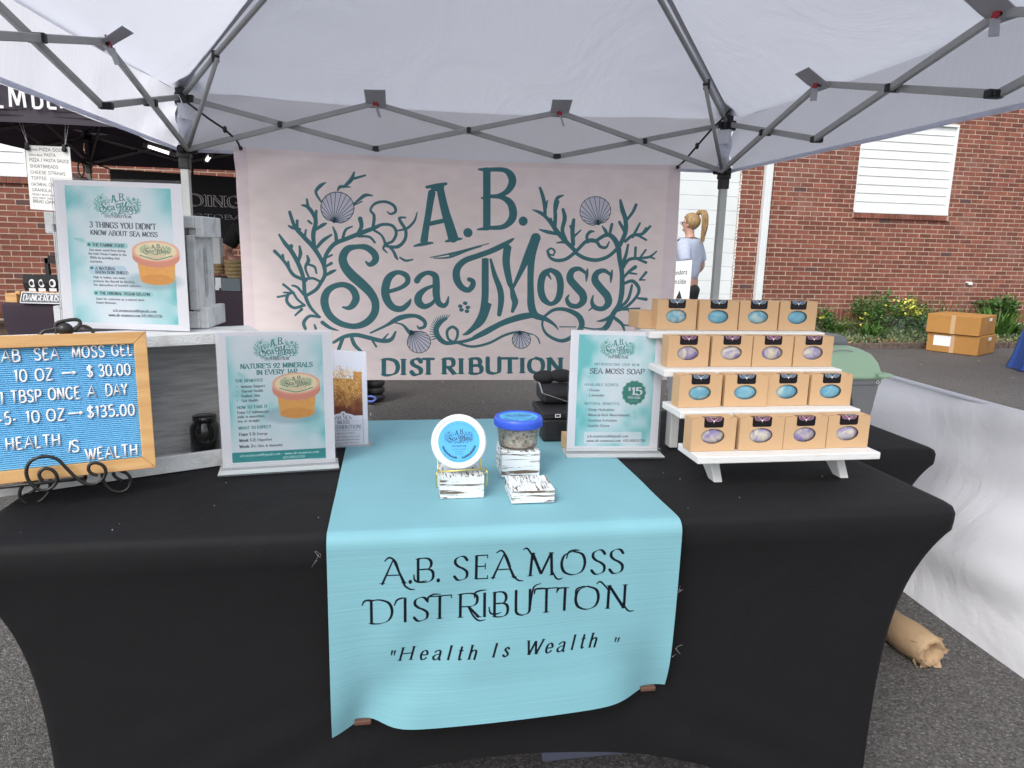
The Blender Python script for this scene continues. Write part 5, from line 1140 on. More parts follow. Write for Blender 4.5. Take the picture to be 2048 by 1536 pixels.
# white half wall on the right side
hw = MB()
def hwf(u, v):
    b = .06 + (CL - .02) * u; z = .778 * (1 - v) + .004
    z += -.02 * math.sin(math.pi * u) * (1 - v)
    d = .016 * math.sin(b * 4.2 + v * 2.5) * (.3 + v) + .010 * math.sin(b * 5 - v * 9) + .016 * math.sin(v * 11 + b * 2.1 + .6 * math.sin(b * 3)) + .006 * math.sin(v * 27 + b * 5)
    return Cp(CL + .035 + d + .16 * (1 - v), b, z - .028 * (1 - v))
hw.grid(hwf, 90, 26)
hwe = empty('half_wall', Cp(CL, 1.4, 0), 'white fabric half wall stretched low along the right side of the canopy', 'fabric wall')
hw.build('sheet', M['half_wall'], hwe, smooth=True)
hm = MB(); hm.tube([Cp(CL + .198, .06 + i * .29, .750 - .02 * math.sin(math.pi * i / 10)) for i in range(11)], .009, 6); hm.build('top_hem', M['white_sheet'], hwe, smooth=True)

# ------------------------------------------------------------------ black canopy behind on the left
TAN = .17
tE = V3((math.cos(TAN), math.sin(TAN), 0)); tN = V3((math.sin(TAN), -math.cos(TAN), 0)); tL = 2.9
tF = V3((-3.98, 4.82, 0)); tO = tF - tN * tL
Tp = lambda a, b, z: tO + tE * a + tN * b + V3((0, 0, z))
blk_t = canopy('canopy', 'black pop-up canopy over the bakery stall on the left', tO, tE, tN, tL, 1.94, 2.22, 2.21, 2.0, 1.95, 3.1, M['tent_black'], M['tent_frame'], M['tent_frame'], patches=False, res=14, bw=.024)
# lettering on its front valance, in real ribbon strokes
def ribbon(mbx, s, O3, X3, Y3, h, w, x1=None, n3=None, style='sans', track=.12, lift=.004):
    lay, W_ = layout(s, track); sx = h if x1 is None else x1 / W_; k = 0
    nn = V3(X3).cross(V3(Y3))
    for ch, ox, st in lay:
        for sm, pts in st:
            Q = [((ox + p[0]) * sx, p[1] * h) for p in pts]; vs = []; k += 1
            for i, q in enumerate(Q):
                a = Q[max(i - 1, 0)]; b = Q[min(i + 1, len(Q) - 1)]; dx, dy = b[0] - a[0], b[1] - a[1]; l = math.hypot(dx, dy) + 1e-9
                hw_ = (style_w((a[0] / h, a[1] / h), (b[0] / h, b[1] / h), style, w) * h) / 2; nx, ny = -dy / l * hw_, dx / l * hw_
                for sg in (1, -1): vs.append(V3(O3) + V3(X3) * (q[0] + nx * sg) + V3(Y3) * (q[1] + ny * sg) + nn * (lift + .0002 * (k % 9)))
            mbx.add(vs, [(2 * i, 2 * i + 1, 2 * i + 3, 2 * i + 2) for i in range(len(Q) - 1)])
_tv = Tp(0, tL + .062, 0); _ta = lambda x, y: (on_plane(x, y, _tv, tN) - tO)
rb = MB()
for ch_, xa, xb in (('E', -28, 10), ('M', 19, 54), ('B', 65, 86), ('E', 95, 115), ('R', 120, 146)):
    _e0, _e1 = _ta(xa, 213 + xa * .03), _ta(xb, 213 + xb * .03); ribbon(rb, ch_, tO + tE * _e0.dot(tE) + tN * (tL + .062) + UPZ * _e0.z, tE, UPZ, .146, .12, x1=(_e1 - _e0).dot(tE))
rb.build('lettering', M['white_print'], blk_t)
sm_ = MB()
for z in (2.02, 1.985): sm_.bar(Tp(-.03, tL + .038, z), Tp(tL + .03, tL + .038, z), .004, .006)
sm_.build('seam', M['purple_black'], blk_t)
def led(label, p, q, parent=None):
    e_ = empty('lamp', p, label, 'lamp', 'tube lamps under the black canopy'); m_ = MB(); m_.tube([p, q], .014, 8); m_.build('tube', M['led'], e_, smooth=True)
    m_ = MB(); d = (V3(q) - V3(p)).normalized(); m_.bar(V3(p) - d * .05, V3(p), .035, .035); m_.bar(V3(q), V3(q) + d * .05, .035, .035); m_.bar(V3(p) + V3((0, 0, .024)), V3(q) + V3((0, 0, .024)), .03, .02); m_.build('holder', M['tent_frame'], e_)
led('lit white tube lamp under the black canopy left of the white canopy leg', on_plane(298, 293, (0, 6.3, 0), V3((0, 1, 0))), on_plane(341, 307, (0, 6.25, 0), V3((0, 1, 0))))
led('short lit tube lamp under the black canopy right of the white canopy leg', on_plane(414, 320, (0, 6.6, 0), V3((0, 1, 0))), on_plane(421, 311, (0, 6.4, 0), V3((0, 1, 0))))
# hanging price list
YF = V3((0, 1, 0))
def flat_sign(name, img, corners_px, Y, label, cat, m=None, nrm=YF, thick=.004, group=None):
    c = [on_plane(x, y, (0, Y, 0), nrm) for x, y in corners_px]       # TL TR BR BL
    e_ = empty(name, (c[2] + c[3]) / 2, label, cat, group)
    mb_ = MB(); mb_.add(c, [(3, 2, 1, 0)], [(0, 1), (1, 1), (1, 0), (0, 0)]); mb_.build('printed_face', m or print_mat(name + '_print', img, .6), e_)
    bk = MB(); d = V3((0, thick, 0)) + V3((0, .0008, 0)); bk.prism([p + V3((0, .0008, 0)) for p in c], V3((0, thick, 0))); bk.build('backing', M['white_edge'], e_)
    return e_, c
ms, mc = flat_sign('price_list', paint_menu(), [(50, 290), (139, 294), (150, 425), (61, 418)], 5.05, 'white hanging price list naming pizza dough, pasta and breads, under the black canopy', 'price list')
cl = MB()
for p in (mc[0] + V3((.02, -.012, -.02)), mc[1] + V3((-.03, -.012, -.02))): cl.ball(p, .017, 8, 6); cl.bar(p, p + V3((0, 0, .035)), .02, .012)
cl.build('clip', M['black_plastic'], ms)
st = MB()
for p, dx in ((mc[0] + V3((.02, 0, -.0)), -.06), (mc[1] + V3((-.03, 0, 0)), .02)):
    st.tube([p, p + V3((dx, 0, .20))], .0016, 4); st.tube([p, p + V3((dx + .03, 0, .20))], .0016, 4)
st.build('string', M['white_edge'], ms)
# dark bakery banner at the back of that stall
bb = MB(); c = [on_plane(x, y, (0, 7.25, 0), YF) for x, y in ((219, 338), (500, 356), (508, 490), (232, 478))]
bb.add(c, [(3, 2, 1, 0)], [(0, 1), (1, 1), (1, 0), (0, 0)]); bo = bb.build('banner', print_mat('bakery_banner', paint_bakery(), .7), loc=c[3], solid=.002); tag(bo, 'black banner with pale outlined serif letters hung at the back of the bakery stall', 'banner')
ct = MB(); ct.tube([on_plane(165, 318, (0, 7.25, 0), YF), c[0]], .008, 5); ct.tube([on_plane(385, 335, (0, 7.25, 0), YF), on_plane(385, 352, (0, 7.25, 0), YF)], .012, 5)
tag(ct.build('bungee_cord', M['cord'], loc=c[0]), 'black bungee cord tying the bakery banner to the black canopy corner', 'bungee cord')
lk = MB(); pk = on_plane(162, 338, (0, 7.3, 0), YF)
lk.tube([pk + V3((.03 * math.cos(t), 0, .07 * math.sin(t))) for t in np.linspace(0, 6.28, 14)], .008, 5); lk.ball(pk - V3((0, 0, .11)), .06, 8, 6, (1.4, 1, .6)); tag(lk.build('hanging_strap', M['black_rubber'], loc=pk), 'black strap and clip hanging below the rear corner of the black canopy', 'strap')

# ------------------------------------------------------------------ stretch covered tables
def rrect(u0, u1, v0, v1, r, n=6, m_=22):
    pts = []
    cs = [(u1 - r, v0 + r, -90), (u1 - r, v1 - r, 0), (u0 + r, v1 - r, 90), (u0 + r, v0 + r, 180)]
    for i, (cx, cy, a0) in enumerate(cs):
        for k in range(n + 1): t = math.radians(a0 + 90 * k / n); pts.append((cx + r * math.cos(t), cy + r * math.sin(t)))
        nx, ny, na = cs[(i + 1) % 4]; t = math.radians(na); qx, qy = nx + r * math.cos(t), ny + r * math.sin(t); px, py = pts[-1]
        for k in range(1, m_): pts.append((px + (qx - px) * k / m_, py + (qy - py) * k / m_))
    return pts
def stretch_table(name, label, F, u0, u1, v0, v1, zt, inset=.118, arch=.26, m=None, archs=.3):
    """F(u,v,z) maps to world; cover of stretch cloth pinched in at the feet"""
    e_ = empty(name, F((u0 + u1) / 2, (v0 + v1) / 2, 0), label, 'table'); mb_ = MB(); rings = []
    base = rrect(u0, u1, v0, v1, .03); N_ = len(base); uc, vc = (u0 + u1) / 2, (v0 + v1) / 2
    def ring(ins, zf, r=.03, bow=0):
        iv = .0 + max(0, ins) * .18 if zf(0, 1) < zt - .03 else ins
        pts = rrect(u0 + ins, u1 - ins, v0 + iv, v1 - iv, r); out = []
        for i, (u, v) in enumerate(pts):
            U, Vv = (base[i][0] - u0) / (u1 - u0), (base[i][1] - v0) / (v1 - v0)
            ed = min(U, 1 - U, Vv, 1 - Vv); on_u = min(Vv, 1 - Vv) < .05          # long sides
            q = U if on_u else Vv; ar = max(0., 1 - (abs(2 * q - 1) / .93) ** 2.2)
            z = zf(ar, on_u)
            fo = max(0., min(1., (zt - .30 - z) / .35))          # tension folds running towards the feet
            if on_u and fo > 0:
                g_ = fo * .006 * math.sin((U * 2.6 + z * 3.2 if U > .5 else (1 - U) * 2.6 + z * 3.2) * 17) * math.exp(-((abs(U - .5) - .25) / .16) ** 2)
                v += g_ if Vv > .5 else -g_
            out.append(F(u, v, z))
        return out
    L_ = [(ins, (lambda z: (lambda ar, l: z))(z), r) for ins, z, r in ((.10, zt + .0, .03), (.03, zt, .03), (.012, zt - .0015, .03), (.004, zt - .007, .03), (.0, zt - .018, .03), (.0, zt - .036, .031), (.0012, zt - .052, .033))]
    for k in range(1, 31):
        t = (k / 30.) ** 1.3; ins = .0012 + inset * (1 - math.exp(-5.5 * t)) / (1 - math.exp(-5.5))
        L_.append((ins, (lambda t: (lambda ar, l: (zt - .052) + ((.012 + (arch if l else archs) * ar) - (zt - .052)) * t))(t), .035 - .02 * t))
    for ins, zf, r in L_: rings.append(ring(ins, zf, r))
    vs = [p for rg in rings for p in rg]; R_ = len(rings); fs = []
    for a in range(R_ - 1):
        for k in range(N_): l = (k + 1) % N_; fs.append((a * N_ + k, a * N_ + l, (a + 1) * N_ + l, (a + 1) * N_ + k)[::-1])
    fs.append(tuple(range(N_)))
    mb_.add(vs, fs); mb_.build('stretch_cover', m or M['spandex'], e_, smooth=True)
    for (a, b) in ((u0, v0), (u1, v0), (u0, v1), (u1, v1)):
        sx = 1 if a == u0 else -1; sy = 1 if b == v0 else -1; lg = MB(); lg.tube([F(a + sx * .12, b + sy * .12, zt - .04), F(a + sx * (inset + .04), b + sy * (inset * .18 + .04), .0)], .013, 8); lg.build('leg', M['frame'], e_)
    return e_
stretch_table('table', 'long front table under a black stretch cover, holding the whole display', T, -1.83, 0, 0, .76, TH, arch=.245, archs=.2)
stretch_table('table', 'lower black covered table standing behind the right end of the front table', T, -.60, .635, .79, 1.40, .61, inset=.11, arch=.12, archs=.12)

# runner
RU0, RU1 = -1.233, -.603; RLEN = .76 + .02 + .37
def runner_xyz(u, s):          # u across 0..1, s metres from the rear edge
    U = RU0 + (RU1 - RU0) * u; top = .742; r = .022
    if s < .762: return T(U, .762 - s, TH + .0045 + .0006 * math.sin(s * 30 + u * 4))
    q = s - .762; arc = r * math.pi / 2
    if q < arc: a = q / r; return T(U, -.004 - r * math.sin(a) + .0, TH + .0045 - r * (1 - math.cos(a)))
    h = q - arc; t = h / .345
    left = max(0., 1 - u * 5.5) ; right = max(0., 1 - (1 - u) * 5.5)
    bul = .010 * math.sin(math.pi * u) ** .8 * math.sin(math.pi * min(1, t) ** 1.5 * .6) * t
    ridge = .016 * math.exp(-((u - (.5 - .42 * t)) / .10) ** 2) * t + .018 * math.exp(-((u - (.5 + .44 * t)) / .10) ** 2) * t
    pin = .026 * t ** 2 * (math.exp(-((u - .085) / .07) ** 2) + math.exp(-((u - .95) / .08) ** 2))
    curl = .012 * t ** 3 * (left ** 1.2)
    low = .006 * max(0, t - .8) / .2 * math.sin(math.pi * u)
    zb = (0.012 if u < .12 else 0) * t * (1 - u / .12) if u < .12 else 0
    return T(U, -.026 - bul + ridge * .9 + pin * .8 - curl * .4 - low, TH + .0045 - r - h - zb + .02 * t * max(0, (u - .0)) * 1.0 + .008 * t ** 6 * math.exp(-((u - .10) / .05) ** 2) + .006 * t ** 6 * math.exp(-((u - 1.) / .07) ** 2))
rimgW, rimgH = 940, 1770
def run_uv(x, y):
    p = on_plane(x, y, T(0, -.030, 0), -TV); d = p - TO
    u = (d.dot(TU) - RU0) / (RU1 - RU0); h = TH + .0045 - .022 - p.z
    s = .762 + .022 * math.pi / 2 + h / (1 - .0 if u < 0 else 1 - .058 * u)
    return (u * rimgW, s / RLEN * rimgH)
ri = paint_runner(run_uv)
rm = MB()
def rgrid(u, v): return runner_xyz(u, v * RLEN)
rm.grid(rgrid, 70, 190); rm.uv = [[(a, 1 - b) for a, b in f] for f in rm.uv]
ro = rm.build('table_runner', print_mat('aqua_runner', ri, .5, bump=.16, bscale=(2.5, 300, 1), spec=.2), None, smooth=True, loc=T(-.92, .1, TH)); tag(ro, 'aqua blue runner lettered A.B. Sea Moss Distribution hanging over the table front', 'table runner')
for u, lab in ((.085, 'brown clip pinning the left bottom corner of the aqua runner'), (.945, 'brown clip pinning the right bottom corner of the aqua runner')):
    p = runner_xyz(u, RLEN - .004); cm = MB(); cm.box(p - TV * .006 - V3((0, 0, .004)), (.030, .010, .009), (TU, TV, UPZ)); o = cm.build('clip', M['copper_clip'], loc=p, bevel=.002); tag(o, lab, 'clip', 'clips on the runner')

# clear storage bin under the front table
bx = empty('storage_bin', T(-.62, .36, 0), 'translucent storage bin standing under the front table', 'storage bin')
m_ = MB(); AXT = (TU, TV, UPZ)
for (cx, cy, sx, sy) in ((0, -.14, .44, .004), (0, .14, .44, .004), (-.22, 0, .004, .28), (.22, 0, .004, .28)): m_.box(T(-.55 + cx, .44 + cy, .115), (sx, sy, .22), AXT)
m_.box(T(-.55, .44, .006), (.44, .28, .008), AXT); m_.build('body', M['navy_tub'], bx, bevel=.004)
m_ = MB(); m_.box(T(-.55, .44, .235), (.47, .31, .018), AXT); m_.build('lid', M['white_lid'], bx, bevel=.005)

# lint and threads caught on the black stretch cover
ln = MB(); r_ = random.Random(31)
for cx, cz, n in ((-1.245, .70, 10), (-.592, .60, 12), (-.590, .47, 10)):
    for i in range(3):
        p = T(cx + r_.uniform(-.006, .006), -.004, cz + r_.uniform(-.012, .012)); ln.tube(rsmooth([p, p + V3((r_.uniform(-.008, .008), -.004, r_.uniform(-.008, .008))), p + V3((r_.uniform(-.012, .012), -.003, r_.uniform(-.012, .012)))], 3), .00015, 3)
for i in range(16):
    p = T(r_.uniform(-1.8, -.02), r_.uniform(.02, .3), TH + .0012); ln.ball(p, r_.uniform(.0004, .0009), 5, 3)
tag(ln.build('lint', M['white_edge']), 'tiny white lint specks and threads on the black table cover', 'lint', kind='stuff')
lt = MB()
for i in range(70):
    x = r_.uniform(-3, 6); y = r_.uniform(3.5, 8.6); a = r_.uniform(0, 3); s = r_.uniform(.008, .03); lt.box((x, y, .004), (s, s * r_.uniform(.3, .9), .004), (V3((math.cos(a), math.sin(a), 0)), V3((-math.sin(a), math.cos(a), 0)), UPZ))
tag(lt.build('ground_litter', M['dry']), 'scattered leaf bits and small litter on the asphalt', 'litter', kind='stuff')
# ------------------------------------------------------------------ things on the front table
# letter board on an iron scroll easel
LY = math.radians(27.6); LL = math.radians(10)
LX = V3((math.cos(LY), math.sin(LY), 0)); LB = V3((-math.sin(LY), math.cos(LY), 0)); LU = V3((0, 0, 1)) * math.cos(LL) + LB * math.sin(LL); LN = LX.cross(LU)   # LN faces the camera
LP = T(-1.574, .236, .79)
def lpx(x, y): p = on_plane(x, y, LP, LN) - LP; return (p.dot(LX), p.dot(LU))
ltop = lpx(290, 663)[1]; lw = .345
def Lp(a, b, n=0): return LP + LX * a + LU * b + LN * n
lb = empty('letter_board', Lp(-lw / 2, 0, -.01), 'light oak framed board of blue felt with white letters pricing sea moss gel', 'letter board')
fw = .0225
for (a0, a1, b0, b1) in ((-lw, 0, 0, fw), (-lw, 0, ltop - fw, ltop)):
    m_ = MB(); m_.prism([Lp(a0, b0 if b0 == 0 else b1, -.018), Lp(a1, b0 if b0 == 0 else b1, -.018), Lp(a1 - fw, b1 if b0 == 0 else b0, -.018), Lp(a0 + fw, b1 if b0 == 0 else b0, -.018)], LN * .02)
    m_.build('frame_rail', M['oak'], lb, bevel=.0012)
for (a0, a1) in ((0, -fw), (-lw, -lw + fw)):
    m_ = MB(); m_.prism([Lp(a0, 0.0004, -.018), Lp(a0, ltop - .0004, -.018), Lp(a1, ltop - fw, -.018), Lp(a1, fw, -.018)], LN * .02)
    m_.build('frame_rail', M['oak'], lb, bevel=.0012)
m_ = MB(); nr = 58; prof = []
for i in range(nr):
    b0 = fw + (ltop - 2 * fw) * i / nr; b1 = fw + (ltop - 2 * fw) * (i + 1) / nr; dh = b1 - b0
    prof += [(b0, -.0125), (b0 + dh * .12, -.0088), (b0 + dh * .35, -.0078), (b0 + dh * .72, -.0078), (b0 + dh * .93, -.0090), (b0 + dh * .95, -.0125)]
vs = []
for b, n in prof: vs += [Lp(-lw + fw - .001, b, n), Lp(-fw + .001, b, n)]
m_.add(vs, [(2 * i, 2 * i + 1, 2 * i + 3, 2 * i + 2) for i in range(len(prof) - 1)])
m_.box(Lp(-lw / 2, ltop / 2, -.015), (lw - .01, ltop - .01, .004), (LX, LU, LN)); m_.build('felt_panel', M['felt'], lb)
k_ = 4.042
LINES = [('AB', 12, 160, 340, 334), ('SEA', 275, 478, 325, 318), ('MOSS', 582, 848, 306, 297), ('GEL', 905, 1075, 289, 283), ('10', 110, 220, 502, 497), ('OZ', 285, 428, 492, 484), ('>', 498, 622, 478, 472), ('$', 706, 752, 462, 460), ('30.00', 798, 1058, 457, 443),
         ('1', 0, 24, 682, 680), ('TBSP', 88, 335, 672, 660), ('ONCE', 392, 650, 648, 635), ('A', 710, 776, 626, 622), ('DAY', 855, 1032, 614, 604), ('-5-', -10, 132, 850, 842), ('10', 205, 322, 836, 828), ('OZ', 378, 524, 820, 810), ('>', 550, 680, 806, 800), ('$135.00', 708, 1092, 792, 772),
         ('HEALTH', 44, 488, 1056, 1018), ('IS', 548, 640, 1074, 1066), ('WEALTH', 695, 1115, 1136, 1094)]
for s, x0, x1, y0, y1 in LINES:
    a0, b0 = lpx(x0 / k_, 640 + y0 / k_); a1, b1 = lpx(x1 / k_, 640 + y1 / k_); lay, W_ = layout(s, .16); sx = (a1 - a0) / W_; hh = .0212
    for ch, ox, st in lay:
        m_ = MB(); bb_ = b0 + (b1 - b0) * (ox / W_); tl = .18 if s == 'IS' and ch == 'I' else 0
        for sm, pts in st:
            P_ = [Lp(a0 + (ox + p[0]) * sx + p[1] * hh * tl, bb_ + p[1] * hh, -.0062) for p in (rsmooth(pts, 2) if False else pts[::2] + ([pts[-1]] if len(pts) % 2 == 0 else []) if sm else pts)]
            m_.tube(P_, .0018, 5, nrm=LN, flat=.7)
            if ch == '.': m_.ball(P_[0] + LU * .001, .0027, 8, 6)
        m_.build('letter', M['letter'], lb, smooth=True)
# easel: measured scroll centre lines
def wire(mbx, pxs, r=.0036, plane=None, k=5, n=8):
    P0, NN = plane; pts = [on_plane(x, y, P0, NN) for x, y in pxs]; mbx.tube(rsmooth(pts, k), r, n)
ez = empty('easel', T(-1.70, .22, TH), 'black wrought iron scroll easel holding the letter board', 'easel')
PF = (Lp(0, 0, .016), V3((LN.x, LN.y, 0)).normalized())
q_ = lambda L_: [(x / k_, 640 + y / k_) for x, y in L_]
m_ = MB()
wire(m_, q_([(345, 1300), (318, 1262), (325, 1225), (370, 1200), (425, 1215), (460, 1265), (445, 1330), (385, 1372), (310, 1370), (240, 1310), (212, 1230), (240, 1150), (320, 1108), (400, 1105), (470, 1130), (540, 1200), (610, 1270), (690, 1322), (770, 1325), (830, 1285), (855, 1230), (835, 1180), (780, 1155), (730, 1165), (715, 1205), (740, 1240), (790, 1255)]), .0031, PF)
m_.build('front_scroll', M['iron'], ez, smooth=True)
PFo = (T(-1.776, .205, TH), PF[1])
m_ = MB(); wire(m_, q_([(235, 1405), (285, 1370), (310, 1330), (285, 1302), (225, 1305), (170, 1360), (160, 1420), (190, 1470), (260, 1485), (330, 1460), (390, 1400), (405, 1340), (408, 1290)]), .0031, PFo); m_.build('foot_scroll', M['iron'], ez, smooth=True)
m_ = MB(); wire(m_, q_([(990, 1300), (940, 1275), (918, 1245), (925, 1215), (975, 1222), (1030, 1245), (1058, 1300), (1035, 1360), (980, 1388), (910, 1378), (860, 1340), (835, 1290), (825, 1240)]), .0031, (T(-1.64, .235, TH), PF[1])); m_.build('foot_scroll', M['iron'], ez, smooth=True)
m_ = MB(); PB = (Lp(-.2, ltop, -.024), LN)
wire(m_, q_([(318, 125), (360, 88), (420, 78), (450, 60), (452, 30), (500, 12), (580, -2), (630, 0), (648, 22), (630, 55), (600, 92)]), .0033, PB)
wire(m_, q_([(560, 120), (600, 70), (650, 50), (700, 55), (740, 80), (755, 110)]), .0033, PB); wire(m_, q_([(460, 110), (452, 80), (470, 55)]), .0033, PB)
m_.build('back_scroll', M['iron'], ez, smooth=True)
m_ = MB(); m_.ball(on_plane(522 / k_, 640 + 72 / k_, *PB), .0125, 14, 8, (1.15, 1, .95)); m_.build('finial', M['iron'], ez, smooth=True)
m_ = MB()
for a in (-.27, -.12): m_.tube([Lp(a, -.01, .014), Lp(a, -.008, -.02), Lp(a * .8 - .03, ltop * .99, -.026)], .0033, 6)
m_.tube([Lp(-.19, ltop * .8, -.024), T(-1.80, .47, TH + .003)], .0033, 6); m_.tube([Lp(-.27, -.004, .012), Lp(-.12, -.004, .012)], .0033, 6); m_.build('frame', M['iron'], ez, smooth=True)

# crates
def crate(name, label, O3, X3, D3, wid, dep, hei, th=.014, grey_back=True, end_panels=False, rails=True):
    e_ = empty(name, O3 + X3 * wid / 2, label, 'crate'); AX = (X3, D3, UPZ); B = lambda a, d, z: O3 + X3 * a + D3 * d + UPZ * z
    m_ = MB(); m_.box(B(wid / 2, dep - .006, hei / 2), (wid - .004, .008, hei - .004), AX); m_.build('back_panel', M['crate_grey'], e_)
    for nm, z in (('bottom_board', th / 2), ('top_board', hei - th / 2)):
        m_ = MB(); m_.box(B(wid / 2, dep / 2 - .003, z), (wid, dep - .01, th), AX); m_.build(nm, M['crate_white'], e_, bevel=.0015)
    for a in (th / 2, wid - th / 2):
        m_ = MB(); m_.box(B(a, dep / 2 - .003, hei / 2), (th, dep - .014, hei - 2 * th - .001), AX); m_.build('end_panel', M['crate_white'], e_, bevel=.0015)
    if rails:
        for z in (.019, hei - .013):
            m_ = MB(); m_.box(B(wid / 2, -.005, z), (wid + .002, .009, .036 if z < .1 else .024), AX); m_.build('front_rail', M['crate_white'], e_, bevel=.0015)
        for a in (.008, wid - .008):
            m_ = MB(); m_.box(B(a, -.004, hei / 2), (.016, .008, hei - .08), AX); m_.build('front_stile', M['crate_white'], e_, bevel=.0015)
    if end_panels:
        for a in (-.009, wid + .009):
            for z in (.022, hei - .022):
                m_ = MB(); m_.box(B(a, dep / 2, z), (.0175, dep + .004, .044), AX); m_.build('end_batten', M['crate_white'], e_, bevel=.0025)
        m_ = MB(); sl_ = [(.0, -.055), (.008, -.045), (.011, 0), (.008, .045), (0, .055), (-.008, .045), (-.011, 0), (-.008, -.045)]
        m_.prism([B(wid + .0008, dep * .45 + p, hei * .5 + q) for p, q in sl_], X3 * .0012); m_.build('handle_slot', M['crate_grey'], e_)
    return e_
cdx = (TU * .909 + TV * .416).normalized(); cdd = (TV * .909 - TU * .416).normalized()
crate('crate', 'large white washed crate with grey weathered back, standing behind the letter board', T(-1.491, .402, TH + .001) - cdx * .42, cdx, cdd, .51, .10, .293)
udx = (TU * .985 - TV * .06).normalized(); udd = (TV * .985 + TU * .06).normalized()
UC0 = T(-1.812, .470, TH + .295)
crate('crate', 'small white washed crate with slot handle on its end, topmost behind the tallest flyer', UC0, udx, udd, .280, .125, .238, end_panels=True)
def mason(c, r, h, label):
    m_ = MB(); m_.lathe([(r * .8, 0), (r, .006), (r, h * .68), (r * .93, h * .76), (r * .72, h * .84), (r * .72, h * .87), (r * .78, h * .875), (r * .78, h)], 24, c)
    o = m_.build('jar', M['glass_black'], smooth=True, loc=c); tag(o, label, 'jar')
mason(T(-1.491, .402, TH + .016) + cdx * -.022 + cdd * .05, .032, .088, 'glossy black jar inside the large crate beside the left flyer')
mason(UC0 + udx * .225 + udd * .07 + UPZ * .015, .034, .088, 'dark glass jar inside the small upper crate')

# flyers in acrylic holders
def flyer(img, lab, cpx, base, X3, Dn, foot=True, holder_px=None, extra=.004):
    """cpx: TL TR BR BL measured corners; base point on the sheet plane; X3 along the sheet; Dn towards the viewer"""
    c = [on_plane(x, y, base, Dn) for x, y in cpx]
    e_ = empty('flyer_holder', (c[2] + c[3]) / 2, lab, 'flyer')
    m_ = MB(); m_.add(c, [(3, 2, 1, 0)], [(0, 1), (1, 1), (1, 0), (0, 0)]); m_.build('printed_sheet', print_mat('flyer', img, .42, spec=.45), e_)
    m_ = MB(); m_.prism([p - Dn * .0006 for p in c], -Dn * .0008); m_.build('sheet_back', M['white_edge'], e_)
    xh = (c[2] - c[3]).normalized(); up = (c[0] - c[3]).normalized(); w = (c[2] - c[3]).length; h = (c[0] - c[3]).length; AX = (xh, up, Dn)
    m_ = MB(); mid = (c[0] + c[2]) / 2
    m_.box(mid + Dn * .0028, (w + .005, h + .006, .0018), AX); m_.box(mid - Dn * .0035, (w + .005, h + .006, .0018), AX); m_.build('acrylic_pane', M['acrylic'], e_)
    if foot:
        bz = (c[2] + c[3]) / 2; zt = TH + .0062
        m_ = MB(); dn2 = V3((Dn.x, Dn.y, 0)).normalized()
        m_.box(V3((bz.x, bz.y, zt)) + dn2 * .008, (w + .012, .075, .0035), (xh, dn2, UPZ)); m_.box(V3((bz.x, bz.y, (zt + bz.z) / 2)) + dn2 * .0, (w + .006, .009, max(.004, bz.z - zt)), (xh, dn2, UPZ))
        m_.box(V3((bz.x, bz.y, zt + .008)) + dn2 * .014, (w + .010, .0035, .012), (xh, dn2, UPZ))
        m_.build('base', M['acrylic'], e_)
    return e_
def vplane(A, B): x = (B - A).normalized(); n = V3((x.y, -x.x, 0)); return A, x, n
fi = vplane(T(-1.80, .445, 1.035), T(-1.54, .395, 1.035))
flyer(paint_fl1(), 'largest flyer, three things you did not know about sea moss, standing on the large crate', [(106, 358.5), (362.5, 368), (379.6, 662.5), (127, 655)], fi[0], fi[1], fi[2], foot=False)
fi = vplane(T(-1.479, .351, .75), T(-1.248, .378, .75))
flyer(paint_fl2(), "left acrylic flyer headed Nature's 92 minerals in every jar, on the black table", [(430, 664), (662.7, 659.8), (671, 926.5), (446, 940)], fi[0], fi[1], fi[2])
fi = vplane(T(-.714, .413, .75), T(-.493, .397, .75))
flyer(paint_fl3(), 'right acrylic flyer introducing sea moss soap with a fifteen dollar badge', [(1142.5, 660), (1329, 664.5), (1314, 901.5), (1133, 902)], fi[0], fi[1], fi[2])
# brochures in their holder
fi = vplane(T(-1.262, .515, .75), T(-1.182, .518, .75)); bc = [on_plane(x, y, fi[0], fi[2]) for x, y in ((645, 700), (732, 705), (737, 893), (655, 897))]
be = empty('brochure_holder', (bc[2] + bc[3]) / 2, 'clear holder of sea moss brochures half hidden behind the left acrylic flyer', 'brochure holder')
m_ = MB(); m_.add(bc, [(3, 2, 1, 0)], [(0, 1), (1, 1), (1, 0), (0, 0)]); m_.build('brochure', print_mat('brochure', paint_brochure(), .4), be)
m_ = MB(); m_.prism([p - fi[2] * .0006 for p in bc], -fi[2] * .014); m_.build('brochure_stack', M['white_edge'], be)
m_ = MB(); w = (bc[2] - bc[3]).length; cc = (bc[2] + bc[3]) / 2; AX = (fi[1], fi[2], UPZ)
m_.box(cc + fi[2] * .010 + UPZ * .035, (w + .012, .002, .07), AX); m_.box(cc - fi[2] * .02 + UPZ * .05, (w + .012, .002, .11), AX)
for sg in (-1, 1): m_.box(cc - fi[2] * .005 + fi[1] * (sg * (w / 2 + .006)) + UPZ * .04, (.002, .03, .08), AX)
m_.box(V3((cc.x, cc.y, TH + .006)) - fi[2] * .005, (w + .014, .04, .003), AX); m_.build('acrylic_holder', M['acrylic'], be)

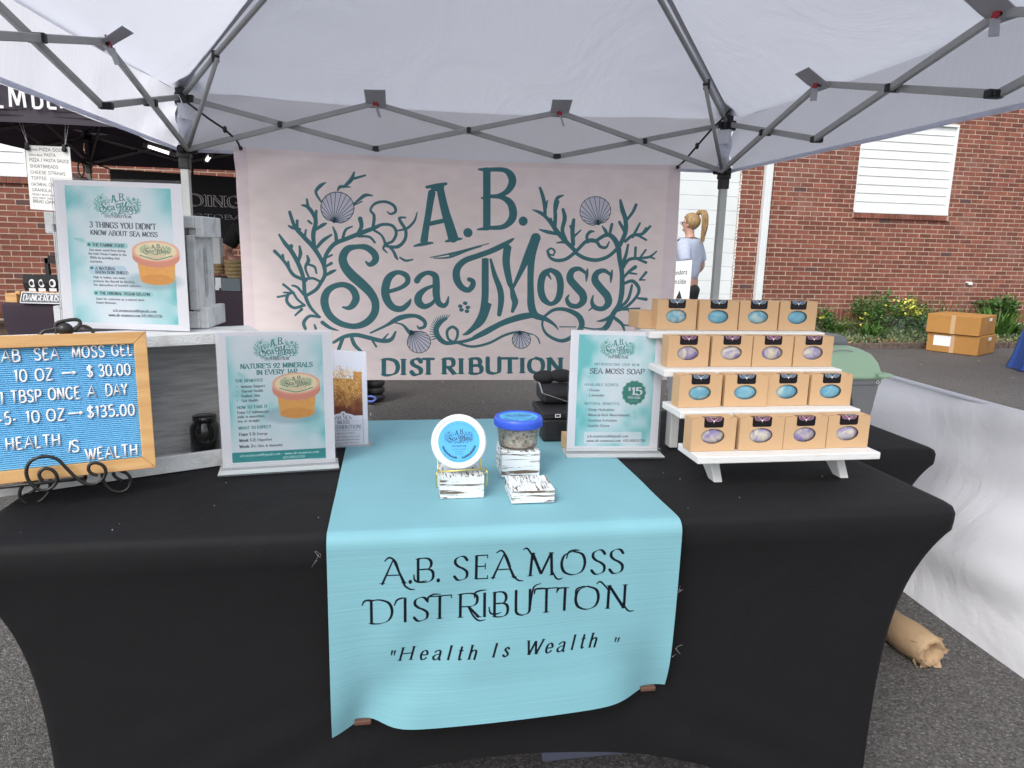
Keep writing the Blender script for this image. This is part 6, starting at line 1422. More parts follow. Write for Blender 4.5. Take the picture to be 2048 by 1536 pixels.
# painted wood blocks, tub, jar
def block(label, u0, v0, w, d, h, seed):
    m_ = MB(); m_.box(T(u0 + w / 2, v0 + d / 2, TH + .0062 + h / 2), (w, d, h), (TU, TV, UPZ))
    c = T(u0 + w / 2, v0 + d / 2, TH + .006); me = MB(); me.box((0, 0, h / 2), (w, d, h)); o = me.build('wood_block', distressed('distressed_paint', seed), bevel=.0012, bseg=1); o.location = c; o.rotation_euler = (0, 0, TA)
    tag(o, label, 'wood block', 'distressed white blocks on the runner'); return c
block('distressed white wood block under the gold wire easel', -1.033, .127, .085, .085, .044, 0)
block('tallest distressed white wood block, under the blue lidded jar', -.896, .243, .082, .084, .0565, 1)
block('empty distressed white wood block, flattest of the three', -.900, .088, .084, .088, .0265, .5)
# gold easel + white tub
TB = T(-.993, .160, TH + .006 + .044)
tt = math.radians(17); tax = (-TV * math.cos(tt) + UPZ * math.sin(tt)).normalized(); tup = (UPZ * math.cos(tt) + TV * math.sin(tt)).normalized()
tc_ = T(-.996, .158, .851)
e_ = empty('display_easel', TB, 'small gold wire easel standing on a distressed white block', 'easel'); m_ = MB()
for sg in (-1, 1):
    x = sg * .047; Z = TB.z
    m_.tube(rsmooth([TB + TU * (x * 1.0) - TV * .047 + V3((0, 0, -.016)), TB + TU * (x * 1.03) - TV * .052 + V3((0, 0, .006)), TB + TU * x - TV * .05 + V3((0, 0, .0165)), TB + TU * x * .98 - TV * .046 + V3((0, 0, .012)), TB + TU * x * .92 - TV * .020 + V3((0, 0, .004)), TB + TU * x * .9 + TV * .002 + V3((0, 0, .004)), TB + TU * x * .86 + TV * .018 + V3((0, 0, .05)), TB + TU * x * .5 + TV * .030 + V3((0, 0, .085))], 4), .0013, 6)
m_.tube([TB - TU * .047 - TV * .05 + V3((0, 0, .0165)), TB + TU * .047 - TV * .05 + V3((0, 0, .0205))], .0014, 6); m_.tube([TB - TU * .024 + TV * .030 + V3((0, 0, .085)), TB + TU * .024 + TV * .030 + V3((0, 0, .085))], .0013, 6)
m_.build('wire', M['gold'], e_, smooth=True)
tub = empty('tub', tc_ - UPZ * .05, 'round white tub with blue sea moss label leaning on the gold easel', 'tub'); AXb = (TU, tup, tax)
m_ = MB(); pr = [(.0445, -.052), (.047, -.004), (.0515, -.004), (.0525, .0), (.0530, .010), (.0515, .0145), (.049, .0155), (.046, .0125), (.0435, .0118), (.001, .0118)]
m_.lathe(pr[:2], 40, tc_, AXb, caps=(True, False)); m_.build('body', M['white_lid'], tub, smooth=True)
m_ = MB(); m_.lathe(pr[2:], 64, tc_, AXb, caps=(False, True))
m_.build('lid', M['white_lid'], tub, smooth=True)
m_ = MB()
for i in range(72):
    t = 2 * math.pi * i / 72; c = tc_ + TU * (.0528 * math.cos(t)) + tup * (.0528 * math.sin(t)) + tax * .005; m_.box(c, (.0012, .0022, .010), (TU * math.cos(t) + tup * math.sin(t), -TU * math.sin(t) + tup * math.cos(t), tax))
m_.build('lid_ribs', M['white_lid'], tub)
def disc(mbx, c, r, X3, Y3, n=48):
    vs = [c] + [c + X3 * (r * math.cos(2 * math.pi * i / n)) + Y3 * (r * math.sin(2 * math.pi * i / n)) for i in range(n)]; uv = [(.5, .5)] + [(.5 + .5 * math.cos(2 * math.pi * i / n), .5 + .5 * math.sin(2 * math.pi * i / n)) for i in range(n)]
    mbx.add(vs, [(0, 1 + i, 1 + (i + 1) % n) for i in range(n)], uv)
lidimg = paint_lid('tub_label'); lm = print_mat('blue_label', lidimg, .45)
m_ = MB(); disc(m_, tc_ + tax * .0124, .0402, TU, tup); m_.build('label', lm, tub)
# clear jar of sea moss with a blue lid
jc = T(-.855, .288, TH + .0065 + .0565); AXj = (TU, TV, UPZ)
jr = empty('jar', jc, 'clear jar of dried sea moss and shells with a bright blue lid', 'jar')
m_ = MB(); m_.lathe([(.001, .0008), (.039, .0008), (.042, .004), (.0475, .047), (.0495, .048), (.0495, .052)], 40, jc, AXj, caps=(False, False)); m_.build('body', M['clear_tub'], jr, smooth=True)
m_ = MB(); m_.lathe([(.0505, .046), (.0515, .047), (.0525, .060), (.051, .065), (.0475, .0668), (.046, .0640), (.001, .0640)], 64, jc, AXj, caps=(False, False)); m_.build('lid', M['blue_lid'], jr, smooth=True)
m_ = MB()
for i in range(64):
    t = 2 * math.pi * i / 64; c = jc + TU * (.0522 * math.cos(t)) + TV * (.0522 * math.sin(t)) + UPZ * .0535; m_.box(c, (.0012, .0024, .0105), (TU * math.cos(t) + TV * math.sin(t), -TU * math.sin(t) + TV * math.cos(t), UPZ))
m_.build('lid_ribs', M['blue_lid'], jr)
m_ = MB(); disc(m_, jc + UPZ * .0646, .042, TU, TV); m_.build('label', lm, jr)
m_ = MB(); r_ = random.Random(12)
for i in range(620):
    t = r_.uniform(0, 6.28); z = r_.uniform(.006, .0425); R_ = (.0375 + .0045 * z / .045) * math.sqrt(r_.uniform(.45, 1)) - .0035; s = r_.uniform(.0016, .0046)
    m_.ball(jc + TU * (R_ * math.cos(t)) + TV * (R_ * math.sin(t)) + UPZ * z, s, 6, 4, (r_.uniform(.6, 1.5), r_.uniform(.6, 1.5), r_.uniform(.5, 1.3)))
m_.lathe([(.001, .003), (.034, .003), (.037, .042), (.001, .043)], 20, jc, AXj, caps=(False, False))
tag(m_.build('dried_moss', M['shell'], jr, smooth=True), kind='stuff')

# ------------------------------------------------------------------ tiered soap display
Z0, DZ, VF0, DV, U0 = .8165, .0748, .166, .083, -.513
sd = empty('display_stand', T(-.3, .32, TH), 'white painted wooden four tier stand filled with boxed soaps', 'display stand')
for k in range(4):
    z = Z0 + DZ * k; m_ = MB(); v0 = VF0 + DV * k - .037; du = -.012 * k
    m_.box(T(-.305 + du * .3, v0 + .053, z - .008), (.412 + .01 * k, .106, .0155), (TU, TV, UPZ)); m_.build('shelf', M['stand_white'], sd, bevel=.002)
for u in (-.435, -.137):
    m_ = MB(); m_.prism([T(u - .010, v, z) for v, z in ((.184, TH + .001), (.214, TH + .001), (.30, Z0 - .0165), (.22, Z0 - .0165))], TU * .020); m_.build('foot', M['stand_white'], sd, bevel=.002)
    m_ = MB(); m_.prism([T(u - .010, v, z) for v, z in ((.24, Z0 - .0005), (.275, Z0 - .0005), (.50, 1.0235), (.44, 1.0235), (.335, .948), (.32, .925))], TU * .020); m_.build('side_brace', M['stand_white'], sd, bevel=.002)
    m_ = MB(); m_.box(T(u, .452, (TH + 1.02) / 2), (.021, .034, 1.02 - TH - .01), (TU, TV, UPZ)); m_.build('rear_leg', M['stand_white'], sd, bevel=.002)
for k in (1, 2):
    m_ = MB(); m_.box(T(-.29, .475, Z0 + DZ * k + .01), (.31, .012, .03), (TU, TV, UPZ)); m_.build('cross_rail', M['stand_white'], sd, bevel=.002)
st_b = print_mat('blue_sticker', paint_sticker('sticker_blue', (90, 150, 190), (190, 205, 220)), .25, spec=.6); st_p = print_mat('purple_sticker', paint_sticker('sticker_purple', (140, 70, 130), (225, 180, 205)), .25, spec=.6)
soap_b = [soap_mat('blue_swirl_soap', (.11, .30, .43), (.19, .40, .50)), soap_mat('blue_cream_swirl_soap', (.12, .32, .44), (.36, .48, .48))]; soap_p = [soap_mat('lavender_swirl_soap', (.22, .18, .38), (.52, .48, .38)), soap_mat('lavender_cream_soap', (.28, .24, .42), (.54, .51, .43))]
bw_, bh_, bd_ = .0985, .0705, .038
def soap_proto():
    P = {}
    m_ = MB(); n = 32; cx, cz, rx, rz = bw_ * .485, bh_ * .455, .0262, .0163
    el = [(cx + rx * math.cos(2 * math.pi * i / n), cz + rz * math.sin(2 * math.pi * i / n)) for i in range(n)]
    def edge(t):      # point on the rectangle in direction t from the oval centre
        c, s = math.cos(t), math.sin(t); k = min(((bw_ - cx) / c) if c > 1e-6 else 9, (-cx / c) if c < -1e-6 else 9, ((bh_ - cz) / s) if s > 1e-6 else 9, (-cz / s) if s < -1e-6 else 9); return (cx + c * k, cz + s * k)
    corners = [math.atan2(z - cz, x - cx) for x, z in ((bw_, bh_), (0, bh_), (0, 0), (bw_, 0))]
    ang = sorted([2 * math.pi * i / n for i in range(n)] + [c % (2 * math.pi) for c in corners]); N_ = len(ang); vs = []
    for t in ang: vs.append((cx + rx * math.cos(t), 0, cz + rz * math.sin(t)))
    for t in ang: x, z = edge(t); vs.append((x, 0, z))
    for t in ang: vs.append((cx + rx * math.cos(t), .0012, cz + rz * math.sin(t)))
    fs = [(i, (i + 1) % N_, N_ + (i + 1) % N_, N_ + i)[::-1] for i in range(N_)] + [(i, (i + 1) % N_, 2 * N_ + (i + 1) % N_, 2 * N_ + i) for i in range(N_)]
    m_.add(vs, fs)
    a = [(0, 0, 0), (bw_, 0, 0), (bw_, bd_, 0), (0, bd_, 0), (0, 0, bh_), (bw_, 0, bh_), (bw_, bd_, bh_), (0, bd_, bh_)]
    m_.add(a, [(0, 3, 2, 1), (4, 5, 6, 7), (2, 3, 7, 6), (0, 4, 7, 3), (1, 2, 6, 5)])
    for x in (.006, bw_ - .012): m_.box((x + .003, .0035, bh_ + .0004), (.012, .0012, .0008), mi=1)
    m_.box((bw_ / 2, .0008, bh_ + .0003), (bw_, .0010, .0006), mi=0)
    P['carton'] = m_
    m_ = MB(); m_.ball((0, 0, 0), 1, 20, 10, (.033, .010, .021)); P['soap'] = m_
    m_ = MB(); w = .0215; r = .004; f = -.0005; pts = [(-w, bh_ + .0010), (-w, bh_ - .0155)] + [(-w + r - r * math.cos(t), bh_ - .0155 - r * math.sin(t)) for t in (.5, 1.0, 1.57)] + [(w - r + r * math.cos(t), bh_ - .0155 - r * math.sin(t)) for t in (1.57, 1.0, .5)] + [(w, bh_ - .0155), (w, bh_ + .0010)]
    cxs = bw_ * .485; vv = [(cxs + x, f, z) for x, z in pts]; uv = [((x + w) / (2 * w), .66 * (z - (bh_ - .0195)) / .0205) for x, z in pts]
    m_.add(vv, [tuple(range(len(vv)))], uv); m_.add([(cxs - w, f, bh_ + .001), (cxs + w, f, bh_ + .001), (cxs + w, .016, bh_ + .001), (cxs - w, .016, bh_ + .001)], [(0, 1, 2, 3)], [(0, .66), (1, .66), (1, 1), (0, 1)]); P['sticker'] = m_
    return P
SP = soap_proto(); SD = {}
for nm, mats in (('carton', [[M['kraft'], M['kraft_edge']]]), ('soap', soap_b + soap_p), ('sticker', [st_b, st_p])):
    for j, mt in enumerate(mats):
        o = SP[nm].build('p', mt, smooth=(nm == 'soap')); SD[(nm, j)] = o.data; bpy.data.objects.remove(o)
POS = ['leftmost', 'second from left', 'third from left', 'rightmost']; ROWN = ['bottom', 'second lowest', 'second highest', 'top']
jx = [[0, .004, .001, .0], [0, .0035, .001, .003], [0, .003, .001, .0], [0, 0, 0, 0]]
for k in range(4):
    blue = k % 2 == 1; x = U0 + (.0022 * k)
    for i in range(4):
        w_tot = .41 + .000 * k; u = x + i * .1032 + jx[k][i]; yaw = TA + br.uniform(-.03, .035) - (.03 if i and jx[k][i] > .002 else 0)
        tone = 'blue' if blue else 'purple and cream'
        e_ = empty('soap_box', T(u, VF0 + DV * k + br.uniform(-.002, .003), Z0 + DZ * k + .0004), 'boxed %s soap, %s on the %s shelf of the stand' % (tone, POS[i], ROWN[k]), 'soap box', 'kraft soap boxes on the display stand', yaw)
        for nm, j, loc in (('carton', 0, (0, 0, 0)), ('soap', (0 if blue else 2) + (i + k) % 2, (bw_ * .485, .0125, bh_ * .455)), ('sticker', 0 if blue else 1, (0, 0, 0))):
            o = bpy.data.objects.new(nm, SD[(nm, j)]); COL.objects.link(o); o.parent = e_; o.location = loc
            if nm == 'soap': o.rotation_euler = (0, br.choice((0, math.pi)), 0)
def plain_box(label, c, size, yaw=TA):
    m_ = MB(); m_.box((0, 0, size[2] / 2), size); o = m_.build('kraft_box', M['kraft'], bevel=.0008); o.location = c; o.rotation_euler = (0, 0, yaw); tag(o, label, 'kraft box')
plain_box('plain kraft box end poking out at the left end of the top soap shelf', T(-.520, .475, Z0 + 3 * DZ + .0004), (.05, .06, .040), TA + .1)
plain_box('plain kraft box peeking out behind the left edge of the soap flyer', T(-.690, .452, TH + .006), (.045, .05, .036))

# black case and lock box behind the soap flyer
e_ = empty('cash_box', T(-.665, .58, TH), 'black hard case with small white latch at the back of the runner', 'case')
m_ = MB(); m_.box(T(-.665, .580, TH + .034), (.172, .135, .058), (TU, TV, UPZ)); m_.build('body', M['box_black'], e_, bevel=.006)
m_ = MB(); m_.box(T(-.665, .580, TH + .0725), (.178, .141, .017), (TU, TV, UPZ)); m_.build('lid', M['box_black'], e_, bevel=.004)
m_ = MB()
for a, b, sx, sz in ((0, .0035, .014, .0016), (0, -.0035, .014, .0016), (.006, 0, .002, .0086), (-.006, 0, .002, .0086)): m_.box(T(-.715 + a, .5085, TH + .073 + b), (sx, .002, sz), (TU, TV, UPZ))
m_.build('latch', M['white_print'], e_)
e_ = empty('equipment_case', T(-.63, .63, TH + .082), 'black open case with silver edged lid resting on the latched case', 'case')
m_ = MB(); m_.prism([T(-.735, v, z) for v, z in ((.60, .823), (.69, .823), (.70, .862), (.64, .868), (.60, .852))], TU * .16); m_.build('body', M['box_black'], e_, bevel=.008)
m_ = MB(); m_.tube([T(-.737, .598, .852), T(-.737, .64, .871), T(-.735, .70, .864)], .0022, 6); m_.tube([T(-.737, .598, .852), T(-.66, .594, .826)], .0016, 6); m_.build('rim', M['metal'], e_)
m_ = MB(); m_.ball(T(-.715, .68, .880), .024, 14, 10, (1.3, 1, .75)); m_.ball(T(-.67, .67, .885), .024, 14, 10, (1.5, 1, .75)); o = m_.build('cloth_bag', M['tee_black'], smooth=True, loc=T(-.70, .68, .87)); tag(o, 'crumpled black cloth bag on top of the open black case', 'bag')

# green lidded tote on the lower table
tz = .615; tu0, tu1, tv0, tv1 = -.08, .432, .835, 1.16
tote = empty('storage_tote', T(.18, 1.0, tz), 'grey storage tote with sage green lid standing behind the soap display', 'storage tote')
m_ = MB(); lv = [(tz, .03), (tz + .012, .016), (tz + .20, .0), (tz + .205, -.004), (tz + .225, -.004)]; rg = []
for z, i in lv: rg.append([T(u, v, z) for u, v in rrect(tu0 + i, tu1 - i, tv0 + i, tv1 - i, .035, 5, 4)])
def loft(mbx, rings, cap0=True, cap1=True, mi=0):
    N_ = len(rings[0]); vs = [p for r in rings for p in r]; fs = [(a * N_ + k, a * N_ + (k + 1) % N_, (a + 1) * N_ + (k + 1) % N_, (a + 1) * N_ + k) for a in range(len(rings) - 1) for k in range(N_)]
    if cap0: fs.append(tuple(range(N_))[::-1])
    if cap1: fs.append(tuple((len(rings) - 1) * N_ + k for k in range(N_)))
    mbx.add(vs, fs, mi=mi)
loft(m_, rg); m_.build('body', M['tote_grey'], tote, smooth=False, bevel=.003)
m_ = MB(); rg = []
for z, i, r in ((tz + .222, -.010, .04), (tz + .236, -.012, .04), (tz + .24, -.004, .04), (tz + .27, .002, .05), (tz + .295, .018, .05), (tz + .310, .045, .05), (tz + .318, .075, .045)): rg.append([T(u, v, z) for u, v in rrect(tu0 + i, tu1 - i, tv0 + i, tv1 - i, r, 5, 4)])
loft(m_, rg); lid_ = m_.build('lid', M['tote_green'], tote, smooth=True)
m_ = MB(); m_.box(T(.418, .817, tz + .236), (.046, .018, .012), (TU, TV, UPZ)); m_.box(T(.398, .825, tz + .236), (.012, .03, .012), (TU, TV, UPZ)); m_.box(T(.437, .83, tz + .236), (.012, .04, .012), (TU, TV, UPZ)); m_.build('lid_tab', M['tote_green'], tote, bevel=.003)
m_ = MB(); rg = [[T(u, v, z) for u, v in rrect(.12 + i, .372 - i, .93 + i, 1.08 - i, .03, 4, 3)] for z, i in ((tz + .314, 0), (tz + .336, .004), (tz + .345, .014))]; loft(m_, rg); m_.build('lid_handle', M['tote_grey'], tote, smooth=True)
m_ = MB(); m_.tube([T(.30 + .035 * math.cos(t), .87, tz + .303 + .008 * math.sin(t)) for t in np.linspace(0, math.pi, 8)], .002, 5); m_.build('bail', M['frame'], tote)
m_ = MB(); m_.tube([T(.405 + .005 * math.cos(t), .828, tz + .213 + .005 * math.sin(t)) for t in np.linspace(0, 6.28, 12)], .0012, 5, closed=False); m_.build('label_ring', M['white_print'], tote)
m_ = MB(); m_.tube([T(.31 + .03 * t, .833, tz + .19 - .10 * t * t) for t in np.linspace(0, 1, 8)], .005, 6); m_.build('molded_rib', M['tote_grey'], tote, smooth=True)

# brown paper roll on the ground
pr_ = empty('paper_roll', V3((1.29, 2.2, 0)), 'roll of brown kraft paper lying under the tables with a crumpled end', 'paper roll')
m_ = MB(); A_, B_ = V3((1.08, 2.75, .052)), V3((1.285, 1.975, .050)); ax_ = (B_ - A_).normalized(); px_ = ax_.cross(UPZ).normalized(); Lr = (B_ - A_).length
rr_ = random.Random(4); rg = []
for z, r in ((0, .05), (Lr * .5, .051), (Lr * .86, .05), (Lr * .862, .0515), (Lr * .93, .052), (Lr * .98, .050), (Lr * 1.02, .047), (Lr * 1.035, .036), (Lr * 1.0, .026), (Lr * .95, .022)):
    j = 0 if z < Lr * .9 else .005; rg.append([A_ + ax_ * (z + rr_.uniform(-j, j)) + px_ * (math.cos(t) * (r + rr_.uniform(-j, j) * .7)) + UPZ * (math.sin(t) * (r + rr_.uniform(-j, j) * .7)) for t in np.linspace(0, 2 * math.pi, 29)[:-1]])
loft(m_, rg); m_.build('roll', M['paper_roll'], pr_, smooth=True)
m_ = MB()
for i in range(9):
    t = rr_.uniform(0, 6.28); c = A_ + ax_ * (Lr * 1.0) + px_ * math.cos(t) * .04 + UPZ * math.sin(t) * .04; q = [c + ax_ * rr_.uniform(-.02, .035) + px_ * rr_.uniform(-.03, .03) + UPZ * rr_.uniform(-.02, .02) for _ in range(4)]; m_.add(q, [(0, 1, 2), (0, 2, 3)])
m_.build('torn_flaps', M['paper_roll'], pr_)

# ------------------------------------------------------------------ cartons, blue draped table, wheels
def carton(label, C, s1, s2, h, z0, yaw, seed):
    e_ = empty('carton', (C[0], C[1], z0), label, 'cardboard box', 'brown cartons by the planting bed', 0); d1 = V3((math.cos(yaw), math.sin(yaw), 0)); d2 = V3((-math.sin(yaw), math.cos(yaw), 0)); c = V3((C[0], C[1], z0 + .002))
    m_ = MB(); m_.box(c + d1 * s1 / 2 + d2 * s2 / 2 + UPZ * h / 2, (s1, s2, h - .004), (d1, d2, UPZ)); m_.build('body', M['carton'], e_, bevel=.008)
    r_ = random.Random(seed); m_ = MB()
    for i in range(9):
        y = h * (.70 - .06 * i); L = r_.uniform(.05, .16); m_.box(c + d1 * (s1 * .48) + d1 * L / 2 - d2 * .0006 + UPZ * y, (L, .001, .006), (d1, d2, UPZ))
    m_.build('printed_lines', M['kraft_edge'], e_)
    m_ = MB(); m_.box(c + d1 * (s1 * .62) - d2 * .001 + UPZ * (h * .80), (s1 * .17, .0015, .04), (d1, d2, UPZ)); m_.build('label', M['white_print'], e_)
    m_ = MB(); m_.box(c + d2 * (s2 * .5) - d1 * .0008 + UPZ * h * .5, (.001, .05, h * .96), (d1, d2, UPZ)); m_.build('tape', M['kraft'], e_)
    return e_, c, d1, d2
cy = math.radians(40)
e1, c, d1, d2 = carton('lower of the two stacked brown cartons, with a white shipping label on its left side', (5.80, 8.80), .62, .60, .245, 0, cy, 1)
m_ = MB(); m_.box(c + d2 * .42 - d1 * .0012 + UPZ * .15, (.0012, .20, .13), (d1, d2, UPZ)); m_.build('label', M['white_print'], e1)
carton('upper of the two stacked brown cartons, sitting slightly askew', (5.78, 8.79), .63, .61, .245, .246, cy + .03, 2)
bt = empty('draped_table', V3((5.8, 7.4, 0)), 'table draped in royal blue cloth at the right edge of the view', 'table'); m_ = MB(); N_ = 90; rg = []
for z, k, w in ((.76, 0, 0), (.755, .012, 0), (.70, .03, .01), (.55, .06, .03), (.35, .09, .05), (.15, .12, .06), (.012, .15, .07)):
    pts = rrect(5.72 - k, 7.1 + k, 7.05 - k, 7.8 + k, .05 + k * .3, 5, 18); rg.append([V3((u + w * .5 * math.sin(i * .9), v + w * math.sin(i * .9 + 1), z)) for i, (u, v) in enumerate(pts)])
loft(m_, rg, cap0=True, cap1=False); m_.build('cloth', M['blue_cloth'], bt, smooth=True)
# ribbed black wheel set with blue cord, behind the banner's lower edge
wc = V3((-1.06, 5.42, 0)); wh = empty('utility_cart', wc, 'black ribbed rubber wheels seen under the left end of the banner', 'cart')
for dx in (-.16, .0):
    m_ = MB()
    for k in range(7): m_.lathe([(.055, .0), (.072, .012), (.076, .028), (.072, .044), (.055, .054)], 24, wc + V3((dx * 1.0 - .005, 0, .012 + k * .056)))
    m_.build('ribbed_wheel', M['black_rubber'], wh, smooth=True)
m_ = MB(); m_.box(wc + V3((-.083, -.06, .22)), (.022, .02, .44)); m_.build('upright', M['black_plastic'], wh)
m_ = MB(); p = wc + V3((-.12, -.16, .05)); m_.tube(rsmooth([p, p + V3((.05, 0, .012)), p + V3((.11, 0, .026)), p + V3((.15, 0, .01)), p + V3((.12, 0, -.014)), p + V3((.05, 0, -.004)), p + V3((-.02, 0, -.01))], 5), .008, 6)
m_.tube([p + V3((-.02, 0, .02)), p + V3((.04, 0, .022))], .009, 6); o = m_.build('cord', M['blue_cord'], loc=p, smooth=True); tag(o, 'looped blue cord lying beside the ribbed black wheels', 'cord')

# ------------------------------------------------------------------ bakery stall table and goods
def drape(label, x0, x1, y0, y1, zt, yaw=0):
    e_ = empty('table', V3(((x0 + x1) / 2, (y0 + y1) / 2, 0)), label, 'table'); m_ = MB()
    rg = [[V3((u, v, z)) for u, v in rrect(x0 + i, x1 - i, y0 + i, y1 - i, .03, 4, 8)] for z, i in ((zt, .02), (zt - .004, .004), (zt - .02, 0), (zt - .1, .0), (zt - .3, .02), (.01, .03))]; loft(m_, rg[::-1], cap0=False); m_.build('cloth', M['purple_black'], e_, smooth=True)
drape('dark plum covered bakery table behind the tall flyer on the left', -3.93, -2.9, 5.42, 6.1, .70)
drape('dark covered table seen between the small crate and the banner', -2.72, -1.5, 6.2, 6.8, .77)
sg = MB(); c = [on_plane(x, y, (0, 5.40, 0), YF) for x, y in ((45, 584), (121, 588), (120, 607), (41, 605))]
e_ = empty('chalk_sign', (c[2] + c[3]) / 2, 'small slate sign reading DANGEROUS on the bakery table', 'sign'); sg.prism(c, V3((0, .012, 0))); sg.build('board', M['slate'], e_, bevel=.003)
xd = (c[2] - c[3]).normalized(); ud = (c[0] - c[3]).normalized(); lt = MB(); ribbon(lt, 'DANGEROUS', c[3] + xd * .015 + ud * .018, xd, ud, (c[0] - c[3]).length - .034, .15, x1=(c[2] - c[3]).length - .03, style='serif', lift=.003); lt.build('lettering', M['white_print'], e_)
fr = MB()
for a, b in ((0, 1), (1, 2), (2, 3), (3, 0)): fr.bar(c[a] - V3((0, .003, 0)), c[b] - V3((0, .003, 0)), .006, .007)
fr.build('rim', M['white_print'], e_)
tr = on_plane(85, 583, (0, 5.55, 0), YF)
m_ = MB(); m_.box(tr + V3((.03, .03, -.05)), (.42, .14, .05)); 
for i in range(9): m_.box(tr + V3((-.16 + i * .045, -.045, -.012)), (.036, .02, .03))
m_.box(tr + V3((-.20, -.03, -.05)), (.09, .09, .07)); o = m_.build('wooden_crate', M['oak'], loc=tr, bevel=.004); tag(o, 'shallow wooden tray holding the black pouches on the bakery table', 'tray')
for i, (x0, x1, lab) in enumerate(((38, 74, 'leftmost of the three black pouches with round white logo'), (60, 90, 'middle of the three black pouches with round white logo'), (83, 115, 'rightmost of the three black pouches with round white logo'))):
    Y = 5.58 - i * .03; p = [on_plane(x, y, (0, Y, 0), YF) for x, y in ((x0 + 10 * (i < 2), 549), (x1, 551), (x1 - 2, 582), (x0 + 12, 582))]
    e_ = empty('pouch', (p[2] + p[3]) / 2, lab, 'pouch', 'black pouches on the bakery table'); m_ = MB(); d = V3((0, .06, 0)); mid = [(p[0] + p[3]) / 2 + V3((0, -.02, 0)), (p[1] + p[2]) / 2 + V3((0, -.02, 0))]
    m_.add([p[0] + V3((-.03, .03, .0)), p[1] + V3((0, .03, 0)), mid[1], mid[0], p[2], p[3], p[2] + d, p[3] + d], [(0, 3, 2, 1), (3, 5, 4, 2), (0, 1, 6, 7), (1, 2, 4, 6), (0, 7, 5, 3), (5, 7, 6, 4)]); m_.build('bag', M['tee_black'], e_)
    cc = (mid[0] + mid[1]) / 2 + V3((.03, -.006, .0)); m_ = MB(); disc(m_, cc, .032, V3((.8, 0, 0)), V3((0, 0, 1)), 16); m_.build('logo', M['white_print'], e_)
    m_ = MB(); disc(m_, cc + V3((-.006, -.0015, 0)), .018, V3((.8, 0, 0)), V3((0, 0, 1)), 12); m_.box(cc + V3((0, -.001, -.05)), (.055, .002, .024), mi=1); m_.build('tag', [M['purple_black'], M['white_print']], e_)
m_ = MB(); q = on_plane(96, 540, (0, 5.9, 0), YF); m_.box(q + V3((0, 0, .0)), (.03, .03, .2)); m_.box(q + V3((.08, 0, .075)), (.18, .03, .04)); m_.box(q + V3((.1, .06, .11)), (.16, .16, .02)); o = m_.build('display_rack', M['black_plastic'], loc=q); tag(o, 'black metal rack behind the pouches on the bakery table', 'rack')
# baskets etc. in the gap beside the banner
def stack_basket(label, px, py, Y, r, n, hh):
    c = on_plane(px, py, (0, Y, 0), YF); m_ = MB()
    for k in range(n): m_.lathe([(r * .85, 0), (r, hh * .4), (r, hh * .8), (r * .9, hh)], 16, c + V3((0, 0, k * hh)))
    o = m_.build('basket', M['wicker'], loc=c, smooth=True); tag(o, label, 'basket')
stack_basket('stack of woven baskets nearest the banner edge, on the dark bakery table', 468, 558, 6.45, .075, 5, .034)
stack_basket('shorter stack of woven baskets beside the small crate', 438, 548, 6.5, .055, 3, .03)
c = on_plane(468, 588, (0, 6.35, 0), YF); m_ = MB(); m_.box(c + V3((0, .0, .07)), (.17, .14, .14)); o = m_.build('slate_box', M['slate'], loc=c, bevel=.004); tag(o, 'dark slate box under the taller basket stack', 'box')
c = on_plane(441, 586, (0, 6.35, 0), YF); m_ = MB(); m_.box(c + V3((0, .05, .07)), (.10, .1, .16)); o = m_.build('dark_box', M['box_black'], loc=c, bevel=.004); tag(o, 'small dark box with white cards against it on the bakery table', 'box')
m_ = MB(); m_.box(c + V3((-.01, -.012, .09)), (.05, .004, .09)); m_.box(c + V3((-.02, -.016, .03)), (.035, .004, .08)); o = m_.build('price_card', M['white_print'], loc=c); tag(o, 'white price cards leaning on the small dark box', 'price card')
c = on_plane(437, 527, (0, 6.7, 0), YF); m_ = MB(); m_.box(c + V3((0, 0, .10)), (.075, .08, .27)); o = m_.build('white_canister', M['white_block'], loc=c, bevel=.006); tag(o, 'tall white canister behind the small crate', 'canister')

# A-frame sign by the painted bay
ve, vc = flat_sign('sidewalk_sign', paint_vendors(), [(1316, 526), (1384.5, 520), (1375, 640), (1304, 640)], 6.6, 'white board sign reading Vendors inside, standing behind the right edge of the banner', 'sign')
m_ = MB(); 
for p in (vc[2], vc[3]): m_.bar(V3((p.x, p.y + .03, p.z + .1)), V3((p.x, p.y + .06, .0)), .03, .03)
m_.build('leg', M['white_paint'], ve)

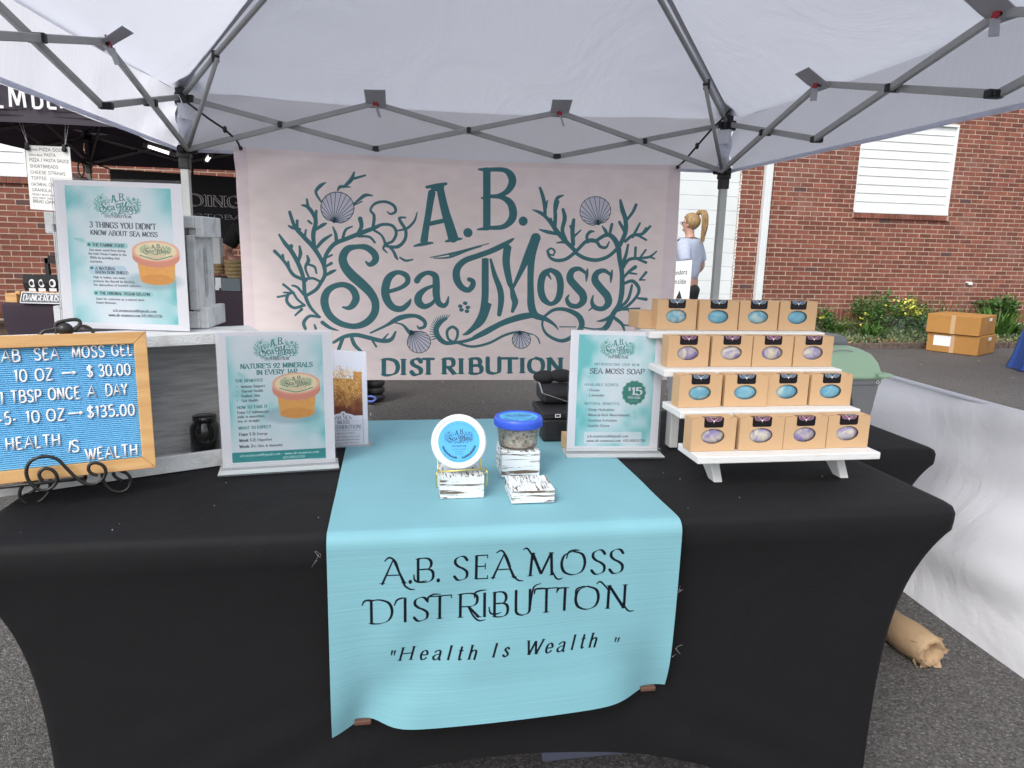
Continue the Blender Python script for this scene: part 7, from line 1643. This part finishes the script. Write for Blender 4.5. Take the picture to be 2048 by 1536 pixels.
# ------------------------------------------------------------------ people
def skin_obj(name, verts, edges, radii, m, parent, sub=2, root=0):
    me = bpy.data.meshes.new(name); me.from_pydata([tuple(v) for v in verts], edges, []); me.materials.append(m)
    o = bpy.data.objects.new(name, me); COL.objects.link(o); md = o.modifiers.new('skin', 'SKIN'); md.use_smooth_shade = True
    if not me.skin_vertices: bpy.context.view_layer.objects.active = o
    sv = me.skin_vertices[0].data
    for i, r in enumerate(radii): sv[i].radius = (r, r) if not isinstance(r, tuple) else r; sv[i].use_root = (i == root)
    s = o.modifiers.new('sub', 'SUBSURF'); s.levels = sub; s.render_levels = sub
    o.parent = parent; return o
def person(label, loc, yaw, hs, hair, shirt, arm_l, arm_r, ponytail=True, glasses=False):
    """local frame: the person faces -Y; hs = height scale"""
    root = empty('person', loc, label, 'person', rotz=yaw); S = lambda x, y, z: V3((x, y, z)) * hs
    V_ = [S(0, 0, .93), S(0, .0, 1.10), S(0, .01, 1.30), S(0, .01, 1.40), S(0, .0, 1.47), S(0, -.015, 1.53), S(0, -.02, 1.60), S(0, -.01, 1.66)]; E_ = [(i, i + 1) for i in range(7)]; R_ = [.12, .105, .11, .07, .048, .062, .082, .07]
    def chain(base, pts, rs):
        p = base
        for q, r in zip(pts, rs): V_.append(S(*q)); R_.append(r); E_.append((p, len(V_) - 1)); p = len(V_) - 1
        return p
    hands = []
    for sx, arm in ((-1, arm_l), (1, arm_r)):
        w = chain(2, [(sx * .17, .01, 1.37)] + arm, [.062, .042, .036, .026, .032]); hands.append(w)
        hx, hy, hz = arm[-1]; px_, py_, pz_ = arm[-2]; d = V3((hx - px_, hy - py_, hz - pz_)).normalized(); sd_ = d.cross(V3((1, 0, 0))).normalized() if abs(d.x) < .8 else d.cross(V3((0, 0, 1))).normalized()
        for f, (o_, L) in enumerate(((-.028, .06), (-.01, .075), (.008, .072), (.025, .058))):
            b = V3((hx, hy, hz)) + sd_ * o_ + d * .02; chain(w, [tuple(b), tuple(b + d * L * .6), tuple(b + d * L + V3((0, 0, -.012)))], [.011, .009, .007])
        b = V3((hx, hy, hz)) + sd_ * -.035; chain(w, [tuple(b + d * .01), tuple(b + d * .045 - sd_ * .01)], [.011, .009])
    for sx in (-1, 1): chain(0, [(sx * .095, .0, .86), (sx * .10, -.01, .48), (sx * .105, .02, .09), (sx * .11, -.11, .035)], [.105, .062, .045, .038])
    body = skin_obj('body', V_, E_, [r * hs for r in R_], M['skin'], root, 2)
    fm = MB(); fm.ball(S(0, -.092, 1.585), .013 * hs, 8, 6, (.8, 1.2, 1.3)); [fm.ball(S(sx * .077, .0, 1.585), .022 * hs, 8, 6, (.4, .8, 1.2)) for sx in (-1, 1)]; fm.ball(S(0, -.07, 1.53), .03 * hs, 8, 6, (1.2, .8, .6)); fm.build('face_features', M['skin'], root, smooth=True, local=True)
    em = MB(); [em.ball(S(sx * .03, -.083, 1.607), .009 * hs, 8, 6) for sx in (-1, 1)]; em.build('eyes', M['pants'], root, smooth=True, local=True)
    if glasses:
        gm = MB(); [gm.tube([S(sx * .03 + .02 * math.cos(t), -.098, 1.605 + .017 * math.sin(t)) for t in np.linspace(0, 6.28, 13)], .0018, 4) for sx in (-1, 1)]; [gm.tube([S(sx * .052, -.098, 1.61), S(sx * .08, .0, 1.605)], .0018, 4) for sx in (-1, 1)]; gm.build('glasses', M['pants'], root, local=True)
    hm_ = MB(); r2 = random.Random(3)
    vs = []; n, m2 = 26, 14
    hm_.ball(S(0, .012, 1.625), .098 * hs, 24, 14, (.93, 1.04, .98)); hb_ = hm_.build('hair', hair, root, smooth=True, local=True)
    # keep the face clear
    for v in hb_.data.vertices:
        x, y, z = v.co / hs
        if y < -.02 and z < 1.66: v.co.y += (.09 if z < 1.64 else .03) * hs
    if ponytail:
        pm = MB()
        for j in range(16):
            a = r2.uniform(-.025, .025); b = r2.uniform(-.02, .03); pm.tube(rsmooth([S(a * .3, .07 + b * .3, 1.70), S(a * .6, .115 + b, 1.74), S(a, .155 + b, 1.69), S(a * 1.2, .165 + b, 1.58), S(a * .9, .155 + b * .8, 1.48), S(a * .5, .15 + b * .7, 1.42 + r2.uniform(-.05, .03))], 4), [(.017 * (1 - .8 * i / 20)) * hs for i in range(21)], 6)
        pm.build('ponytail', hair, root, smooth=True, local=True)
    # shirt: torso and short sleeves
    V2 = [S(0, 0, .93), S(0, 0, 1.10), S(0, .01, 1.28), S(0, .012, 1.38), S(0, .005, 1.445)]; E2 = [(0, 1), (1, 2), (2, 3), (3, 4)]; R2 = [.172, .165, .17, .125, .072]
    for sx, arm in ((-1, arm_l), (1, arm_r)):
        e0 = V3((sx * .18, .01, 1.36)); e1 = V3(arm[0]); V2 += [S(*e0), S(*(e0 + (e1 - e0) * .72)), S(*(e0 + (e1 - e0) * .8))]; R2 += [.088, .075, .06]; k = len(V2) - 3; E2 += [(2, k), (k, k + 1), (k + 1, k + 2)]
    skin_obj('t_shirt', V2, E2, [(r * hs, r * hs * .82) if i < 5 else r * hs for i, r in enumerate(R2)], shirt, root, 2)
    V3_ = [S(0, 0, .95), S(0, 0, .88)]; E3 = [(0, 1)]; R3 = [.155, .145]
    for sx in (-1, 1): k = len(V3_); V3_ += [S(sx * .10, 0, .80), S(sx * .10, -.01, .48), S(sx * .105, .02, .12)]; E3 += [(1, k), (k, k + 1), (k + 1, k + 2)]; R3 += [.115, .08, .062]
    skin_obj('trousers', V3_, E3, [r * hs for r in R3], M['pants'], root, 2)
    sm2 = MB(); [sm2.ball(S(sx * .11, -.06, .03), .05 * hs, 12, 8, (.9, 2.3, .7)) for sx in (-1, 1)]; sm2.build('shoes', M['black_rubber'], root, smooth=True, local=True)
    return root
wp = on_plane(1372, 500, (0, 7.7, 0), YF)
person('person with blonde ponytail, glasses and a heather blue t-shirt standing behind the banner, turned away', V3((wp.x + .03, 7.7, 0)), math.radians(-128), .935, M['blonde'], M['tee_grey'], [(-.27, .06, 1.12), (-.24, -.08, .98), (-.21, -.15, .93), (-.20, -.19, .90)], [(.27, .10, 1.12), (.26, .0, .95), (.24, -.08, .86), (.235, -.1, .82)], True, True)
vp = on_plane(487, 500, (0, 6.95, 0), YF)
person('person in a black t-shirt with bare forearm at the bakery stall, mostly behind the banner', V3((vp.x + .14, 6.95, 0)), math.radians(10), .98, M['brown_hair'], M['tee_black'], [(-.29, -.02, 1.12), (-.20, -.22, 1.05), (-.13, -.33, 1.03), (-.10, -.38, 1.02)], [(.28, -.02, 1.12), (.2, -.22, 1.05), (.14, -.33, 1.03), (.1, -.38, 1.02)], False)
